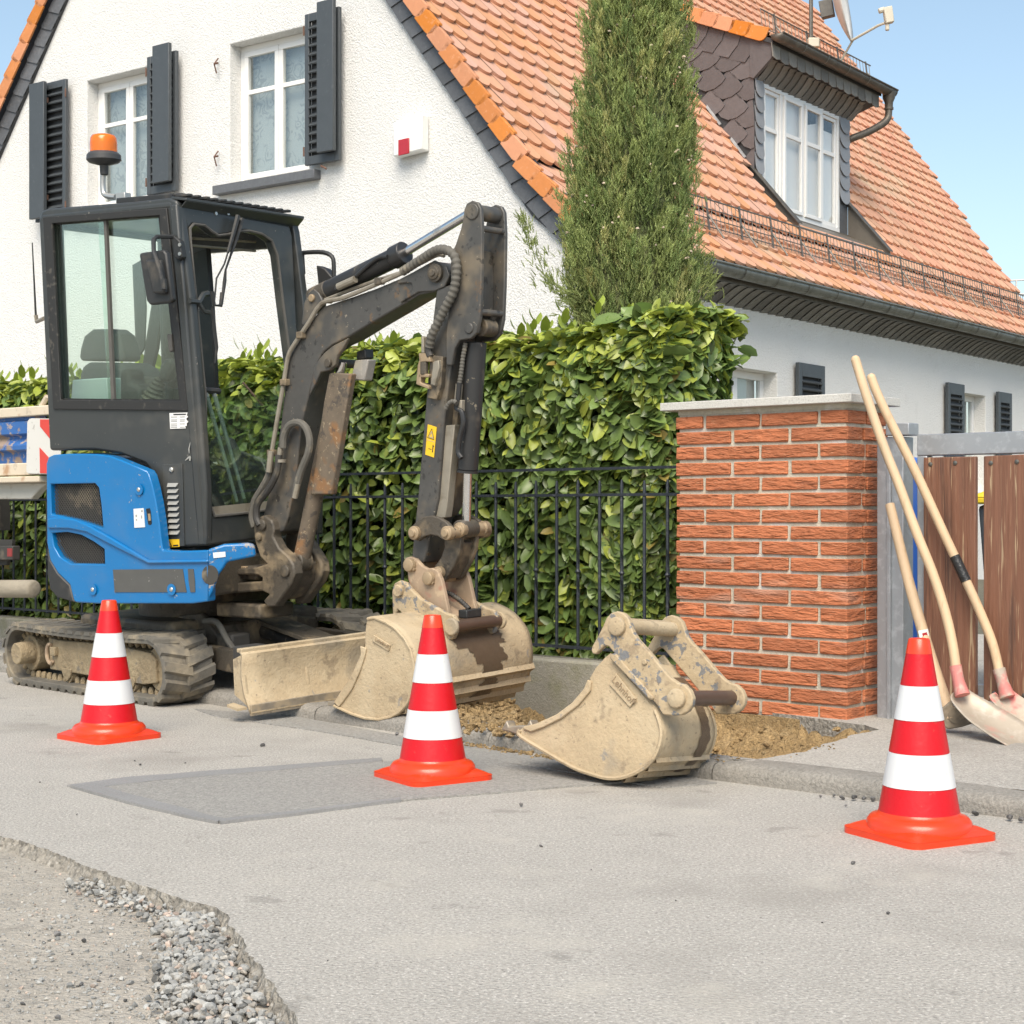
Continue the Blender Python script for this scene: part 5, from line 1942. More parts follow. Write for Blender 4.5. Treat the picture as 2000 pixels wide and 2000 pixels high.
# ---------------------------------------------------------------- undercarriage
def track(d0, d1, near):
    tr = link("track", None, exc, UC.P(-.6, d0, 0))
    fc, rc_, r = -.045, -1.19, .148
    def ring(rad):
        pts = []
        for i in range(15): an = -pi / 2 + pi * i / 14; pts.append((fc + rad * cos(an), r + rad * sin(an)))
        n_ = 14
        for i in range(1, n_):
            t = i / n_; sag = -.010 * sin(pi * t) * (1 if rad > 0 else 0)
            pts.append((fc + (rc_ - fc) * t, r + rad + sag))
        for i in range(15): an = pi / 2 + pi * i / 14; pts.append((rc_ + rad * cos(an), r + rad * sin(an)))
        for i in range(1, n_):
            t = i / n_; pts.append((rc_ + (fc - rc_) * t, r - rad))
        return pts
    o_, i_ = ring(r - .012), ring(r - .034)
    m = MB(); n_ = len(o_)
    vs = [UC.P(f, d0 + .006, z) for f, z in o_] + [UC.P(f, d1 - .006, z) for f, z in o_] + [UC.P(f, d0 + .006, z) for f, z in i_] + [UC.P(f, d1 - .006, z) for f, z in i_]
    fs = []
    for k in range(n_):
        k2 = (k + 1) % n_
        fs += [(k, k2, n_ + k2, n_ + k), (2 * n_ + k2, 2 * n_ + k, 3 * n_ + k, 3 * n_ + k2), (k2, k, 2 * n_ + k, 2 * n_ + k2), (n_ + k, n_ + k2, 3 * n_ + k2, 3 * n_ + k)]
    m.add(vs, fs); m.build("rubber_belt", "rubber_track", tr, bevel=.003)
    # lugs on the outside, staggered in two rows; guide lugs inside
    per = [UC.P(f, 0, z) for f, z in o_]
    L_ = [0]
    for k in range(n_): L_.append(L_[-1] + (per[(k + 1) % n_] - per[k]).length)
    tot_ = L_[-1]; N_ = 42

    def at_len(s, ringp):
        s %= tot_
        for k in range(n_):
            if L_[k + 1] >= s:
                t = (s - L_[k]) / (L_[k + 1] - L_[k]); a, b = ringp[k], ringp[(k + 1) % n_]
                p = (a[0] + (b[0] - a[0]) * t, a[1] + (b[1] - a[1]) * t)
                tx, tz = b[0] - a[0], b[1] - a[1]; q = sqrt(tx * tx + tz * tz); return p, (tx / q, tz / q)
    dm = (d0 + d1) / 2
    for k in range(N_):
        for half in (0, 1):
            p, t = at_len(tot_ * (k + .5 * half) / N_, o_)
            nx, nz = t[1], -t[0]
            e0, e1 = (d0, dm + .012) if half == 0 else (dm - .012, d1)
            c = UC.P(p[0], (e0 + e1) / 2, p[1])
            T = UC.f * t[0] + UC.u * t[1]; Nn = UC.f * nx + UC.u * nz
            sk = UC.w * (e1 - e0) / 2
            hw_ = tot_ / N_ * .36
            b0 = [c + T * (a * hw_) + sk * b + T * (.018 * b * (1 if half else -1)) - Nn * .002 for a, b in ((-1, -1), (1, -1), (1, 1), (-1, 1))]
            b1 = [c + T * (a * hw_ * .72) + sk * b * .96 + T * (.018 * b * (1 if half else -1)) + Nn * .014 for a, b in ((-1, -1), (1, -1), (1, 1), (-1, 1))]
            MB().add(b0 + b1, [(3, 2, 1, 0), (4, 5, 6, 7), (0, 1, 5, 4), (1, 2, 6, 5), (2, 3, 7, 6), (3, 0, 4, 7)]).build("lug", "rubber_track", tr, smooth=0)
    if near:
        m = MB()
        for k in range(60):
            p, t = at_len(tot_ * k / 60, i_)
            Nn = UC.f * -t[1] + UC.u * t[0]
            T = UC.f * t[0] + UC.u * t[1]
            c = UC.P(p[0], d0 + .085, p[1]) + Nn * .011
            m.lathe([(.015, 0), (.014, .018), (.008, .03)], c - Nn * .012, Nn, 7)
        m.build("guide_lugs", "track_mud", tr, kind="stuff")
    # frame, sprocket, idler, rollers
    fr_ = MB()
    fr_.prism([UC.P(f, d0 + (.055), z) for f, z in ((-.98, .09), (-.98, .235), (-.90, .225), (-.42, .235), (-.10, .215), (-.06, .19), (-.06, .09), (-.16, .075), (-.98, .085))], UC.w * .12)
    fr_.build("track_frame", "track_mud", tr, bevel=.008)
    for f in (-.82, -.50, -.27):
        MB().prism([UC.P(f - .05, d0 + .05, .10), UC.P(f + .05, d0 + .05, .10), UC.P(f + .03, d0 + .05, .062), UC.P(f - .0, d0 + .05, .040), UC.P(f - .03, d0 + .05, .062)], UC.w * .012).build("roller_guard", "track_mud", tr, bevel=.003)
        MB().cyl(UC.P(f, d0 + .06, .068), UC.P(f, d1 - .06, .068), .035, 14).build("roller", "track_mud", tr)
    MB().cyl(UC.P(rc_, d0 + .07, r), UC.P(rc_, d1 - .05, r), .085, 22).build("sprocket", "track_mud", tr, bevel=.006)
    MB().lathe([(.050, 0), (.052, .012), (.054, .10), (.052, .11)], UC.P(rc_ + .015, d0 - .012, r + .005), UC.w, 20).build("drive_motor", "track_mud", tr, bevel=.004)
    MB().cyl(UC.P(fc - .005, d0 + .07, r), UC.P(fc - .005, d1 - .07, r), .10, 22).build("idler", "track_mud", tr, bevel=.006)
    if near:
        MB().tube([UC.P(-.955 + .03 * cos(a), d0 + .046, .16 + .045 * sin(a)) for a in [k * pi / 8 for k in range(3, 15)]], .009, 8).build("lifting_eye", "hitch_red", tr)
        MB().box(UC.P(-.915, d0 + .046, .175), UC.f * .022, UC.w * .012, UC.u * .02).build("eye_bracket", "track_mud", tr, bevel=.003)
        MB().tube([UC.P(-.62, d0 + .1, .235), UC.P(-.60, d0 + .1, .262), UC.P(-.52, d0 + .1, .262), UC.P(-.49, d0 + .1, .235)], .008, 6).build("tie_bracket", "track_mud", tr)


track(0, .25, True)
track(.97, 1.22, False)
und = link("undercarriage", None, exc, UC.P(-.5, .6, .2))
m = MB()
m.prism([UC.P(-.95, .2, .22), UC.P(-.15, .2, .22), UC.P(-.15, 1.0, .22), UC.P(-.95, 1.0, .22)], UC.u * .11); m.build("cross_frame", "arm_dirty", und, bevel=.02)
MB().prism([UC.P(-.15, .22, .12), UC.P(-.15, 1.0, .12), UC.P(-.02, .75, .16), UC.P(-.02, .45, .16)], UC.u * .16).build("front_carrier", "arm_dirty", und, bevel=.015)
MB().cyl(UC.P(-.5, .6, .3), UC.P(-.5, .6, .44), .30, 32).build("slew_ring", "arm_dirty", und, bevel=.01)
m = MB(); m.prism([UC.P(f, .33, z) for f, z in ((-.30, .20), (-.30, .34), (-.12, .36), (.06, .22), (.06, .15))], UC.w * .03); m.build("gusset", "arm_dirty", und, bevel=.006)
hz = [UC.P(-.05, .30, .33), UC.P(.05, .30, .33), UC.P(.12, .30, .26), UC.P(.16, .32, .20), UC.P(.20, .34, .15)]
MB().tube(smooth_path(hz, 4), .013, 8).build("hose", "hose_sleeve", und)
MB().box(UC.P(.08, .36, .24), UC.f * .06, UC.w * .05, UC.u * .04).build("valve_block", "truck_dark", und, bevel=.01)
# dozer blade
bl = link("dozer_blade", None, exc, UC.P(.68, .6, .1))
prof_b = [(.655, .275), (.672, .262), (.664, .22), (.662, .17), (.674, .11), (.705, .05), (.716, .035)]
rows = [[UC.P(f, d, z) for f, z in prof_b] for d in [-.005 + 1.215 * i / 12 for i in range(13)]]
o = MB().sheet(rows).build("blade_plate", "mud_steel", bl, smooth=40)
md = o.modifiers.new("t", 'SOLIDIFY'); md.thickness = .012; md.offset = 0
MB().beam(UC.P(.712, -.005, .048), UC.P(.712, 1.21, .048), UC.f, UC.u, .006, .022).build("cutting_edge", "worn_edge", bl, bevel=.002)
MB().beam(UC.P(.652, -.005, .278), UC.P(.652, 1.21, .278), UC.f, UC.u, .016, .008).build("top_flange", "mud_steel", bl, bevel=.003)
for d in (.0, .30, .85, 1.2):
    MB().prism([UC.P(.655, d, .26), UC.P(.60, d, .24), UC.P(.60, d, .10), UC.P(.69, d, .06)], UC.w * .012).build("blade_rib", "mud_steel", bl, bevel=.002)
for d in (.27, .93):
    MB().prism([UC.P(f, d, z) for f, z in ((-.10, .14), (-.10, .235), (.62, .21), (.62, .10))], UC.w * .04).build("push_arm", "arm_dirty", bl, bevel=.006)
MB().beam(UC.P(.02, .60, .31), UC.P(.62, .60, .20), UC.w, UC.u, .075, .010).build("cylinder_guard", "arm_dirty", bl, bevel=.004)
MB().cyl(UC.P(-.05, .6, .26), UC.P(.60, .6, .165), .035, 14).build("blade_cylinder", "barrel_black", bl)
MB().box(UC.P(.575, .10, .255), UC.f * .035, UC.w * .06, UC.u * .03).build("lashing_block", "truck_dark", bl, bevel=.008)
MB().prism([UC.P(.60, -.005, .06), UC.P(.69, -.005, .05), UC.P(.69, -.05, .05), UC.P(.62, -.05, .06)], UC.u * .01).build("blade_shoe", "mud_steel", bl)
m = MB()
for i in range(40):
    d0 = .52 + .0035 * i * 1.6; 
    t = i / 39
    dep = (.024 + .016 * noise.noise(V((i * .31, 0, 0))) + .01 * sin(i * 1.3)) * (sin(pi * t) ** .4)
    m.add([UC.P(.6735, d0, .262), UC.P(.6735, d0 + .0058, .262), UC.P(.6705, d0 + .0058, .258 - dep), UC.P(.6705, d0, .258 - dep)], [(0, 1, 2, 3)])
m.build("wet_patch", "wet_mud", bl, smooth=0)

# ---------------------------------------------------------------- engine housing
body = link("engine_housing", None, exc, UP.P(-.4, .4, .7))
side_px = cA([(268, 760), (280, 722), (310, 708), (400, 702), (560, 704), (640, 715), (720, 745), (850, 800), (868, 830), (885, 890), (905, 980), (922, 1090), (934, 1200), (943, 1262), (1060, 1268), (1205, 1262), (1205, 1560), (1120, 1572), (560, 1572), (440, 1566), (425, 1545), (405, 1462), (335, 1395), (290, 1320), (272, 1220)])
g_up = cA([(292, 878), (550, 874), (572, 900), (586, 1000), (598, 1135), (450, 1086), (340, 1060), (296, 1054)])
g_lo = cA([(298, 1162), (390, 1157), (470, 1174), (540, 1212), (604, 1256), (607, 1343), (410, 1340), (345, 1300), (312, 1240)])
poly("side_cover", UP, side_px, 0, .05, "blue_paint", body, bevel=.014, seg=3, holes=[g_up, g_lo])
poly("housing_core", UP, cA([(300, 712), (560, 707), (700, 742), (840, 806), (900, 1090), (905, 1250), (960, 1275), (960, 1550), (440, 1555), (300, 1300)]), .05, .88, "recess_black", body, bevel=.03)  # core coloured black to stand for the unlit inside
poly("rear_cover", UP, cA([(275, 760), (310, 715), (400, 708), (560, 710), (640, 720), (700, 760), (700, 1000), (420, 1460), (335, 1400), (290, 1320), (275, 1220)]), .055, .84, "blue_paint", body, bevel=.03)
poly("rear_bumper", UP, cA([(272, 1225), (288, 1320), (333, 1397), (403, 1465), (424, 1548), (436, 1567), (330, 1535), (290, 1490), (275, 1400)]), -.004, .5, "black_plastic", body, bevel=.012)


def clip_line(p, d, pol):
    ts = []
    n_ = len(pol)
    for i in range(n_):
        a, b = pol[i], pol[(i + 1) % n_]
        ex, ey = b[0] - a[0], b[1] - a[1]
        den = d[0] * ey - d[1] * ex
        if abs(den) < 1e-9: continue
        t = ((a[0] - p[0]) * ey - (a[1] - p[1]) * ex) / den
        u = ((a[0] - p[0]) * d[1] - (a[1] - p[1]) * d[0]) / den
        if 0 <= u < 1: ts.append(t)
    ts.sort()
    return list(zip(ts[::2], ts[1::2]))


for g in (g_up, g_lo):
    poly("grille_back", UP, g, .045, .004, "recess_black", body)  # black sheet in place of the shade behind the wires
    m = MB()
    xs = [p[0] for p in g]; ys = [p[1] for p in g]
    for dx, dy in ((.62, 1), (-.62, 1)):
        k = min(xs) - 160
        while k < max(xs) + 160:
            for t0, t1 in clip_line((k, min(ys) - 5), (dx, dy), g):
                a = UP.U(k + dx * t0, min(ys) - 5 + dy * t0, .026); b = UP.U(k + dx * t1, min(ys) - 5 + dy * t1, .026)
                m.tube([a, b], .0016, 4, False)
            k += 4.6
    m.build("wire_mesh", "grille_wire", body, smooth=0, kind="stuff")
# raised belt line, lower lip
poly("belt_line", UP, cA([(272, 1078), (340, 1070), (430, 1082), (520, 1122), (640, 1190), (860, 1322), (1205, 1318), (1205, 1336), (858, 1342), (700, 1262), (600, 1212), (500, 1158), (400, 1138), (275, 1136)]), -.012, .014, "blue_paint", body, bevel=.006, seg=2)
poly("side_band", UP, cA([(655, 1375), (1060, 1371), (1070, 1440), (1082, 1506), (665, 1506)]), -.003, .004, "sticker_dark", body, smooth=0)
poly("side_band", UP, cA([(1090, 1371), (1122, 1371), (1130, 1440), (1132, 1506), (1105, 1506), (1094, 1440)]), -.003, .004, "sticker_dark", body, smooth=0)
for x, y in ((808, 910), (540, 1490), (998, 1490)):
    (px, py), = cA([(x, y)])
    c = UP.U(px, py, -.004)
    MB().lathe([(.024, .004), (.022, -.001), (.014, .003), (.012, .003)], c, -UP.w, 20).build("bolt_cup", "blue_paint", body)
    MB().lathe([(.0095, 0), (.0095, .005), (.006, .008)], c, -UP.w, 12).build("cover_bolt", "bolt_zinc", body)
poly("label_plate", UP, cA([(775, 1022), (832, 1018), (840, 1128), (780, 1132)]), -.003, .004, "sticker_white", body, smooth=0)
for pts in ([(818, 1030), (828, 1029), (828, 1040), (819, 1041)], [(786, 1056), (795, 1055), (795, 1068), (787, 1069)], [(788, 1082), (795, 1081), (796, 1090), (789, 1091)], [(818, 1060), (824, 1060), (825, 1078), (819, 1078)]):
    poly("label_print", UP, cA(pts), -.004, .001, "print_grey", body, smooth=0)
poly("sight_slot", UP, cA([(847, 1022), (868, 1018), (874, 1040), (880, 1108), (872, 1116), (860, 1112)]), -.002, .004, "recess_black", body, smooth=0)
poly("sight_tube", UP, cA([(858, 1050), (870, 1050), (874, 1090), (862, 1092)]), -.005, .004, "pin_steel", body, smooth=0)
# rounded front corner apron
nA = (UP.f * .62 - UP.w * .78).normalized()
pA0 = UP.U(404, 1120, .002)
ap_px = cA([(1203, 1262), (1300, 1228), (1440, 1222), (1475, 1230), (1488, 1298), (1320, 1332), (1296, 1372), (1272, 1402), (1240, 1500), (1204, 1562)])
MB().prism([onplane(x, y, pA0, nA) for x, y in ap_px], nA * -.05).build("front_apron", "blue_worn", body, bevel=.010, seg=3)
c = onplane(*cA([(1220, 1405)])[0], pA0, nA) + nA * .003
sA = nA.cross(UP.u).normalized()
MB().prism([c + sA * .034 * cos(a) + UP.u * .040 * sin(a) for a in [k * pi / 12 for k in range(24)]], nA * -.004).build("horn_grille", "grille_wire", body, bevel=.001)
lab = cA([(1236, 1276), (1308, 1270), (1310, 1300), (1240, 1308)])
MB().prism([onplane(x, y, pA0, nA) + nA * .002 for x, y in lab], nA * .001).build("label_plate", "sticker_white", body, smooth=0)

# ---------------------------------------------------------------- cab
cab = link("cab", None, exc, UP.P(-.4, .45, 1.4))
CN, CF = .08, .86
cab_px = [(76, 424), (80, 412), (92, 407), (256, 394), (330, 386), (345, 392), (352, 420), (371, 574), (388, 769), (398, 900), (402, 953), (402, 1066), (324, 1071), (316, 1066), (313, 1040), (311, 1003), (300, 945), (292, 916), (283, 905), (236, 887), (190, 880), (97, 880)]
win_px = [(99, 434), (313, 418), (355, 786), (116, 784)]
poly("side_panel", UP, cab_px, CN, .045, "cab_grey", cab, bevel=.012, seg=3, holes=[win_px])
poly("window_gasket", UP, [(83, 424), (325, 406), (367, 802), (103, 799)], CN - .010, .016, "gasket", cab, bevel=.003, holes=[[(101, 436), (311, 420), (353, 783), (118, 781)]])
poly("gasket_step", UP, [(97, 430), (315, 415), (357, 789), (114, 787)], CN + .008, .01, "gasket", cab, holes=[[(103, 439), (309, 423), (350, 780), (120, 778)]])
poly("side_pane", UP, [(101, 436), (206, 428), (222, 784), (118, 782)], CN + .016, .004, "cab_glass", cab, smooth=0)
poly("side_pane", UP, [(191, 429), (311, 420), (353, 783), (212, 784)], CN + .026, .004, "cab_glass", cab, smooth=0)
poly("pane_edge", UP, [(202, 428), (207, 428), (223, 783), (217, 783)], CN + .010, .014, "rubber_trim", cab)
# local outline for the far side
loc = [UP.L(x, y, CN) for x, y in cab_px]
fz = [p[1] for p in loc]
rearf = lambda z: UP.L(76, 424, CN)[0] + (UP.L(97, 880, CN)[0] - UP.L(76, 424, CN)[0]) * (UP.L(76, 424, CN)[1] - z) / (UP.L(76, 424, CN)[1] - UP.L(97, 880, CN)[1])
zt_, zm_, zb_ = max(fz) - .15, 1.02, min(fz) + .13
ff_ = lambda z: UP.L(352, 420, CN)[0] + (UP.L(402, 1060, CN)[0] - UP.L(352, 420, CN)[0]) * (UP.L(352, 420, CN)[1] - z) / (UP.L(352, 420, CN)[1] - UP.L(402, 1060, CN)[1])
far_loc = [(rearf(zt_) + .09, zt_), (ff_(zt_) - .12, zt_ - .0), (ff_(zt_) - .05, zt_ - .06), (ff_(zb_) - .06, zb_), (ff_(zb_) - .30, zb_), (ff_(zm_) - .40, zm_ - .02), (rearf(zm_) + .10, zm_ + .06)]
MB().prism([UP.P(f, CF, z) for f, z in loc], UP.w * -.04, [[UP.P(f, CF, z) for f, z in far_loc]]).build("far_panel", "cab_grey", cab, bevel=.01)
fT, zT = UP.L(352, 420, CN); fBt, zBt = UP.L(402, 1060, CN)
pT, pB = UP.P(fT, CN, zT), UP.P(fBt, CN, zBt)
nF = UP.w.cross(pT - pB).normalized()
if nF.dot(UP.f) < 0: nF = -nF


def fpl(pts, off=0.0): return [onplane(x, y, pT, nF) + nF * off for x, y in pts]


farT, farB = pT + UP.w * (CF - CN), pB + UP.w * (CF - CN)
fr_out = fpl([(345, 396), (352, 400), (566, 440), (572, 462), (581, 640)]) + [farB.lerp(farT, .3), farB] + fpl([(402, 1066)])
fr_hole = fpl([(371, 470), (370, 446), (377, 438), (398, 440), (413, 452), (425, 460), (445, 458), (462, 452), (485, 451), (510, 457), (530, 470), (541, 498), (552, 590), (565, 690), (590, 900), (596, 985), (488, 1001), (418, 1008), (409, 985), (404, 953), (400, 769), (384, 600)])
MB().prism(fr_out, nF * -.045, [fr_hole]).build("front_frame", "cab_grey", cab, bevel=.010, seg=2)
MB().tube([p + nF * .003 for p in fr_hole], .0065, 6, closed=True).build("front_seal", "rubber_trim", cab)
lw = fpl([(401, 774), (576, 774), (590, 900), (596, 985), (488, 1001), (418, 1008), (409, 985), (404, 953)], -.018)
MB().prism(lw, nF * .004).build("lower_windscreen", "cab_glass", cab, smooth=0)
MB().prism(fpl([(412, 990), (590, 972), (592, 984), (489, 999), (419, 1006)], -.006), nF * .004).build("lower_seal", "pipe_grey", cab, smooth=0)
# upper windscreen slid under the roof: two guide rails
for y0, y1 in ((457, 470), (470, 488)):
    MB().tube([onplane(378, y0, pT, nF) - nF * .10, onplane(532, y1 - 4, pT, nF) - nF * .10], .006, 6).build("guide_rail", "pipe_grey", cab)
# roof
r_n = [UP.L(74, 411, CN), UP.L(338, 387, CN)]
rf = [UP.P(r_n[0][0] + .01, CN - .002, r_n[0][1] - .012), UP.P(r_n[1][0] + .0, CN - .002, r_n[1][1] - .004), UP.P(r_n[1][0] + .0, CF + .002, r_n[1][1] - .004), UP.P(r_n[0][0] + .01, CF + .002, r_n[0][1] - .012)]
MB().prism(rf, UP.u * -.045).build("roof", "cab_grey", cab, bevel=.018, seg=3)
v0 = fpl([(343, 397), (364, 391)], .0); 
vis_ = MB()
a0, a1 = UP.P(r_n[1][0] - .02, CN + .01, r_n[1][1] - .002), UP.P(r_n[1][0] - .02, CF, r_n[1][1] - .002)
vis_.prism([a0, a1, a1 + UP.f * .085 - UP.u * .012, a0 + UP.f * .085 - UP.u * .012], UP.u * .012)
vis_.prism([a0 + UP.f * .085 - UP.u * .012, a1 + UP.f * .085 - UP.u * .012, a1 + UP.f * .02 - UP.u * .07, a0 + UP.f * .02 - UP.u * .07], UP.f * -.008)
vis_.build("visor", "cab_grey", cab, bevel=.004)
for i in range(13):
    d = CN + .06 + (CF - CN - .14) * i / 12
    c = UP.P(r_n[1][0] + .005, d, r_n[1][1] + .016)
    MB().box(c, UP.f * .04, UP.w * .012, UP.u * .006).build("tread_bar", "black_plastic", cab, bevel=.003)
MB().beam(UP.P(r_n[1][0] - .04, CN + .03, r_n[1][1] + .010), UP.P(r_n[1][0] - .04, CF - .05, r_n[1][1] + .010), UP.f, UP.u, .006, .012).build("tread_frame", "black_plastic", cab)
MB().beam(UP.P(r_n[1][0] - .40, CN + .10, r_n[1][1] + .022), UP.P(r_n[1][0] - .02, CN + .10, r_n[1][1] + .016), UP.w, UP.u, .03, .016).build("roof_strip", "black_plastic", cab, bevel=.004)
# rear wall of the cab with a window opening
rp = [UP.P(loc[0][0] + .02, CN + .03, z) for z in ()]
fr0, zr0 = UP.L(80, 418, CN); fr1, zr1 = UP.L(97, 878, CN)
R4 = [UP.P(fr0 + .02, CN + .02, zr0), UP.P(fr0 + .02, CF - .02, zr0), UP.P(fr1 + .02, CF - .02, zr1), UP.P(fr1 + .02, CN + .02, zr1)]
ctr = sum(R4, V()) / 4
MB().prism(R4, UP.f * .03, [[ctr + (p - ctr) * .82 + UP.u * .03 for p in R4]]).build("rear_panel", "cab_grey", cab, bevel=.008)
# floor and inner walls
MB().prism([UP.P(fr1 + .03, CN + .05, zr1 - .02), UP.P(fBt - .05, CN + .05, zr1 - .45), UP.P(fBt - .05, CF - .05, zr1 - .45), UP.P(fr1 + .03, CF - .05, zr1 - .02)], UP.u * -.03).build("cab_floor", "seat_dark", cab, smooth=0)
# decals and vent panel on the cab side
poly("vent_panel", UP, cA([(942, 765), (1056, 760), (1070, 1238), (958, 1246)]), CN - .006, .008, "cab_grey", cab, bevel=.002)
for i in range(9):
    y = 872 + 34.5 * i
    x = 974 + 1.2 * i
    (a, b, c_, d_) = cA([(x, y), (x + 62, y), (x + 55, y + 22), (x + 4, y + 22)])
    P3 = pl(UP, [a, b, c_, d_], CN - .008)
    m = MB(); m.add([P3[0], P3[1], P3[2] - UP.w * .011, P3[3] - UP.w * .011, P3[2], P3[3]], [(0, 1, 2, 3), (3, 2, 4, 5), (0, 3, 5), (1, 4, 2)])
    m.build("louvre", "pipe_grey" if False else "louvre_grey" if "louvre_grey" in M else mat("louvre_grey", (.30, .30, .28), .5, var=[(20, .2)]), cab, smooth=0)
(lk,) = cA([(998, 795)])
MB().lathe([(.011, 0), (.011, .006), (.007, .009)], UP.U(lk[0], lk[1], CN - .006), -UP.w, 14).build("lock", "bolt_zinc", cab)
poly("warning_label", UP, cA([(963, 1200), (1040, 1198), (1042, 1242), (964, 1246), (968, 1215)]), CN - .007, .001, "sticker_yellow", cab, smooth=0)


def tri_outline(fr, pts, d, w, material, parent):
    P3 = pl(fr, pts, d)
    c = sum(P3, V()) / 3
    MB().prism(P3, fr.w * -.0006, [[c + (p - c) * (1 - w) for p in P3]]).build("warning_triangle", material, parent, smooth=0)


tri_outline(UP, cA([(984, 1208), (999, 1240), (970, 1241)]), CN - .0078, .3, "print_black", cab)
poly("label_print", UP, cA([(1004, 1231), (1034, 1230), (1034, 1238), (1004, 1239)]), CN - .008, .0006, "print_black", cab, smooth=0)
lb = crop(300, 780, 120 / 1932)
poly("maker_label", UP, lb([(495, 430), (1075, 410), (1040, 500), (1085, 545), (1020, 620), (1090, 705), (1040, 760), (1045, 830), (990, 850), (1010, 910), (520, 930)]), CN - .004, .001, "sticker_white", cab, smooth=0)
poly("label_print", UP, lb([(620, 458), (1010, 450), (1012, 488), (625, 497)]), CN - .0048, .0006, "print_black", cab, smooth=0)
for y in (545, 635, 680, 765, 820, 870):
    poly("label_print", UP, lb([(545, y), (735, y - 4), (737, y + 18), (548, y + 22)]), CN - .0048, .0006, "print_grey", cab, smooth=0)
    if y not in (820,): poly("label_print", UP, lb([(820, y - 4), (975, y - 8), (975, y + 13), (822, y + 17)]), CN - .0048, .0006, "print_grey", cab, smooth=0)
# scratch marks
for pts in ([(1165, 1325), (1150, 1320), (1090, 1570), (1110, 1700), (1125, 1700), (1130, 1550)], [(1090, 1800), (1150, 1770), (1175, 1830), (1160, 1932), (1120, 1932), (1110, 1850), (1000, 1930), (990, 1910)]):
    poly("scratch", UP, lb(pts), CN - .004, .0008, "louvre_grey", cab, smooth=0)
# beacon
bc = link("beacon", None, exc, UP.U(204, 310, .2))
b0 = UP.U(203, 318, .2)
MB().lathe([(.012, -.055), (.018, -.05), (.020, -.012), (.064, .0), (.076, .012), (.074, .032), (.066, .042), (.060, .046)], b0, UP.u, 28).build("beacon_base", "beacon_base", bc, smooth=30)
MB().lathe([(.0595, .046), (.0595, .085), (.057, .105), (.050, .118), (.030, .124), (.0, .125)], b0, UP.u, 28, False).build("beacon_dome", "beacon_amber", bc, smooth=50)
MB().lathe([(.035, .048), (.045, .075), (.030, .10), (.0, .10)], b0, UP.u, 16, False).build("reflector", "chrome", bc)
path = smooth_path([UP.U(203, 326, .2), UP.U(201, 345, .2), UP.U(201, 368, .2), UP.U(206, 381, .2), UP.U(226, 385, .2)], 5)
MB().tube(path, .013, 10).build("beacon_stem", "galv_pipe", bc)
MB().box(UP.U(241, 387, .19), UP.f * .028, UP.w * .02, UP.u * .022).build("stem_clamp", "galv_pipe", bc, bevel=.004)
MB().tube([UP.U(63, 474, .3), UP.U(70, 618, .3)], [.003, .006], 6).build("antenna", "black_plastic", exc)
MB().tube([UP.U(70, 616, .3), UP.U(72, 628, .3), UP.U(86, 622, .26)], .010, 8).build("antenna_foot", "pipe_grey", exc)
# mirrors
mi = link("mirror", None, exc, UP.U(305, 540, -.06))
poly("mirror_housing", UP, c4([(760, 515), (925, 492), (945, 520), (988, 845), (965, 865), (828, 878), (808, 850), (757, 535)]), -.05, .03, "black_plastic", mi, bevel=.008)
poly("mirror_back", UP, c4([(795, 560), (900, 560), (935, 800), (850, 800)]), -.075, .03, "black_plastic", mi, bevel=.010)
MB().tube([UP.U(x, y, d) for (x, y), d in zip(c4([(1000, 402), (880, 402), (858, 425), (860, 500), (905, 640), (925, 740)]), (.06, -.02, -.05, -.085, -.09, -.09))], .0095, 8).build("mirror_arm", "black_plastic", mi)
(q,) = c4([(930, 755)]); MB().cyl(UP.U(q[0], q[1] - 16, -.09), UP.U(q[0] + 1, q[1] + 4, -.09), .013, 10).build("arm_clamp", "black_plastic", mi)
poly("mirror_bracket", UP, c4([(985, 385), (1040, 430), (1058, 545), (1035, 565), (1000, 545)]), CN - .03, .03, "black_plastic", mi, bevel=.005)
for y in (458, 522):
    (q,) = c4([(1043, y)]); MB().lathe([(.008, 0), (.008, .004)], UP.U(q[0], q[1], CN - .031), -UP.w, 10).build("bolt", "bolt_zinc", mi)
mi = link("mirror", None, exc, UP.U(635, 540, CF + .06))
MB().tube(smooth_path([UP.U(x, y, CF + .04) for x, y in ((575, 497), (600, 493), (632, 493), (649, 502), (652, 520), (652, 548))], 3), .0105, 8).build("mirror_arm", "black_plastic", mi)
poly("mirror_housing", UP, [(617, 518), (634, 524), (655, 548), (655, 556), (622, 566)], CF + .05, .05, "black_plastic", mi, bevel=.006)
poly("mirror_bracket", UP, [(570, 490), (584, 490), (587, 535), (574, 535)], CF, .04, "black_plastic", mi, bevel=.005)
MB().tube([UP.U(x, y, CF + .02) for x, y in ((578, 585), (592, 580), (602, 588), (602, 620))], .008, 8).build("grab_handle", "black_plastic", exc)
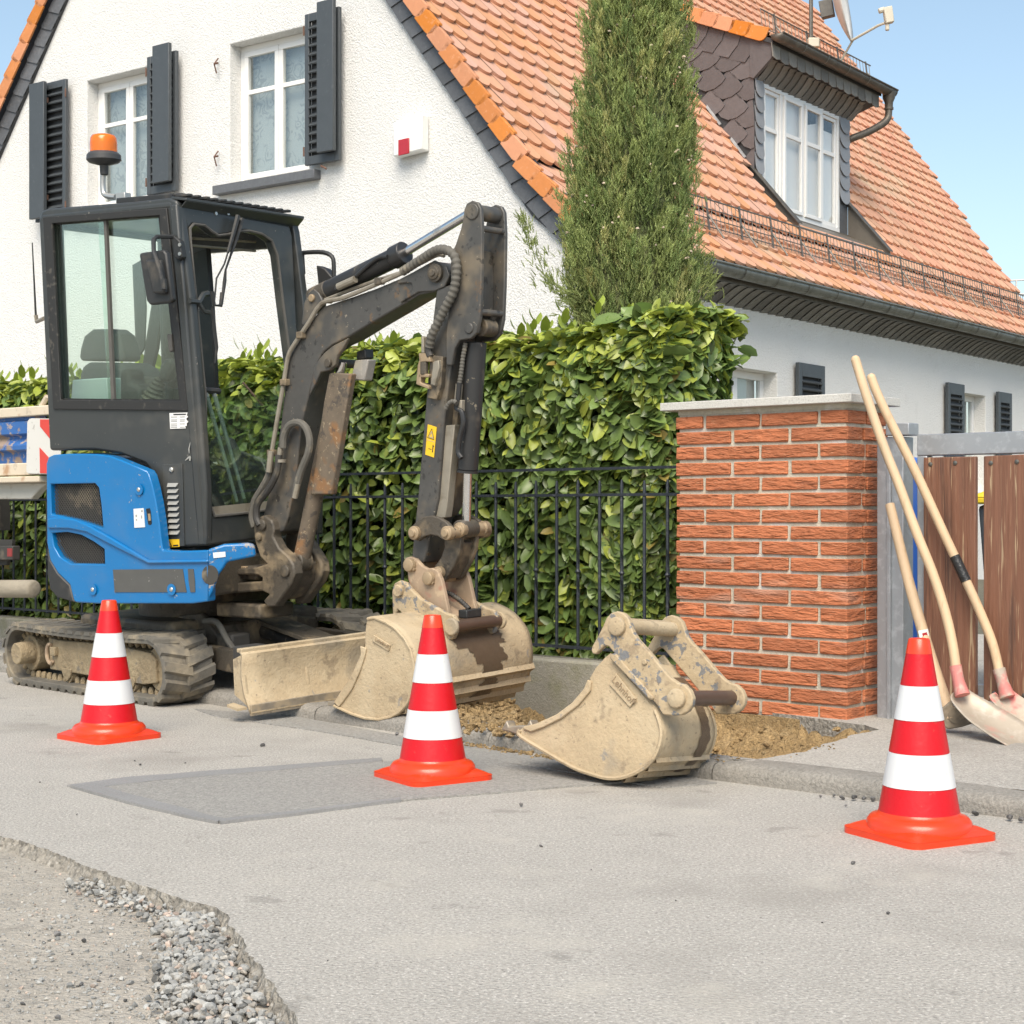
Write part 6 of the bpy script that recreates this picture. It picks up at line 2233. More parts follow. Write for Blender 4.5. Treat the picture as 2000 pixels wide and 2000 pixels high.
# wipers on the front
wp = link("wiper", None, cab, onplane(440, 500, pT, nF))
def ft(pts, off): return [onplane(x, y, pT, nF) + nF * off for x, y in pts]
MB().tube(ft(c4([(1405, 265), (1375, 380), (1335, 520)]), .035), [.012, .010, .007], 6).build("wiper_arm", "black_plastic", wp)
MB().tube(ft(c4([(1335, 520), (1310, 600), (1255, 700), (1240, 860)]), .035), .0045, 6).build("wiper_arm", "black_plastic", wp)
MB().tube(ft(c4([(1440, 285), (1400, 420), (1360, 540), (1325, 640), (1318, 720), (1298, 880)]), .03), [.012, .010, .006, .005, .009, .006], 6).build("wiper_arm", "black_plastic", wp)
MB().tube(ft(c4([(1230, 790), (1245, 890), (1290, 890), (1300, 800)]), .03), .009, 6).build("wiper_blade", "black_plastic", wp)
MB().tube(ft(c4([(1245, 900), (1260, 1060), (1275, 1180), (1265, 1290)]), .02), [.008, .009, .008, .004], 6).build("wiper_blade", "black_plastic", wp)
MB().tube(ft(c4([(1085, 855), (1150, 862), (1180, 810), (1215, 800)]), .02), .012, 6).build("latch", "cab_grey", wp)
MB().tube(ft(c4([(1150, 870), (1190, 930), (1225, 935)]), .02), .010, 6).build("latch", "cab_grey", wp)
for y0, x1 in ((232, 0), (240, 0)):
    pass
for x in (1293, 1378):
    (q,) = c4([(x, 240)]); MB().lathe([(.008, 0), (.008, .004)], onplane(q[0], q[1], pT, nF), nF, 10).build("bolt", "bolt_zinc", cab)
# levers and struts seen through the front
for a, b in (((419, 764), (480, 978)), ((434, 762), (494, 972))):
    A_, B_ = ft([a, b], -.05); MB().tube([A_, B_], [.010, .007], 8).build("lever_rod", "lever_grey" if "lever_grey" in M else mat("lever_grey", (.22, .25, .24), .5), cab)
A_, B_ = ft([(405, 760), (445, 762)], -.05); MB().tube([A_, B_], .014, 8).build("lever_head", "black_plastic", cab)
for a, b in (((386, 600), (402, 760)), ((380, 470), (396, 560))):
    A_, B_ = ft([a, b], -.08); MB().tube([A_, B_], .008, 6).build("strut", "black_plastic", cab)
poly("door_pocket", UP, [(400, 868), (420, 852), (448, 856), (462, 885), (474, 1000), (470, 1040), (400, 1040)], CF - .30, .04, "seat_dark", cab, bevel=.012)
poly("inner_label", UP, [(405, 905), (424, 902), (426, 962), (405, 966)], CF - .305, .002, "sticker_white", cab, smooth=0)
MB().prism([UP.P(-.62, .12, .60), UP.P(.02, .12, .60), UP.P(.02, .80, .60), UP.P(-.62, .80, .60)], UP.u * .07).build("floor_plate", "seat_dark", cab, bevel=.01)
MB().prism([UP.P(-.02, .02, .46), UP.P(.10, .10, .46), UP.P(.10, .80, .46), UP.P(-.02, .9, .46)], UP.u * .16).build("front_beam", "arm_dirty", body, bevel=.012)
# seat and controls
seat = link("seat", None, exc, UP.P(-.45, .45, 1.2))
poly("headrest", UP, c4([(336, 1245), (345, 1180), (370, 1095), (430, 1048), (560, 1046), (612, 1085), (640, 1170), (657, 1250), (632, 1272), (352, 1270)]), .42, .11, "seat_grey", seat, bevel=.025, seg=3)
poly("backrest", UP, c4([(325, 1560), (330, 1360), (350, 1300), (390, 1278), (610, 1280), (670, 1320), (715, 1400), (730, 1560)]), .36, .22, "seat_grey", seat, bevel=.03, seg=3)
poly("plastic_box", UP, c4([(290, 1402), (530, 1386), (545, 1545), (280, 1540)]), .24, .16, "box_pale", None, bevel=.006, label="pale plastic box beside the seat inside the cab", cat="box")
ctl = link("controls", None, exc, UP.P(-.2, .3, 1.2))
(q0, q1) = c4([(845, 1560), (905, 1385)])
A_, B_ = UP.U(q0[0], q0[1], .25), UP.U(q1[0], q1[1], .25)
ax = (B_ - A_); Ln = ax.length
prof_ = []
for i in range(7):
    t = i / 6; rr_ = .060 - .034 * t
    prof_ += [(rr_, Ln * (t * .94)), (rr_ - .012, Ln * (t * .94 + .06))]
MB().lathe(prof_, A_, ax, 18).build("lever_boot", "bellows", ctl, smooth=60)
poly("lever_grip", UP, c4([(880, 1395), (900, 1300), (935, 1250), (985, 1255), (990, 1300), (950, 1400), (930, 1420)]), .22, .06, "black_plastic", ctl, bevel=.015, seg=2)
poly("lever_grip", UP, c4([(940, 1440), (1010, 1290), (1040, 1250), (1048, 1400), (990, 1470)]), .30, .05, "black_plastic", ctl, bevel=.012)
poly("armrest", UP, c4([(620, 1560), (615, 1340), (650, 1315), (690, 1340), (690, 1420), (760, 1450), (770, 1560)]), .20, .10, "seat_dark", ctl, bevel=.02)
poly("console", UP, c4([(690, 1400), (720, 1370), (800, 1400), (830, 1560), (680, 1560)]), .30, .12, "rubber_trim", ctl, bevel=.012)
poly("door_jamb", UP, c4([(770, 1400), (800, 1160), (840, 900), (850, 830), (940, 830), (900, 1000), (880, 1180), (850, 1300), (850, 1420)]), CF - .06, .02, "seat_dark", ctl)
poly("door_post", UP, c4([(710, 600), (780, 560), (800, 900), (790, 1180), (760, 1230), (735, 1230)]), CF - .05, .012, "cab_grey", ctl)
poly("pane_handle", UP, c4([(950, 1085), (980, 1080), (990, 1200), (965, 1210)]), CN - .002, .018, "rubber_trim", cab, bevel=.004)
poly("inner_column", UP, c4([(1110, 520), (1230, 480), (1260, 900), (1290, 1480), (1210, 1480), (1170, 900)]), CF - .30, .03, "black_plastic", ctl, bevel=.006)

# ---------------------------------------------------------------- swing post and boom
sw = link("swing_bracket", None, exc, UP.P(.25, .35, .5))
br_px = cC([(280, 370), (305, 328), (345, 316), (388, 345), (402, 400), (393, 440), (428, 505), (480, 552), (512, 600), (520, 655), (500, 715), (450, 785), (408, 846), (362, 850), (338, 812), (372, 775), (330, 755), (180, 768), (60, 770), (60, 720), (240, 705), (330, 700), (332, 680), (310, 665), (270, 662), (165, 665), (165, 628), (300, 618), (360, 598), (320, 560), (290, 470)])
poly("bracket_plate", BM, br_px, -.09, .055, "arm_dirty", sw, bevel=.010, seg=2)
loc_b = [BM.L(x, y, -.09) for x, y in cC([(330, 330), (400, 350), (410, 440), (480, 545), (512, 600), (520, 655), (500, 715), (450, 785), (408, 846), (362, 850), (340, 700), (320, 560), (300, 470)])]
MB().prism([BM.P(f, .07, z) for f, z in loc_b], BM.w * .055).build("bracket_plate", "arm_dirty", sw, bevel=.010)
MB().prism([BM.P(f * .97, -.04, z) for f, z in [BM.L(x, y, -.09) for x, y in cC([(400, 560), (490, 600), (480, 700), (420, 800), (350, 820), (345, 640)])]], BM.w * .12).build("bracket_web", "arm_dirty", sw, bevel=.006)
for (x, y), r in (((328, 372), .024), ((462, 640), .026), ((308, 440), .018)):
    (q,) = cC([(x, y)]); c = BM.U(q[0], q[1], -.10)
    MB().lathe([(r, .012), (r, -.002), (r * .55, -.006)], c, BM.w * 1.0, 16).build("pivot_pin", "arm_dirty", sw, bevel=.002)
(q0, q1) = cC([(85, 695), (260, 700)])
MB().cyl(BM.U(q0[0], q0[1], -.02), BM.U(q1[0], q1[1], -.02), .022, 12).build("swing_cylinder", "arm_dirty", sw)
(q,) = cC([(225, 620)]); MB().box(BM.U(q[0], q[1], -.04), BM.f * .045, BM.w * .03, BM.u * .008).build("grease_block", "pin_steel", sw, bevel=.003)
MB().beam(BM.P(-.38, 0, .40), BM.P(-.10, 0, .40), BM.w, BM.u, .10, .03).build("bracket_tongue", "arm_dirty", sw, bevel=.01)
MB().beam(BM.P(-.38, .02, .56), BM.P(-.16, .02, .56), BM.w, BM.u, .08, .03).build("bracket_tongue", "arm_dirty", sw, bevel=.01)

BN, BT = -.055, .115
boom = link("boom", None, exc, BM.P(.3, 0, 1.4))
boom_px = cB([(1345, 478), (1390, 492), (1420, 530), (1418, 590), (1385, 630), (1330, 655), (1240, 672), (1150, 728), (1060, 780), (940, 850), (830, 918), (740, 962), (690, 1000), (655, 1062), (628, 1150), (600, 1260), (560, 1420), (530, 1700), (505, 1850), (482, 1960), (455, 2040), (410, 2062), (350, 2040), (330, 1990), (352, 1900), (400, 1700), (440, 1430), (465, 1200), (488, 1040), (520, 978), (600, 850), (660, 768), (692, 738), (860, 682), (1000, 632), (1130, 578), (1240, 520)])
poly("boom_box", BM, boom_px, BN, BT, "arm_steel", boom, bevel=.006)
poly("boom_doubler", BM, cB([(1115, 592), (1240, 520), (1330, 470), (1400, 500), (1420, 560), (1390, 625), (1330, 650), (1240, 655), (1130, 718), (1150, 690), (1205, 640), (1200, 605), (1170, 600), (1120, 608)]), BN - .010, .012, "arm_steel", boom, bevel=.004)
(q,) = cB([(1345, 545)]); c = BM.U(q[0], q[1], BN - .010)
MB().lathe([(.036, .0), (.036, .014), (.026, .016), (.026, .022), (.014, .024), (.014, .030)], c, -BM.w, 20).build("boom_pin", "arm_dirty", boom, bevel=.002)
# cylinder lug plate under the bend
poly("lug_plate", BM, cB([(830, 922), (740, 968), (690, 1010), (640, 1075), (615, 1200), (605, 1255), (640, 1190), (670, 1120), (720, 1110), (755, 1080), (770, 1020), (800, 985)]), BN - .006, .02, "arm_steel", boom, bevel=.004)
(q,) = cB([(708, 1066)]); pin("lug_pin", BM, q[0], q[1], BN - .02, BN + .15, .018, "arm_dirty", boom)
# raised ear for the arm cylinder
poly("cylinder_ear", BM, cB([(560, 840), (575, 720), (600, 660), (630, 635), (660, 660), (690, 720), (640, 770), (600, 840), (575, 850)]), BN + .01, .02, "arm_steel", boom, bevel=.004)
poly("cylinder_ear", BM, cB([(590, 790), (600, 680), (630, 645), (660, 670), (690, 730), (640, 780)]), BN + .085, .02, "arm_steel", boom, bevel=.004)
(q,) = cB([(614, 690)]); pin("ear_pin", BM, q[0], q[1], BN - .0, BN + .12, .016, "pin_steel", boom)
# steel pipes along the boom
def bpath(pts, d): return [BM.U(x, y, d) for x, y in pts]
MB().tube(smooth_path(bpath(cB([(380, 1640), (420, 1400), (462, 1160), (484, 1030), (520, 960), (600, 840), (680, 720), (800, 690), (960, 625), (1110, 560), (1180, 525)]), BN - .012), 3), .010, 8).build("steel_pipe", "pipe_grey", boom)
MB().tube(smooth_path(bpath(cB([(700, 700), (830, 650), (990, 590), (1150, 540)]), BN + .03), 3), .008, 8).build("steel_pipe", "pipe_grey", boom)
for x, y in ((465, 1180), (390, 1590), (1015, 592), (560, 905)):
    (q,) = cB([(x, y)]); MB().box(BM.U(q[0], q[1], BN - .012), BM.f * .018, BM.w * .014, BM.u * .014).build("pipe_clamp", "arm_dirty", boom, bevel=.003)


def hose(pts, d, r, material="hose_black", ribs=0, name="hose", parent=None, sub=5):
    path = smooth_path([BM.U(x, y, dd) for (x, y), dd in zip(pts, d if isinstance(d, (list, tuple)) else [d] * len(pts))], sub if not ribs else 14)
    if ribs:
        # corrugated sleeve: radius alternates along the path
        L_ = [0]
        for i in range(1, len(path)): L_.append(L_[-1] + (path[i] - path[i - 1]).length)
        n_ = int(L_[-1] / ribs) * 4
        pts2, rs = [], []
        j = 0
        for i in range(n_ + 1):
            s_ = L_[-1] * i / n_
            while j < len(L_) - 2 and L_[j + 1] < s_: j += 1
            t = (s_ - L_[j]) / max(1e-9, L_[j + 1] - L_[j])
            pts2.append(path[j].lerp(path[j + 1], min(1, t))); rs.append(r * (1.0 if i % 4 < 2 else .82))
        MB().tube(pts2, rs, 10).build(name, material, parent or boom, smooth=50)
    else:
        MB().tube(path, r, 9).build(name, material, parent or boom)


hose(cB([(1150, 535), (1250, 470), (1340, 415), (1400, 410), (1445, 440), (1462, 500), (1458, 580), (1440, 660), (1400, 740), (1360, 820), (1320, 900), (1305, 970)]), [-.07, -.08, -.09, -.10, -.10, -.10, -.10, -.10, -.10, -.10, -.10, -.09], .019, "hose_sleeve", .021, "corrugated_hose")
hose(cB([(1180, 525), (1270, 480), (1350, 440), (1390, 445)]), -.05, .008, "pipe_grey", 0, "hose")
hose(cB([(385, 1640), (372, 1720), (330, 1800), (290, 1870), (275, 1960), (290, 2020)]), BN - .02, .016, "hose_sleeve")
hose(cB([(430, 1600), (420, 1700), (370, 1800), (310, 1880), (300, 1960), (320, 2010)]), BN - .045, .015, "hose_black")
hose(cB([(455, 1560), (460, 1490), (490, 1430), (540, 1412), (585, 1440), (608, 1510), (600, 1590), (560, 1690), (535, 1780), (525, 1840)]), BN - .03, .0155, "hose_sleeve")
for a, b, r in (((385, 1580), (372, 1700), .013), ((440, 1560), (430, 1640), .012), ((540, 1770), (522, 1850), .012)):
    (p, q) = cB([a, b]); MB().cyl(BM.U(*p, BN - .035), BM.U(*q, BN - .035), r, 10).build("hose_fitting", "pipe_grey", boom)
(q,) = cB([(440, 1635)]); MB().cyl(BM.U(q[0], q[1] + 3, BN - .035), BM.U(q[0], q[1] - 3, BN - .035), .024, 12).build("hose_ring", "pipe_grey", boom)
# boom cylinder with its guard
bcy = link("boom_cylinder", None, exc, BM.P(.1, 0, 1.1))
poly("guard_plate", BM, cB([(722, 1122), (850, 1128), (735, 1830), (612, 1832), (690, 1290)]), BN + .012, .034, "rust_plate", bcy, bevel=.006)
(a, b) = cB([(800, 1060), (560, 2010)]); A_, B_ = BM.U(*a, BN + .055), BM.U(*cC([(560, 585)])[0], BN + .055)
MB().cyl(A_, A_.lerp(B_, .5), .020, 12).build("piston_rod", "chrome", bcy)
MB().cyl(A_.lerp(B_, .30), B_, .036, 18).build("barrel", "rust_plate", bcy, bevel=.004)
MB().lathe([(.038, -.035), (.042, -.03), (.042, .03), (.038, .035)], B_, BM.w, 18).build("barrel_eye", "arm_dirty", bcy, bevel=.003)
# work lamp under the boom
lamp = link("work_lamp", None, exc, BM.U(700, 715, .05))
poly("lamp_housing", BM, cB([(880, 1000), (930, 985), (935, 1040), (880, 1050)]), .03, .05, "black_plastic", lamp, bevel=.005)
poly("lamp_lens", BM, cB([(870, 1050), (950, 1045), (925, 1170), (845, 1165)]), .01, .05, "lamp_lens", lamp, bevel=.006)
# arm cylinder on top of the boom
acy = link("arm_cylinder", None, exc, BM.P(.5, 0, 1.8))
(a, b, c_) = cB([(630, 690), (1150, 432), (1552, 190)])
A_, B_, C_ = BM.U(*a, .0), BM.U(*b, .0), BM.U(*c_, .0)
MB().cyl(A_, B_, .040, 20).build("barrel", "barrel_black", acy, bevel=.003)
dr = (B_ - A_).normalized()
MB().cyl(B_ - dr * .05, B_ + dr * .012, .047, 20).build("gland", "barrel_black", acy, bevel=.004)
MB().cyl(B_, C_, .018, 14).build("piston_rod", "chrome", acy)
MB().cyl(A_ - dr * .0, A_ + dr * .10, .043, 18).build("barrel_end", "arm_dirty", acy, bevel=.004)
hose(cB([(760, 640), (830, 600), (880, 560), (960, 490), (1010, 455), (1060, 450)]), -.05, .008, "barrel_black", 0, "feed_pipe", acy)
(a, b) = cB([(775, 625), (875, 580)]); MB().cyl(BM.U(*a, -.055), BM.U(*b, -.055), .015, 10).build("hose_fitting", "pipe_grey", acy)

# ---------------------------------------------------------------- arm (dipper)
arm = link("arm", None, exc, BM.P(.9, 0, 1.2))
arm_low = cB([(1345, 640), (1460, 600), (1476, 690), (1462, 860), (1440, 1010), (1418, 1150), (1388, 1400), (1352, 1850)]) + cC([(1325, 340), (1290, 520), (1270, 590), (1215, 600), (1200, 560)]) + cB([(1218, 2010), (1240, 1800), (1290, 1210), (1325, 800)])
poly("arm_box", BM, arm_low, -.06, .12, "arm_steel", arm, bevel=.006)
# front cover strip of the arm
fcov = cB([(1388, 1430), (1450, 1425), (1405, 1900)]) + cC([(1395, 330), (1330, 340)]) + cB([(1352, 1850)])
poly("arm_shield", BM, fcov, -.045, .04, "pipe_grey", arm, bevel=.003)
poly("arm_back_face", BM, cB([(1440, 1010), (1500, 1000), (1462, 1420), (1430, 1900)]) + cC([(1400, 320), (1330, 340)]) + cB([(1360, 1850), (1388, 1400), (1418, 1150)]), -.01, .07, "arm_dirty", arm, bevel=.004)
ear = cB([(1505, 175), (1520, 140), (1550, 124), (1585, 135), (1602, 170), (1608, 300), (1604, 600), (1596, 800), (1578, 890), (1545, 925), (1510, 930), (1478, 935), (1450, 980), (1432, 1080), (1400, 1080), (1400, 900), (1430, 640), (1425, 520), (1430, 430), (1455, 380), (1485, 290), (1500, 225)])
poly("head_plate", BM, ear, -.078, .018, "arm_steel", arm, bevel=.004)
loc_e = [BM.L(x, y, -.078) for x, y in ear]
MB().prism([BM.P(f, .06, z) for f, z in loc_e], BM.w * .018).build("head_plate", "arm_steel", arm, bevel=.004)
MB().prism([BM.P(f, -.06, z) for f, z in [BM.L(x, y, -.078) for x, y in cB([(1440, 480), (1530, 400), (1545, 560), (1540, 760), (1480, 840), (1440, 800)])]], BM.w * .12).build("head_web", "arm_steel", arm, bevel=.004)
for (x, y), r in (((1550, 188), .030), ((1530, 865), .020)):
    (q,) = cB([(x, y)]); pin("head_pin", BM, q[0], q[1], -.084, .085, r, "arm_steel", arm)
for (x, y), r in (((1600, 285), .012), ((1590, 770), .013)):
    (q,) = cB([(x, y)]); pin("spacer_bar", BM, q[0], q[1], -.07, .07, r, "arm_steel", arm)
(q,) = cB([(1600, 860)]); c = BM.U(q[0], q[1], -.03); MB().cyl(c, c + BM.w * .07, .034, 18).build("cylinder_eye", "arm_dirty", arm, bevel=.004)
# hose coupler block on the arm
blk = link("hose_coupler", None, exc, BM.U(835, 730, -.1))
for pts, mt in (([(1255, 910), (1268, 915), (1272, 1010), (1255, 1010)], "pipe_grey"), ([(1240, 1010), (1300, 1010), (1310, 1060), (1245, 1060)], "pin_steel"), ([(1235, 1080), (1250, 1030), (1260, 1040), (1250, 1180), (1300, 1200), (1300, 1220), (1225, 1190)], "pin_steel"), ([(1300, 1020), (1380, 1030), (1370, 1200), (1345, 1280), (1290, 1270), (1310, 1180)], "arm_dirty"), ([(1240, 1130), (1300, 1130), (1300, 1150), (1240, 1150)], "pin_steel"), ([(1325, 1060), (1355, 1050), (1360, 1090), (1335, 1200), (1310, 1190)], "pipe_grey")):
    poly("coupler_part", BM, cB(pts), -.10 if mt != "arm_dirty" else -.085, .03, mt, blk, bevel=.003)
(q0, q1) = cB([(1275, 1060), (1275, 1130)]); MB().cyl(BM.U(*q0, -.09), BM.U(*q1, -.09), .016, 10).build("coupler_tap", "arm_dirty", blk)
hose(cB([(1305, 960), (1300, 1000), (1310, 1030)]), -.09, .014, "hose_black", 0, "hose", blk)
hose(cB([(1400, 1330), (1420, 1300), (1445, 1290), (1462, 1300)]), -.08, .010, "hose_sleeve", .012, "corrugated_hose", blk)
hose(cB([(1515, 950), (1500, 1030), (1490, 1110), (1480, 1180)]), -.05, .010, "hose_sleeve", .012, "corrugated_hose", blk)
hose(cB([(1478, 1180), (1470, 1280), (1462, 1330), (1490, 1350), (1500, 1420), (1480, 1500), (1470, 1580), (1490, 1620)]), -.06, .010, "barrel_black", 0, "hose", blk)
(q0, q1) = cB([(1478, 1190), (1468, 1290)]); MB().cyl(BM.U(*q0, -.05), BM.U(*q1, -.05), .014, 8).build("hose_fitting", "pipe_grey", blk)
poly("elbow_block", BM, cB([(1448, 1290), (1490, 1280), (1488, 1350), (1450, 1350)]), -.06, .03, "pipe_grey", blk, bevel=.004)
# warning sticker on the arm
st = crop(800, 780, 100 / 1380)
poly("warning_label", BM, st([(490, 672), (728, 745), (655, 1568), (420, 1488)]), -.0625, .0012, "sticker_yellow", arm, smooth=0)
tri_outline(BM, st([(600, 780), (665, 1095), (478, 1030)]), -.0632, .13, "print_black", arm)
tri_outline(BM, st([(596, 850), (640, 1055), (520, 1012)]), -.0632, .3, "print_grey", arm)
poly("label_print", BM, st([(470, 1085), (675, 1150), (674, 1158), (469, 1094)]), -.0632, .0006, "print_grey", arm, smooth=0)
poly("label_print", BM, st([(510, 1318), (588, 1340), (586, 1358), (508, 1336)]), -.0632, .0006, "print_black", arm, smooth=0)
poly("label_print", BM, st([(612, 1260), (632, 1215), (658, 1275), (640, 1280), (625, 1430), (602, 1425), (618, 1280)]), -.0632, .0006, "print_black", arm, smooth=0)

# bucket cylinder
kcy = link("bucket_cylinder", None, exc, BM.P(1.0, 0, 1.1))
(a, b) = cB([(1578, 945), (1527, 1690)]); A_, B_ = BM.U(*a, .0), BM.U(*b, .0)
MB().cyl(A_, B_, .040, 20).build("barrel", "barrel_black", kcy, bevel=.004)
MB().cyl(A_.lerp(B_, 1.0), A_.lerp(B_, 1.02), .043, 20).build("gland", "barrel_black", kcy)
(q,) = cC([(1518, 395)]); C_ = BM.U(*q, .0)
MB().cyl(B_, C_, .0185, 14).build("piston_rod", "chrome", kcy)
MB().lathe([(.034, -.045), (.036, -.04), (.036, .04), (.034, .045)], C_, BM.w, 18).build("rod_eye", "arm_dirty", kcy, bevel=.004)

# ---------------------------------------------------------------- links and quick hitch
lk_ = link("bucket_linkage", None, exc, BM.P(.85, 0, .75))
clink = cC([(1195, 440), (1180, 420), (1190, 390), (1230, 350), (1270, 325), (1310, 318), (1355, 328), (1400, 355), (1440, 400), (1440, 440), (1410, 465), (1375, 455), (1350, 438), (1310, 430), (1270, 440), (1235, 468)])
poly("rocker_link", BM, clink, -.105, .022, "arm_dirty", lk_, bevel=.004)
loc_c = [BM.L(x, y, -.105) for x, y in clink]
MB().prism([BM.P(f, .085, z) for f, z in loc_c], BM.w * .022).build("rocker_link", "arm_dirty", lk_, bevel=.004)
tl = cC([(1385, 440), (1425, 395), (1460, 390), (1490, 430), (1480, 520), (1450, 600), (1400, 690), (1370, 705), (1335, 660), (1322, 628), (1370, 560), (1390, 500)])
poly("tipping_link", BM, tl, -.045, .022, "arm_dirty", lk_, bevel=.005)
loc_t = [BM.L(x, y, -.045) for x, y in tl]
MB().prism([BM.P(f, .045, z) for f, z in loc_t], BM.w * .022).build("tipping_link", "arm_dirty", lk_, bevel=.005)
MB().prism([BM.P(f, -.03, z) for f, z in [BM.L(x, y, -.045) for x, y in cC([(1440, 460), (1470, 480), (1440, 600), (1390, 690), (1370, 660), (1420, 560)])]], BM.w * .08).build("link_web", "arm_dirty", lk_, bevel=.004)
for (x, y), r, d0, d1 in (((1205, 420), .027, -.125, .12), ((1395, 420), .027, -.128, .12), ((1470, 400), .028, -.06, .11), ((1345, 650), .024, -.07, .08)):
    (q,) = cC([(x, y)]); c = BM.U(q[0], q[1], d0)
    MB().lathe([(r * .55, -.008), (r * .6, 0), (r, .004), (r, .03), (r * .8, .034), (r * .8, d1 - d0 - .03), (r, d1 - d0 - .028), (r, d1 - d0)], c, BM.w, 18).build("link_pin", "pin_steel", lk_, bevel=.002)
qh = link("quick_hitch", None, exc, BM.P(.85, 0, .5))
hp = cC([(1150, 590), (1165, 565), (1190, 556), (1225, 570), (1260, 610), (1290, 625), (1320, 622), (1350, 640), (1372, 690), (1388, 760), (1412, 870), (1420, 940), (1400, 950), (1300, 870), (1195, 745), (1180, 690), (1175, 640)])
poly("hitch_plate", BM, hp, -.085, .020, "hitch_red", qh, bevel=.004)
loc_h = [BM.L(x, y, -.085) for x, y in hp]
MB().prism([BM.P(f, .075, z) for f, z in loc_h], BM.w * .020).build("hitch_plate", "hitch_red", qh, bevel=.004)
MB().prism([BM.P(f, -.065, z) for f, z in [BM.L(x, y, -.085) for x, y in cC([(1240, 780), (1330, 850), (1415, 905), (1418, 945), (1395, 950), (1290, 870), (1215, 790)])]], BM.w * .14).build("hitch_floor", "hitch_red", qh, bevel=.004)
for x, y in ((1178, 606), (1288, 683)):
    (q,) = cC([(x, y)]); c = BM.U(q[0], q[1], -.105)
    MB().lathe([(.016, -.004), (.026, .0), (.027, .02), (.022, .022), (.022, .19), (.027, .192), (.027, .21)], c, BM.w, 18).build("hitch_pin", "pin_steel", qh, bevel=.002)
    (q,) = cC([(x + 40, y + 22)]); MB().lathe([(.008, 0), (.008, .012), (.004, .014)], BM.U(q[0], q[1], -.085), -BM.w, 8).build("locking_bolt", "pin_steel", qh)
hose(cC([(1385, 760), (1420, 770), (1470, 800), (1510, 835), (1535, 860)]), -.0, .010, "hose_black", .012, "hitch_hose", qh)
(q,) = cC([(1540, 885)]); MB().box(BM.U(q[0], q[1], .0), BM.f * .022, BM.w * .045, BM.u * .016).build("latch_block", "black_plastic", qh, bevel=.004)


# ---------------------------------------------------------------- buckets
def shell(fr, curve_px, d0, d1, name, material, parent, thick=.010, n=24):
    P0 = pl(fr, curve_px, d0)
    P0 = smooth_path(P0, 3)
    rows = [[p + fr.w * ((d1 - d0) * i / n) for p in P0] for i in range(n + 1)]
    o = MB().sheet(rows).build(name, material, parent, smooth=60)
    md = o.modifiers.new("t", 'SOLIDIFY'); md.thickness = thick; md.offset = 0
    return P0


def strip(fr, P0, i0, i1, d0, d1, lift, material, name, parent, wob=.0):
    """raised strip along the bucket, lying on curve points i0..i1"""
    cen = sum(P0, V()) / len(P0)
    rows = []
    n = 18
    for k in range(n + 1):
        r = []
        for i in range(i0, i1 + 1):
            p = P0[i]
            t = (P0[min(i + 1, len(P0) - 1)] - P0[max(i - 1, 0)]).normalized()
            nn = fr.w.cross(t).normalized()
            if nn.dot(p - cen) < 0: nn = -nn
            e = lift if i0 < i < i1 else lift * .2
            r.append(p + nn * (e + wob * noise.noise(V((k * .7, i * 1.3, 0)))) + fr.w * (d1 - d0) * k / n)
        rows.append(r)
    return MB().sheet(rows).build(name, material, parent, smooth=30)


def stain(fr, P0, test, d0, d1, name, parent, lift=.009, n=170, sub=9):
    """wet patch: cells of the shell surface for which test(curve 0..1, across 0..1) holds"""
    cen = sum(P0, V()) / len(P0)
    Q = smooth_path(P0, sub)
    m = MB()
    for i in range(len(Q) - 1):
        t = (Q[i + 1] - Q[i]).normalized(); nn = fr.w.cross(t).normalized()
        if nn.dot(Q[i] - cen) < 0: nn = -nn
        for k in range(n):
            if test(i / (len(Q) - 1), (k + .5) / n):
                a = fr.w * (d1 - d0) * k / n; b = fr.w * (d1 - d0) * (k + 1) / n
                m.add([Q[i] + nn * lift + a, Q[i + 1] + nn * lift + a, Q[i + 1] + nn * lift + b, Q[i] + nn * lift + b], [(0, 1, 2, 3)])
    if m.f: m.build(name, "wet_mud", parent, smooth=60)


def nameplate(fr, quad, d, txt, parent, size):
    """cast plate with raised lettering; quad in photo px: tl, tr, br, bl"""
    MB().prism(pl(fr, quad, d), fr.w * -.006).build("name_plate", "mud_steel", parent, bevel=.002)
    a, b, c_, e = pl(fr, quad, d - .007)
    x = ((b - a) + (c_ - e)).normalized(); cen = (a + b + c_ + e) / 4
    z = -fr.w
    y = z.cross(x).normalized()
    if y.z < 0 and abs(y.z) > .3 and x.x > 0: y = -y; 
    me = text_mesh(txt, size, .0012); setmat(me, "mud_steel_blue" if False else "pin_steel")
    z = x.cross(y)
    inst("lettering", me, parent, mat3(x, y, z, cen))


BK0, BK1 = -.35, .36
bk = link("bucket", None, exc, BM.P(.9, 0, .2))
back_c = cC([(945, 918), (985, 912), (1050, 938), (1110, 978), (1160, 1035), (1195, 1100), (1213, 1180), (1216, 1260), (1203, 1340), (1175, 1410), (1130, 1458), (1080, 1486), (1010, 1502), (930, 1494), (850, 1468), (780, 1436), (750, 1422)])
mouth = cC([(748, 1400), (790, 1335), (838, 1270), (880, 1180), (905, 1120), (930, 1075), (930, 1000), (938, 940)])
poly("side_plate", BM, back_c + mouth, BK0, .012, "mud_steel", bk, bevel=.003)
loc_s = [BM.L(x, y, BK0) for x, y in back_c + mouth]
MB().prism([BM.P(f, BK1 - .012, z) for f, z in loc_s], BM.w * .012).build("side_plate", "mud_steel", bk, bevel=.003)
P0 = shell(BM, back_c, BK0 + .004, BK1 - .004, "shell", "mud_steel", bk, .012)
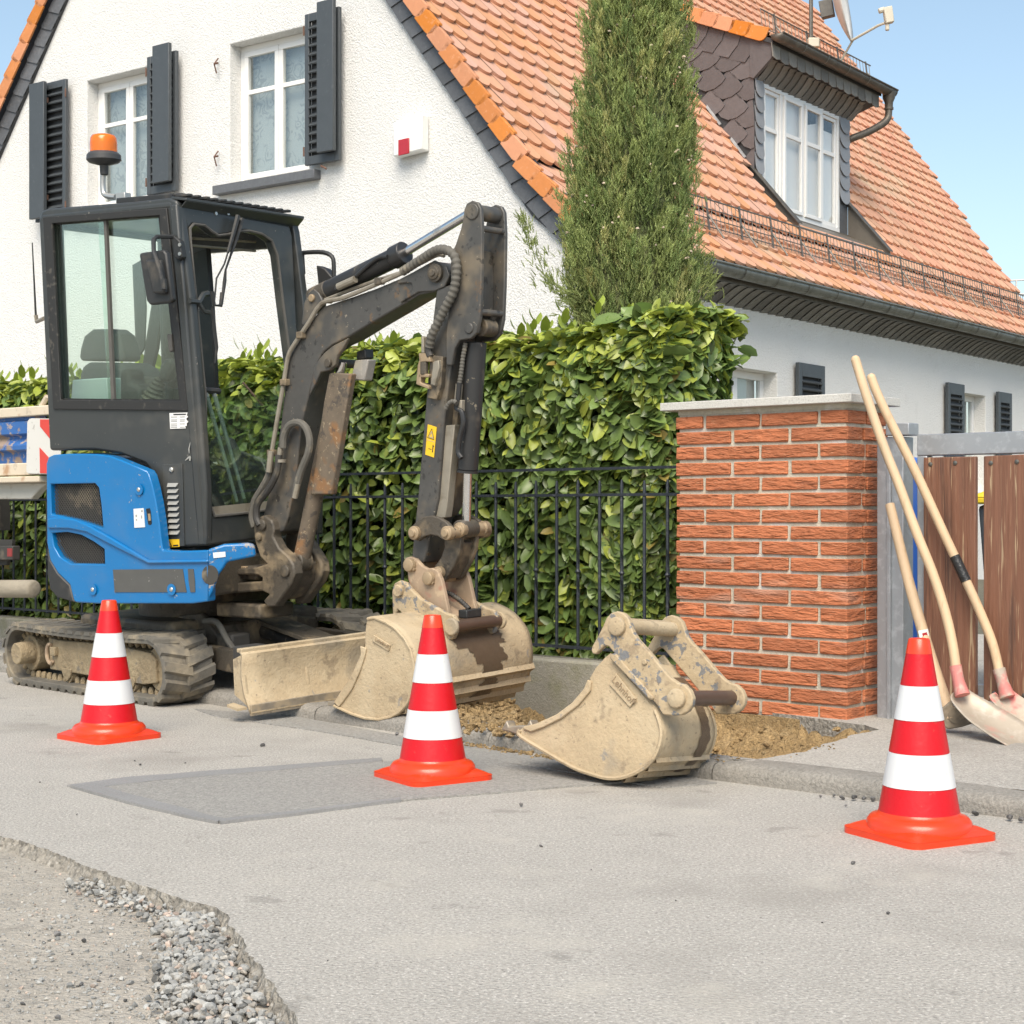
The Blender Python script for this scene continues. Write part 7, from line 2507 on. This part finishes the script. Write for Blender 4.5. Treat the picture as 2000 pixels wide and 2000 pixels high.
poly("side_cutter", BM, cC([(748, 1402), (795, 1335), (845, 1270), (885, 1185), (905, 1130), (900, 1075), (935, 1090), (925, 1140), (895, 1230), (850, 1330), (800, 1400), (775, 1430)]), BK0 - .008, .010, "mud_steel", bk, bevel=.003)
nP = len(P0)
for k, (i0, i1) in enumerate(((22, 24), (25, 27), (28, 30), (31, 33), (34, 36))):
    strip(BM, P0, i0, i1, BK0, BK1, .019, "mud_steel", "wear_strip", bk, .002)
MB().beam(BM.U(*cC([(745, 1412)])[0], BK0), BM.U(*cC([(745, 1412)])[0], BK0) + BM.w * (BK1 - BK0), BM.f, BM.u, .030, .009).build("cutting_edge", "worn_edge", bk, bevel=.003)
MB().tube([p for p in pl(BM, back_c, BK0 - .002)], .0055, 6).build("weld_bead", "mud_steel", bk)


def bk_stain(c, w):
    # dark water run from the hitch down the back
    if not .22 < c < .66: return False
    cen = .60 + .05 * sin(c * 16) + .04 * noise.noise(V((c * 9, 0, 0)))
    half = (.20 if c < .34 else (.13 if c < .42 else .075)) + .05 * noise.noise(V((c * 21, 3, 0))) + .02 * noise.noise(V((c * 80, w * 30, 0)))
    return abs(w - cen) < half


stain(BM, P0, bk_stain, BK0 + .004, BK1 - .004, "wet_run", bk)
nameplate(BM, cC([(985, 1010), (1082, 1070), (1072, 1106), (976, 1046)]), BK0, "Lehnhoff", bk, .021)
# ears on the bucket that the hitch grabs
E0, E1 = -.125, .115
ears = cC([(1090, 900), (1086, 760), (1098, 712), (1130, 695), (1165, 708), (1195, 745), (1250, 800), (1400, 885), (1440, 895), (1460, 930), (1462, 985), (1440, 1035), (1405, 1045), (1300, 1000), (1180, 950), (1150, 905), (1138, 880), (1118, 862), (1108, 900)])
poly("ear", BM, ears, E0, .022, "mud_steel_blue", bk, bevel=.005)
loc_ear = [BM.L(x, y, E0) for x, y in ears]
MB().prism([BM.P(f, E1, z) for f, z in loc_ear], BM.w * .022).build("ear", "mud_steel_blue", bk, bevel=.005)
(q,) = cC([(1118, 755)]); c = BM.U(q[0], q[1], E0 - .012)
MB().lathe([(.022, -.004), (.024, 0), (.024, .012), (.020, .014), (.020, .25)], c, BM.w, 18).build("ear_pin", "mud_steel_blue", bk, bevel=.002)
(q,) = cC([(1425, 965)]); c = BM.U(q[0], q[1], E0 - .016)
MB().lathe([(.030, 0), (.034, .004), (.034, .014), (.001, .014)], c, BM.w, 20).build("pin_boss", "mud_steel", bk, bevel=.002)
MB().cyl(c + BM.w * .014, c + BM.w * .285, .024, 18).build("ear_pin", "pin_brown", bk)
MB().lathe([(.034, .285), (.034, .30), (.028, .304)], c, BM.w, 20).build("pin_boss", "mud_steel", bk, bevel=.002)
fill = [BM.L(x, y, E0) for x, y in cC([(1150, 905), (1180, 950), (1300, 1000), (1405, 1045), (1180, 1060), (1080, 960)])]
MB().prism([BM.P(f, E0 + .02, z) for f, z in fill], BM.w * (E1 - E0)).build("ear_web", "mud_steel", bk, bevel=.006)

# ================================================================== LOOSE BUCKET
LB = Frame((.391, 4.815, .027), 37, -5)
lbk = thing("digging_bucket", LB.P(-.15, .15, 0), "loose mud caked narrow digging bucket with teeth standing on the road", "bucket")
cL = crop(1060, 1180, 400 / 1932)
cM = crop(850, 1240, 600 / 1932)
lback = cL([(720, 570), (800, 690), (900, 800), (990, 910), (1060, 1000), (1095, 1090), (1118, 1190), (1112, 1290), (1075, 1400), (1020, 1490), (940, 1555), (830, 1610), (720, 1640), (600, 1640), (480, 1610), (330, 1560), (210, 1500), (90, 1430)]) + cM([(540, 640), (530, 600)])
lmouth = cM([(560, 575), (640, 555), (760, 500), (860, 430), (940, 340), (975, 280)]) + cL([(440, 700), (500, 600), (580, 510), (640, 460)])
poly("side_plate", LB, lback + lmouth, 0, .012, "mud_steel", lbk, bevel=.003)
loc_l = [LB.L(x, y, 0) for x, y in lback + lmouth]
LW = .31
MB().prism([LB.P(f, LW - .012, z) for f, z in loc_l], LB.w * .012).build("side_plate", "mud_steel", lbk, bevel=.003)
PL = shell(LB, lback, .003, LW - .003, "shell", "mud_steel", lbk, .012, 14)
MB().tube(smooth_path(pl(LB, lback[4:], -.003), 4), .0065, 6).build("weld_bead", "mud_steel", lbk)
MB().tube(smooth_path([p + LB.w * (LW + .002) for p in pl(LB, lback[2:14], 0)], 4), .007, 6).build("weld_bead", "mud_steel", lbk)
for i0, i1 in ((25, 27), (28, 30), (31, 33), (34, 36)):
    strip(LB, PL, i0, i1, 0, LW, .016, "mud_steel", "wear_strip", lbk, .0015)
poly("side_cutter", LB, cM([(545, 590), (560, 572), (660, 555), (760, 500), (860, 425), (935, 335), (955, 280), (978, 295), (972, 350), (900, 440), (790, 525), (680, 580), (600, 610)]), -.010, .012, "mud_steel", lbk, bevel=.003)
for k in range(3):
    w0 = .005 + k * (LW - .06) / 2
    T0 = [p + LB.w * w0 for p in pl(LB, cM([(405, 600), (440, 535), (455, 575), (520, 568), (570, 572), (575, 630), (530, 640), (470, 615)]), 0)]
    MB().prism(T0, LB.w * .045).build("tooth", "worn_edge", lbk, bevel=.005)
hang = cL([(455, 440), (465, 395), (520, 300), (570, 200), (600, 130), (640, 85), (700, 66), (760, 85), (805, 130), (828, 200), (850, 265), (900, 340), (1000, 450), (1130, 610), (1210, 700), (1270, 740), (1330, 755), (1385, 810), (1412, 880), (1405, 950), (1370, 1010), (1310, 1045), (1220, 1052), (1130, 1045), (1080, 960), (1000, 860), (840, 660), (680, 470), (620, 400), (585, 388), (560, 410), (500, 470), (470, 470)])
H0, H1 = -.012, LW - .012
poly("hanger_plate", LB, hang, H0, .022, "mud_steel_blue", lbk, bevel=.004)
loc_hg = [LB.L(x, y, H0) for x, y in hang]
MB().prism([LB.P(f, H1, z) for f, z in loc_hg], LB.w * .022).build("hanger_plate", "mud_steel_blue", lbk, bevel=.004)
poly("stiffener", LB, cL([(640, 470), (680, 460), (1045, 880), (1030, 905), (1000, 900), (630, 510)]), -.020, .010, "mud_steel_blue", lbk, bevel=.004)
for (x, y), mtn, r in (((690, 208), "mud_steel", .026), ((1252, 888), "pin_brown", .026)):
    (q,) = cL([(x, y)]); c = LB.U(q[0], q[1], H0 - .014)
    MB().lathe([(r * .9, -.003), (r * 1.1, .0), (r * 1.1, .015), (.001, .015)], c, LB.w, 20).build("pin_boss", "mud_steel", lbk, bevel=.002)
    MB().cyl(c + LB.w * .012, c + LB.w * (H1 - H0 + .03), r * .88, 18).build("hanger_pin", mtn, lbk)
(a, b) = cL([(690, 150), (690, 170)]); A_ = LB.U(*a, H0 + .02); B_ = A_ + LB.w * (H1 - H0 - .02)
MB().beam(A_, B_, LB.f, LB.u, .020, .008).build("hanger_bar", "mud_steel", lbk, bevel=.003)
(q,) = cL([(965, 548)]); MB().lathe([(.008, 0), (.009, .004), (.006, .007)], LB.U(q[0], q[1], H0), -LB.w, 10).build("rivet", "mud_steel", lbk)
nameplate(LB, cL([(700, 650), (890, 890), (830, 975), (632, 755)]), -.001, "Lehnhoff", lbk, .030)


def lb_stain(c, w):
    if not .06 < c < .62: return False
    cen = .80 - .10 * max(0, (c - .34) * 3) + .04 * noise.noise(V((c * 14, 1, 0)))
    half = (.22 if c < .2 else .085) + .035 * noise.noise(V((c * 26, 5, 0)))
    return abs(w - cen) < half


stain(LB, PL, lb_stain, .003, LW - .003, "wet_run", lbk, .0095)

# ================================================================== TRAFFIC CONES
def cone_parts():
    N_ = 40
    parts = []
    # square foot with rounded corners
    hb, rc0 = .142, .035
    outl = []
    for cx, cy, a0 in ((hb - rc0, hb - rc0, 0), (-hb + rc0, hb - rc0, 90), (-hb + rc0, -hb + rc0, 180), (hb - rc0, -hb + rc0, 270)):
        outl += [V((cx + rc0 * cos(radians(a0 + 90 * i / 5)), cy + rc0 * sin(radians(a0 + 90 * i / 5)), 0)) for i in range(6)]
    m = MB(); m.prism(outl, V((0, 0, .016)))
    # dished top that rises to the ring
    n_ = len(outl)
    rows = []
    for t, z in ((1, .0165), (.95, .0185), (.88, .024), (.78, .030), (.6, .034)):
        rows.append([V((p.x * t, p.y * t, z)) for p in outl + outl[:1]])
    m.sheet(rows)
    me = m.mesh("foot"); setmat(me, "cone_orange"); shade(me, 40); parts.append(("foot", me))
    m = MB(); m.lathe([(.132, .012), (.133, .026), (.130, .040), (.122, .050), (.110, .054), (.104, .058), (.101, .064)], (0, 0, 0), (0, 0, 1), N_, False)
    me = m.mesh("ring"); setmat(me, "cone_orange"); shade(me, 50); parts.append(("ring", me))
    def rad(z): return .1025 + (.0262 - .1025) * (z - .055) / (.5 - .055)
    bands = [(.052, .128, "red_band", "cone_red", .0), (.128, .213, "white_band", "cone_white", .0012), (.213, .296, "red_band", "cone_red", .0), (.296, .382, "white_band", "cone_white", .0012), (.382, .464, "red_band", "cone_red", .0)]
    for z0, z1, nm, mt, e in bands:
        m = MB(); m.lathe([(rad(z0) - .002, z0), (rad(z0) + e, z0 + .0004), (rad((z0 + z1) / 2) + e, (z0 + z1) / 2), (rad(z1) + e, z1 - .0004), (rad(z1) - .002, z1)], (0, 0, 0), (0, 0, 1), N_, False)
        me = m.mesh(nm); setmat(me, mt); shade(me, 40); parts.append((nm, me))
    m = MB()
    m.lathe([(rad(.462) + .0004, .462), (rad(.5) + .0004, .497), (rad(.5) - .002, .5), (rad(.5) - .006, .499), (.016, .46)], (0, 0, 0), (0, 0, 1), N_, False)
    me = m.mesh("neck"); setmat(me, "cone_orange"); shade(me, 40); parts.append(("neck", me))
    return parts


CP = cone_parts()
for (x, y), rot, lab in (((213, 1441), 48, "red and white traffic cone in front of the excavator track"), ((845, 1522), 33, "red and white traffic cone before the bucket on the excavator arm"), ((1795, 1632), 28, "red and white traffic cone nearest the shovels and the gate")):
    p = onz(x, y)
    root = thing("traffic_cone", p + V((0, 0, .004 if x == 845 else 0)), lab, "traffic cone", "traffic cones round the dig")
    for nm, me in CP:
        o = bpy.data.objects.new(nm, me); scn.collection.objects.link(o)
        o.parent = root
        o.rotation_euler = (0, 0, radians(rot))


# ================================================================== TOOLS LEANING BY THE GATE
def dpt(px, py, Y): return V(((px - 1000) / FPX * Y, Y, CAM_H - (py - 1000) / FPX * Y))


def handle(pts, y0, y1, r, r2=None):
    n_ = len(pts); a, b = pts[0][1], pts[-1][1]
    return smooth_path([dpt(x, y, y0 + (y1 - y0) * (y - a) / (b - a)) for x, y in pts], 5)


def round_cap(m, p, r):
    m.lathe([(r, 0), (r * .86, r * .5), (r * .5, r * .86), (0.001, r)], p, V((-.1, 0, 1)), 12)


sh1 = thing("shovel", dpt(1960, 1440, 5.4), "shovel with long pale handle and reddish worn blade, nearest the cone", "shovel", "tools leaning by the gate")
pth = handle([(1671, 703), (1690, 765), (1722, 860), (1757, 950), (1790, 1040), (1822, 1120), (1846, 1195), (1860, 1255), (1868, 1308)], 5.92, 5.60, .0165)
m = MB(); m.tube(pth, .0168, 12); m.build("handle", "ash_wood", sh1, smooth=50)
m = MB(); m.lathe([(.0168, 0), (.015, .008), (.010, .014), (.001, .0165)], pth[0], (pth[0] - pth[1]).normalized(), 12, False); m.build("handle_end", "ash_wood", sh1)
m = MB(); m.tube([dpt(1866, 1300, 5.602), dpt(1872, 1330, 5.59), dpt(1880, 1358, 5.57)], [.021, .020, .026], 12); m.build("socket", "shovel_red", sh1)


def blade(left, right, dish, material, root):
    L_, R_ = smooth_path([dpt(*p) for p in left], 5), smooth_path([dpt(*p) for p in right], 5)
    rows = []
    nn = (L_[-1] - L_[0]).cross(R_[0] - L_[0]).normalized()
    if nn.y > 0: nn = -nn
    for a, b in zip(L_, R_):
        rows.append([a.lerp(b, t) - nn * dish * sin(pi * t) for t in [i / 10 for i in range(11)]])
    o = MB().sheet(rows).build("blade", material, root, smooth=60)
    md = o.modifiers.new("t", 'SOLIDIFY'); md.thickness = .004
    return o


blade([(1862, 1352, 5.60), (1856, 1366, 5.57), (1885, 1402, 5.50), (1925, 1432, 5.43), (1964, 1456, 5.36)], [(1893, 1348, 5.62), (1905, 1356, 5.60), (1955, 1384, 5.56), (2000, 1412, 5.50), (2040, 1440, 5.44)], .022, "shovel_steel", sh1)
sh2 = thing("shovel", dpt(2010, 1420, 5.6), "shovel with black tape on its handle, half out of frame", "shovel", "tools leaning by the gate")
pth = handle([(1702, 738), (1712, 765), (1735, 815), (1790, 925), (1838, 1030), (1880, 1120), (1912, 1190), (1938, 1255), (1952, 1312)], 5.99, 5.72, .0165)
m = MB(); m.tube(pth, .0166, 12); m.build("handle", "ash_wood", sh2, smooth=50)
a = len(pth)
ti = [p for p in pth if 1082 < 1000 - (p.z - CAM_H) * FPX / p.y < 1142]
i0 = pth.index(ti[0]); i1 = pth.index(ti[-1])
m = MB(); m.tube(pth[i0:i1 + 1], .0185, 12); m.build("tape_wrap", "tape_black", sh2)
m = MB(); m.lathe([(.0166, 0), (.015, .008), (.010, .014), (.001, .0165)], pth[0], (pth[0] - pth[1]).normalized(), 12, False); m.build("handle_end", "ash_wood", sh2)
m = MB(); m.tube([dpt(1951, 1306, 5.722), dpt(1958, 1332, 5.71), dpt(1968, 1362, 5.69)], [.022, .021, .027], 12); m.build("socket", "shovel_red", sh2)
blade([(1944, 1352, 5.70), (1932, 1362, 5.68), (1960, 1396, 5.62), (1990, 1422, 5.57), (2030, 1450, 5.50)], [(1978, 1348, 5.72), (1990, 1358, 5.70), (2040, 1390, 5.66), (2080, 1416, 5.62), (2110, 1440, 5.58)], .022, "shovel_red", sh2)
pk = thing("mattock", dpt(1870, 1410, 5.6), "mattock with short worn handle standing behind the right cone", "mattock", "tools leaning by the gate")
pth = handle([(1738, 985), (1756, 1060), (1776, 1140), (1800, 1225), (1826, 1310), (1846, 1370), (1856, 1405)], 5.97, 5.66, .0165)
m = MB(); m.tube(pth, [.017 + .006 * i / (len(pth) - 1) for i in range(len(pth))], 12); m.build("handle", "ash_wood", pk, smooth=50)
m = MB(); m.prism([dpt(x, y, 5.645) for x, y in ((1838, 1385), (1858, 1368), (1870, 1402), (1900, 1402), (1915, 1408), (1880, 1420), (1852, 1425), (1842, 1418))], V((.01, .035, 0))); m.build("head", "pick_iron", pk, bevel=.005)
m = MB(); m.lathe([(.028, -.02), (.030, 0), (.028, .02)], dpt(1865, 1396, 5.66), V((0, 1, 0)), 16); m.build("head_eye", "pick_iron", pk)
m = MB(); q = [dpt(x, y, 5.765) for x, y in ((1793, 1232), (1812, 1228), (1818, 1262), (1800, 1266))]; m.prism(q, V((0, -.002, 0))); m.build("paper_label", "paper_white", pk, smooth=0)
m = MB(); q = [dpt(x, y, 5.762) for x, y in ((1801, 1237), (1810, 1235), (1812, 1242), (1803, 1244))]; m.prism(q, V((0, -.001, 0))); m.build("label_print", "alarm_red", pk, smooth=0)

# ================================================================== TRUCK AT THE LEFT EDGE
TK = Frame((dpt(92, 1000, 8.5).x, 8.5, 0), 40)
trk = thing("tipper_truck", TK.P(-.6, .4, 0), "rusty cream tipper truck with blue side board and warning plate", "truck")
cT = crop(0, 700, 200 / 703)


def tz(y, d=0.0): return TK.L(40, y, d)[1]


def tbeam(name, y0, y1, d, t, material, f0=-2.6, f1=.02, bev=.006):
    z0, z1 = tz(y0), tz(y1)
    MB().prism([TK.P(f0, d, z0), TK.P(f1, d, z0), TK.P(f1, d, z1), TK.P(f0, d, z1)], TK.w * t).build(name, material, trk, bevel=bev)


tbeam("top_rail", 796, 815, -.03, .07, "truck_cream", f1=.10)
tbeam("lower_rail", 905, 929, -.03, .07, "truck_cream", f1=-.02)
tbeam("bed_frame", 931, 943, -.05, .2, "truck_cream", f1=.0)
# corrugated side board
ys = [815, 822, 826, 846, 851, 856, 871, 877, 882, 905]; ds = [.0, .0, -.022, -.022, .012, .012, -.018, -.018, .02, .02]
rows = [[TK.P(f, d + .01, tz(y)) for y, d in zip(ys, ds)] for f in (-2.6, -.02)]
o = MB().sheet(rows).build("side_board", "truck_blue", trk, smooth=0)
md = o.modifiers.new("t", 'SOLIDIFY'); md.thickness = .006
plate = MB().prism([TK.U(x, y, -.055) for x, y in [(53, 824), (57, 818), (62, 817), (118, 818), (118, 927), (55, 925), (51, 921)]], TK.w * .006).build("warning_plate", "plate_white", trk, bevel=.002)
for pts in ([(78, 819), (116, 819), (116, 880), (78, 833)], [(77, 874), (116, 917), (116, 926), (78, 924)]):
    MB().prism([TK.U(x, y, -.0575) for x, y in pts], TK.w * .002).build("red_stripe", "plate_red", plate, smooth=0)
MB().tube([TK.U(76, 803, .0), TK.U(92, 774, .0)], .014, 8).build("stay_rod", "truck_cream", trk)
MB().prism([TK.U(x, y, .02) for x, y in [(-500, 943), (92, 943), (75, 957), (60, 975), (-500, 975)]], TK.w * .05).build("side_skirt", "truck_grey", trk, bevel=.006)
MB().prism([TK.P(-2.6, .12, tz(985)), TK.P(-1.3, .12, tz(985)), TK.P(-1.3, .62, tz(985)), TK.P(-2.6, .62, tz(985))], ZUP * .06).build("bed_floor", "truck_dark", trk)
for d in (.2, .5):
    MB().prism([TK.P(-2.6, d, tz(1040)), TK.P(-1.2, d, tz(1040)), TK.P(-1.2, d, tz(985)), TK.P(-2.6, d, tz(985))], TK.w * .06).build("chassis_beam", "truck_dark", trk)
MB().prism([TK.U(x, y, .04) for x, y in [(-200, 1053), (24, 1054), (24, 1060), (12, 1104), (-200, 1106)]], TK.w * .02).build("lamp_bracket", "truck_dark", trk)
MB().prism([TK.U(x, y, .0) for x, y in [(-40, 1066), (24, 1066), (24, 1094), (-40, 1094)]], TK.w * .05).build("tail_lamp", "truck_dark", trk, bevel=.006)
MB().prism([TK.U(x, y, -.002) for x, y in [(14, 1071), (23, 1071), (23, 1087), (14, 1087)]], TK.w * .004).build("lamp_lens", "tail_red", trk)
A_, B_ = TK.U(64, 1150, -.02), TK.U(-420, 1150, -.02)
dr = (A_ - B_).normalized(); B_ = A_ - dr * 1.2
m = MB(); m.lathe([(.047, -1.2), (.047, 0), (.043, .010), (.032, .016), (.0, .017)], A_, dr, 20, False); m.build("underrun_bar", "pipe_mud", trk, smooth=40)
for s in (.85, 1.15):
    MB().beam(A_ - dr * s, A_ - dr * s + ZUP * (tz(985) - tz(1150)), TK.w, TK.f, .02, .03).build("bar_hanger", "truck_dark", trk)
for d in (.0, .62):
    c = TK.P(-2.3, d, .33)
    MB().lathe([(.20, 0), (.30, .01), (.33, .04), (.33, .16), (.30, .19), (.2, .2)], c, TK.w, 28).build("wheel", "truck_dark", trk)
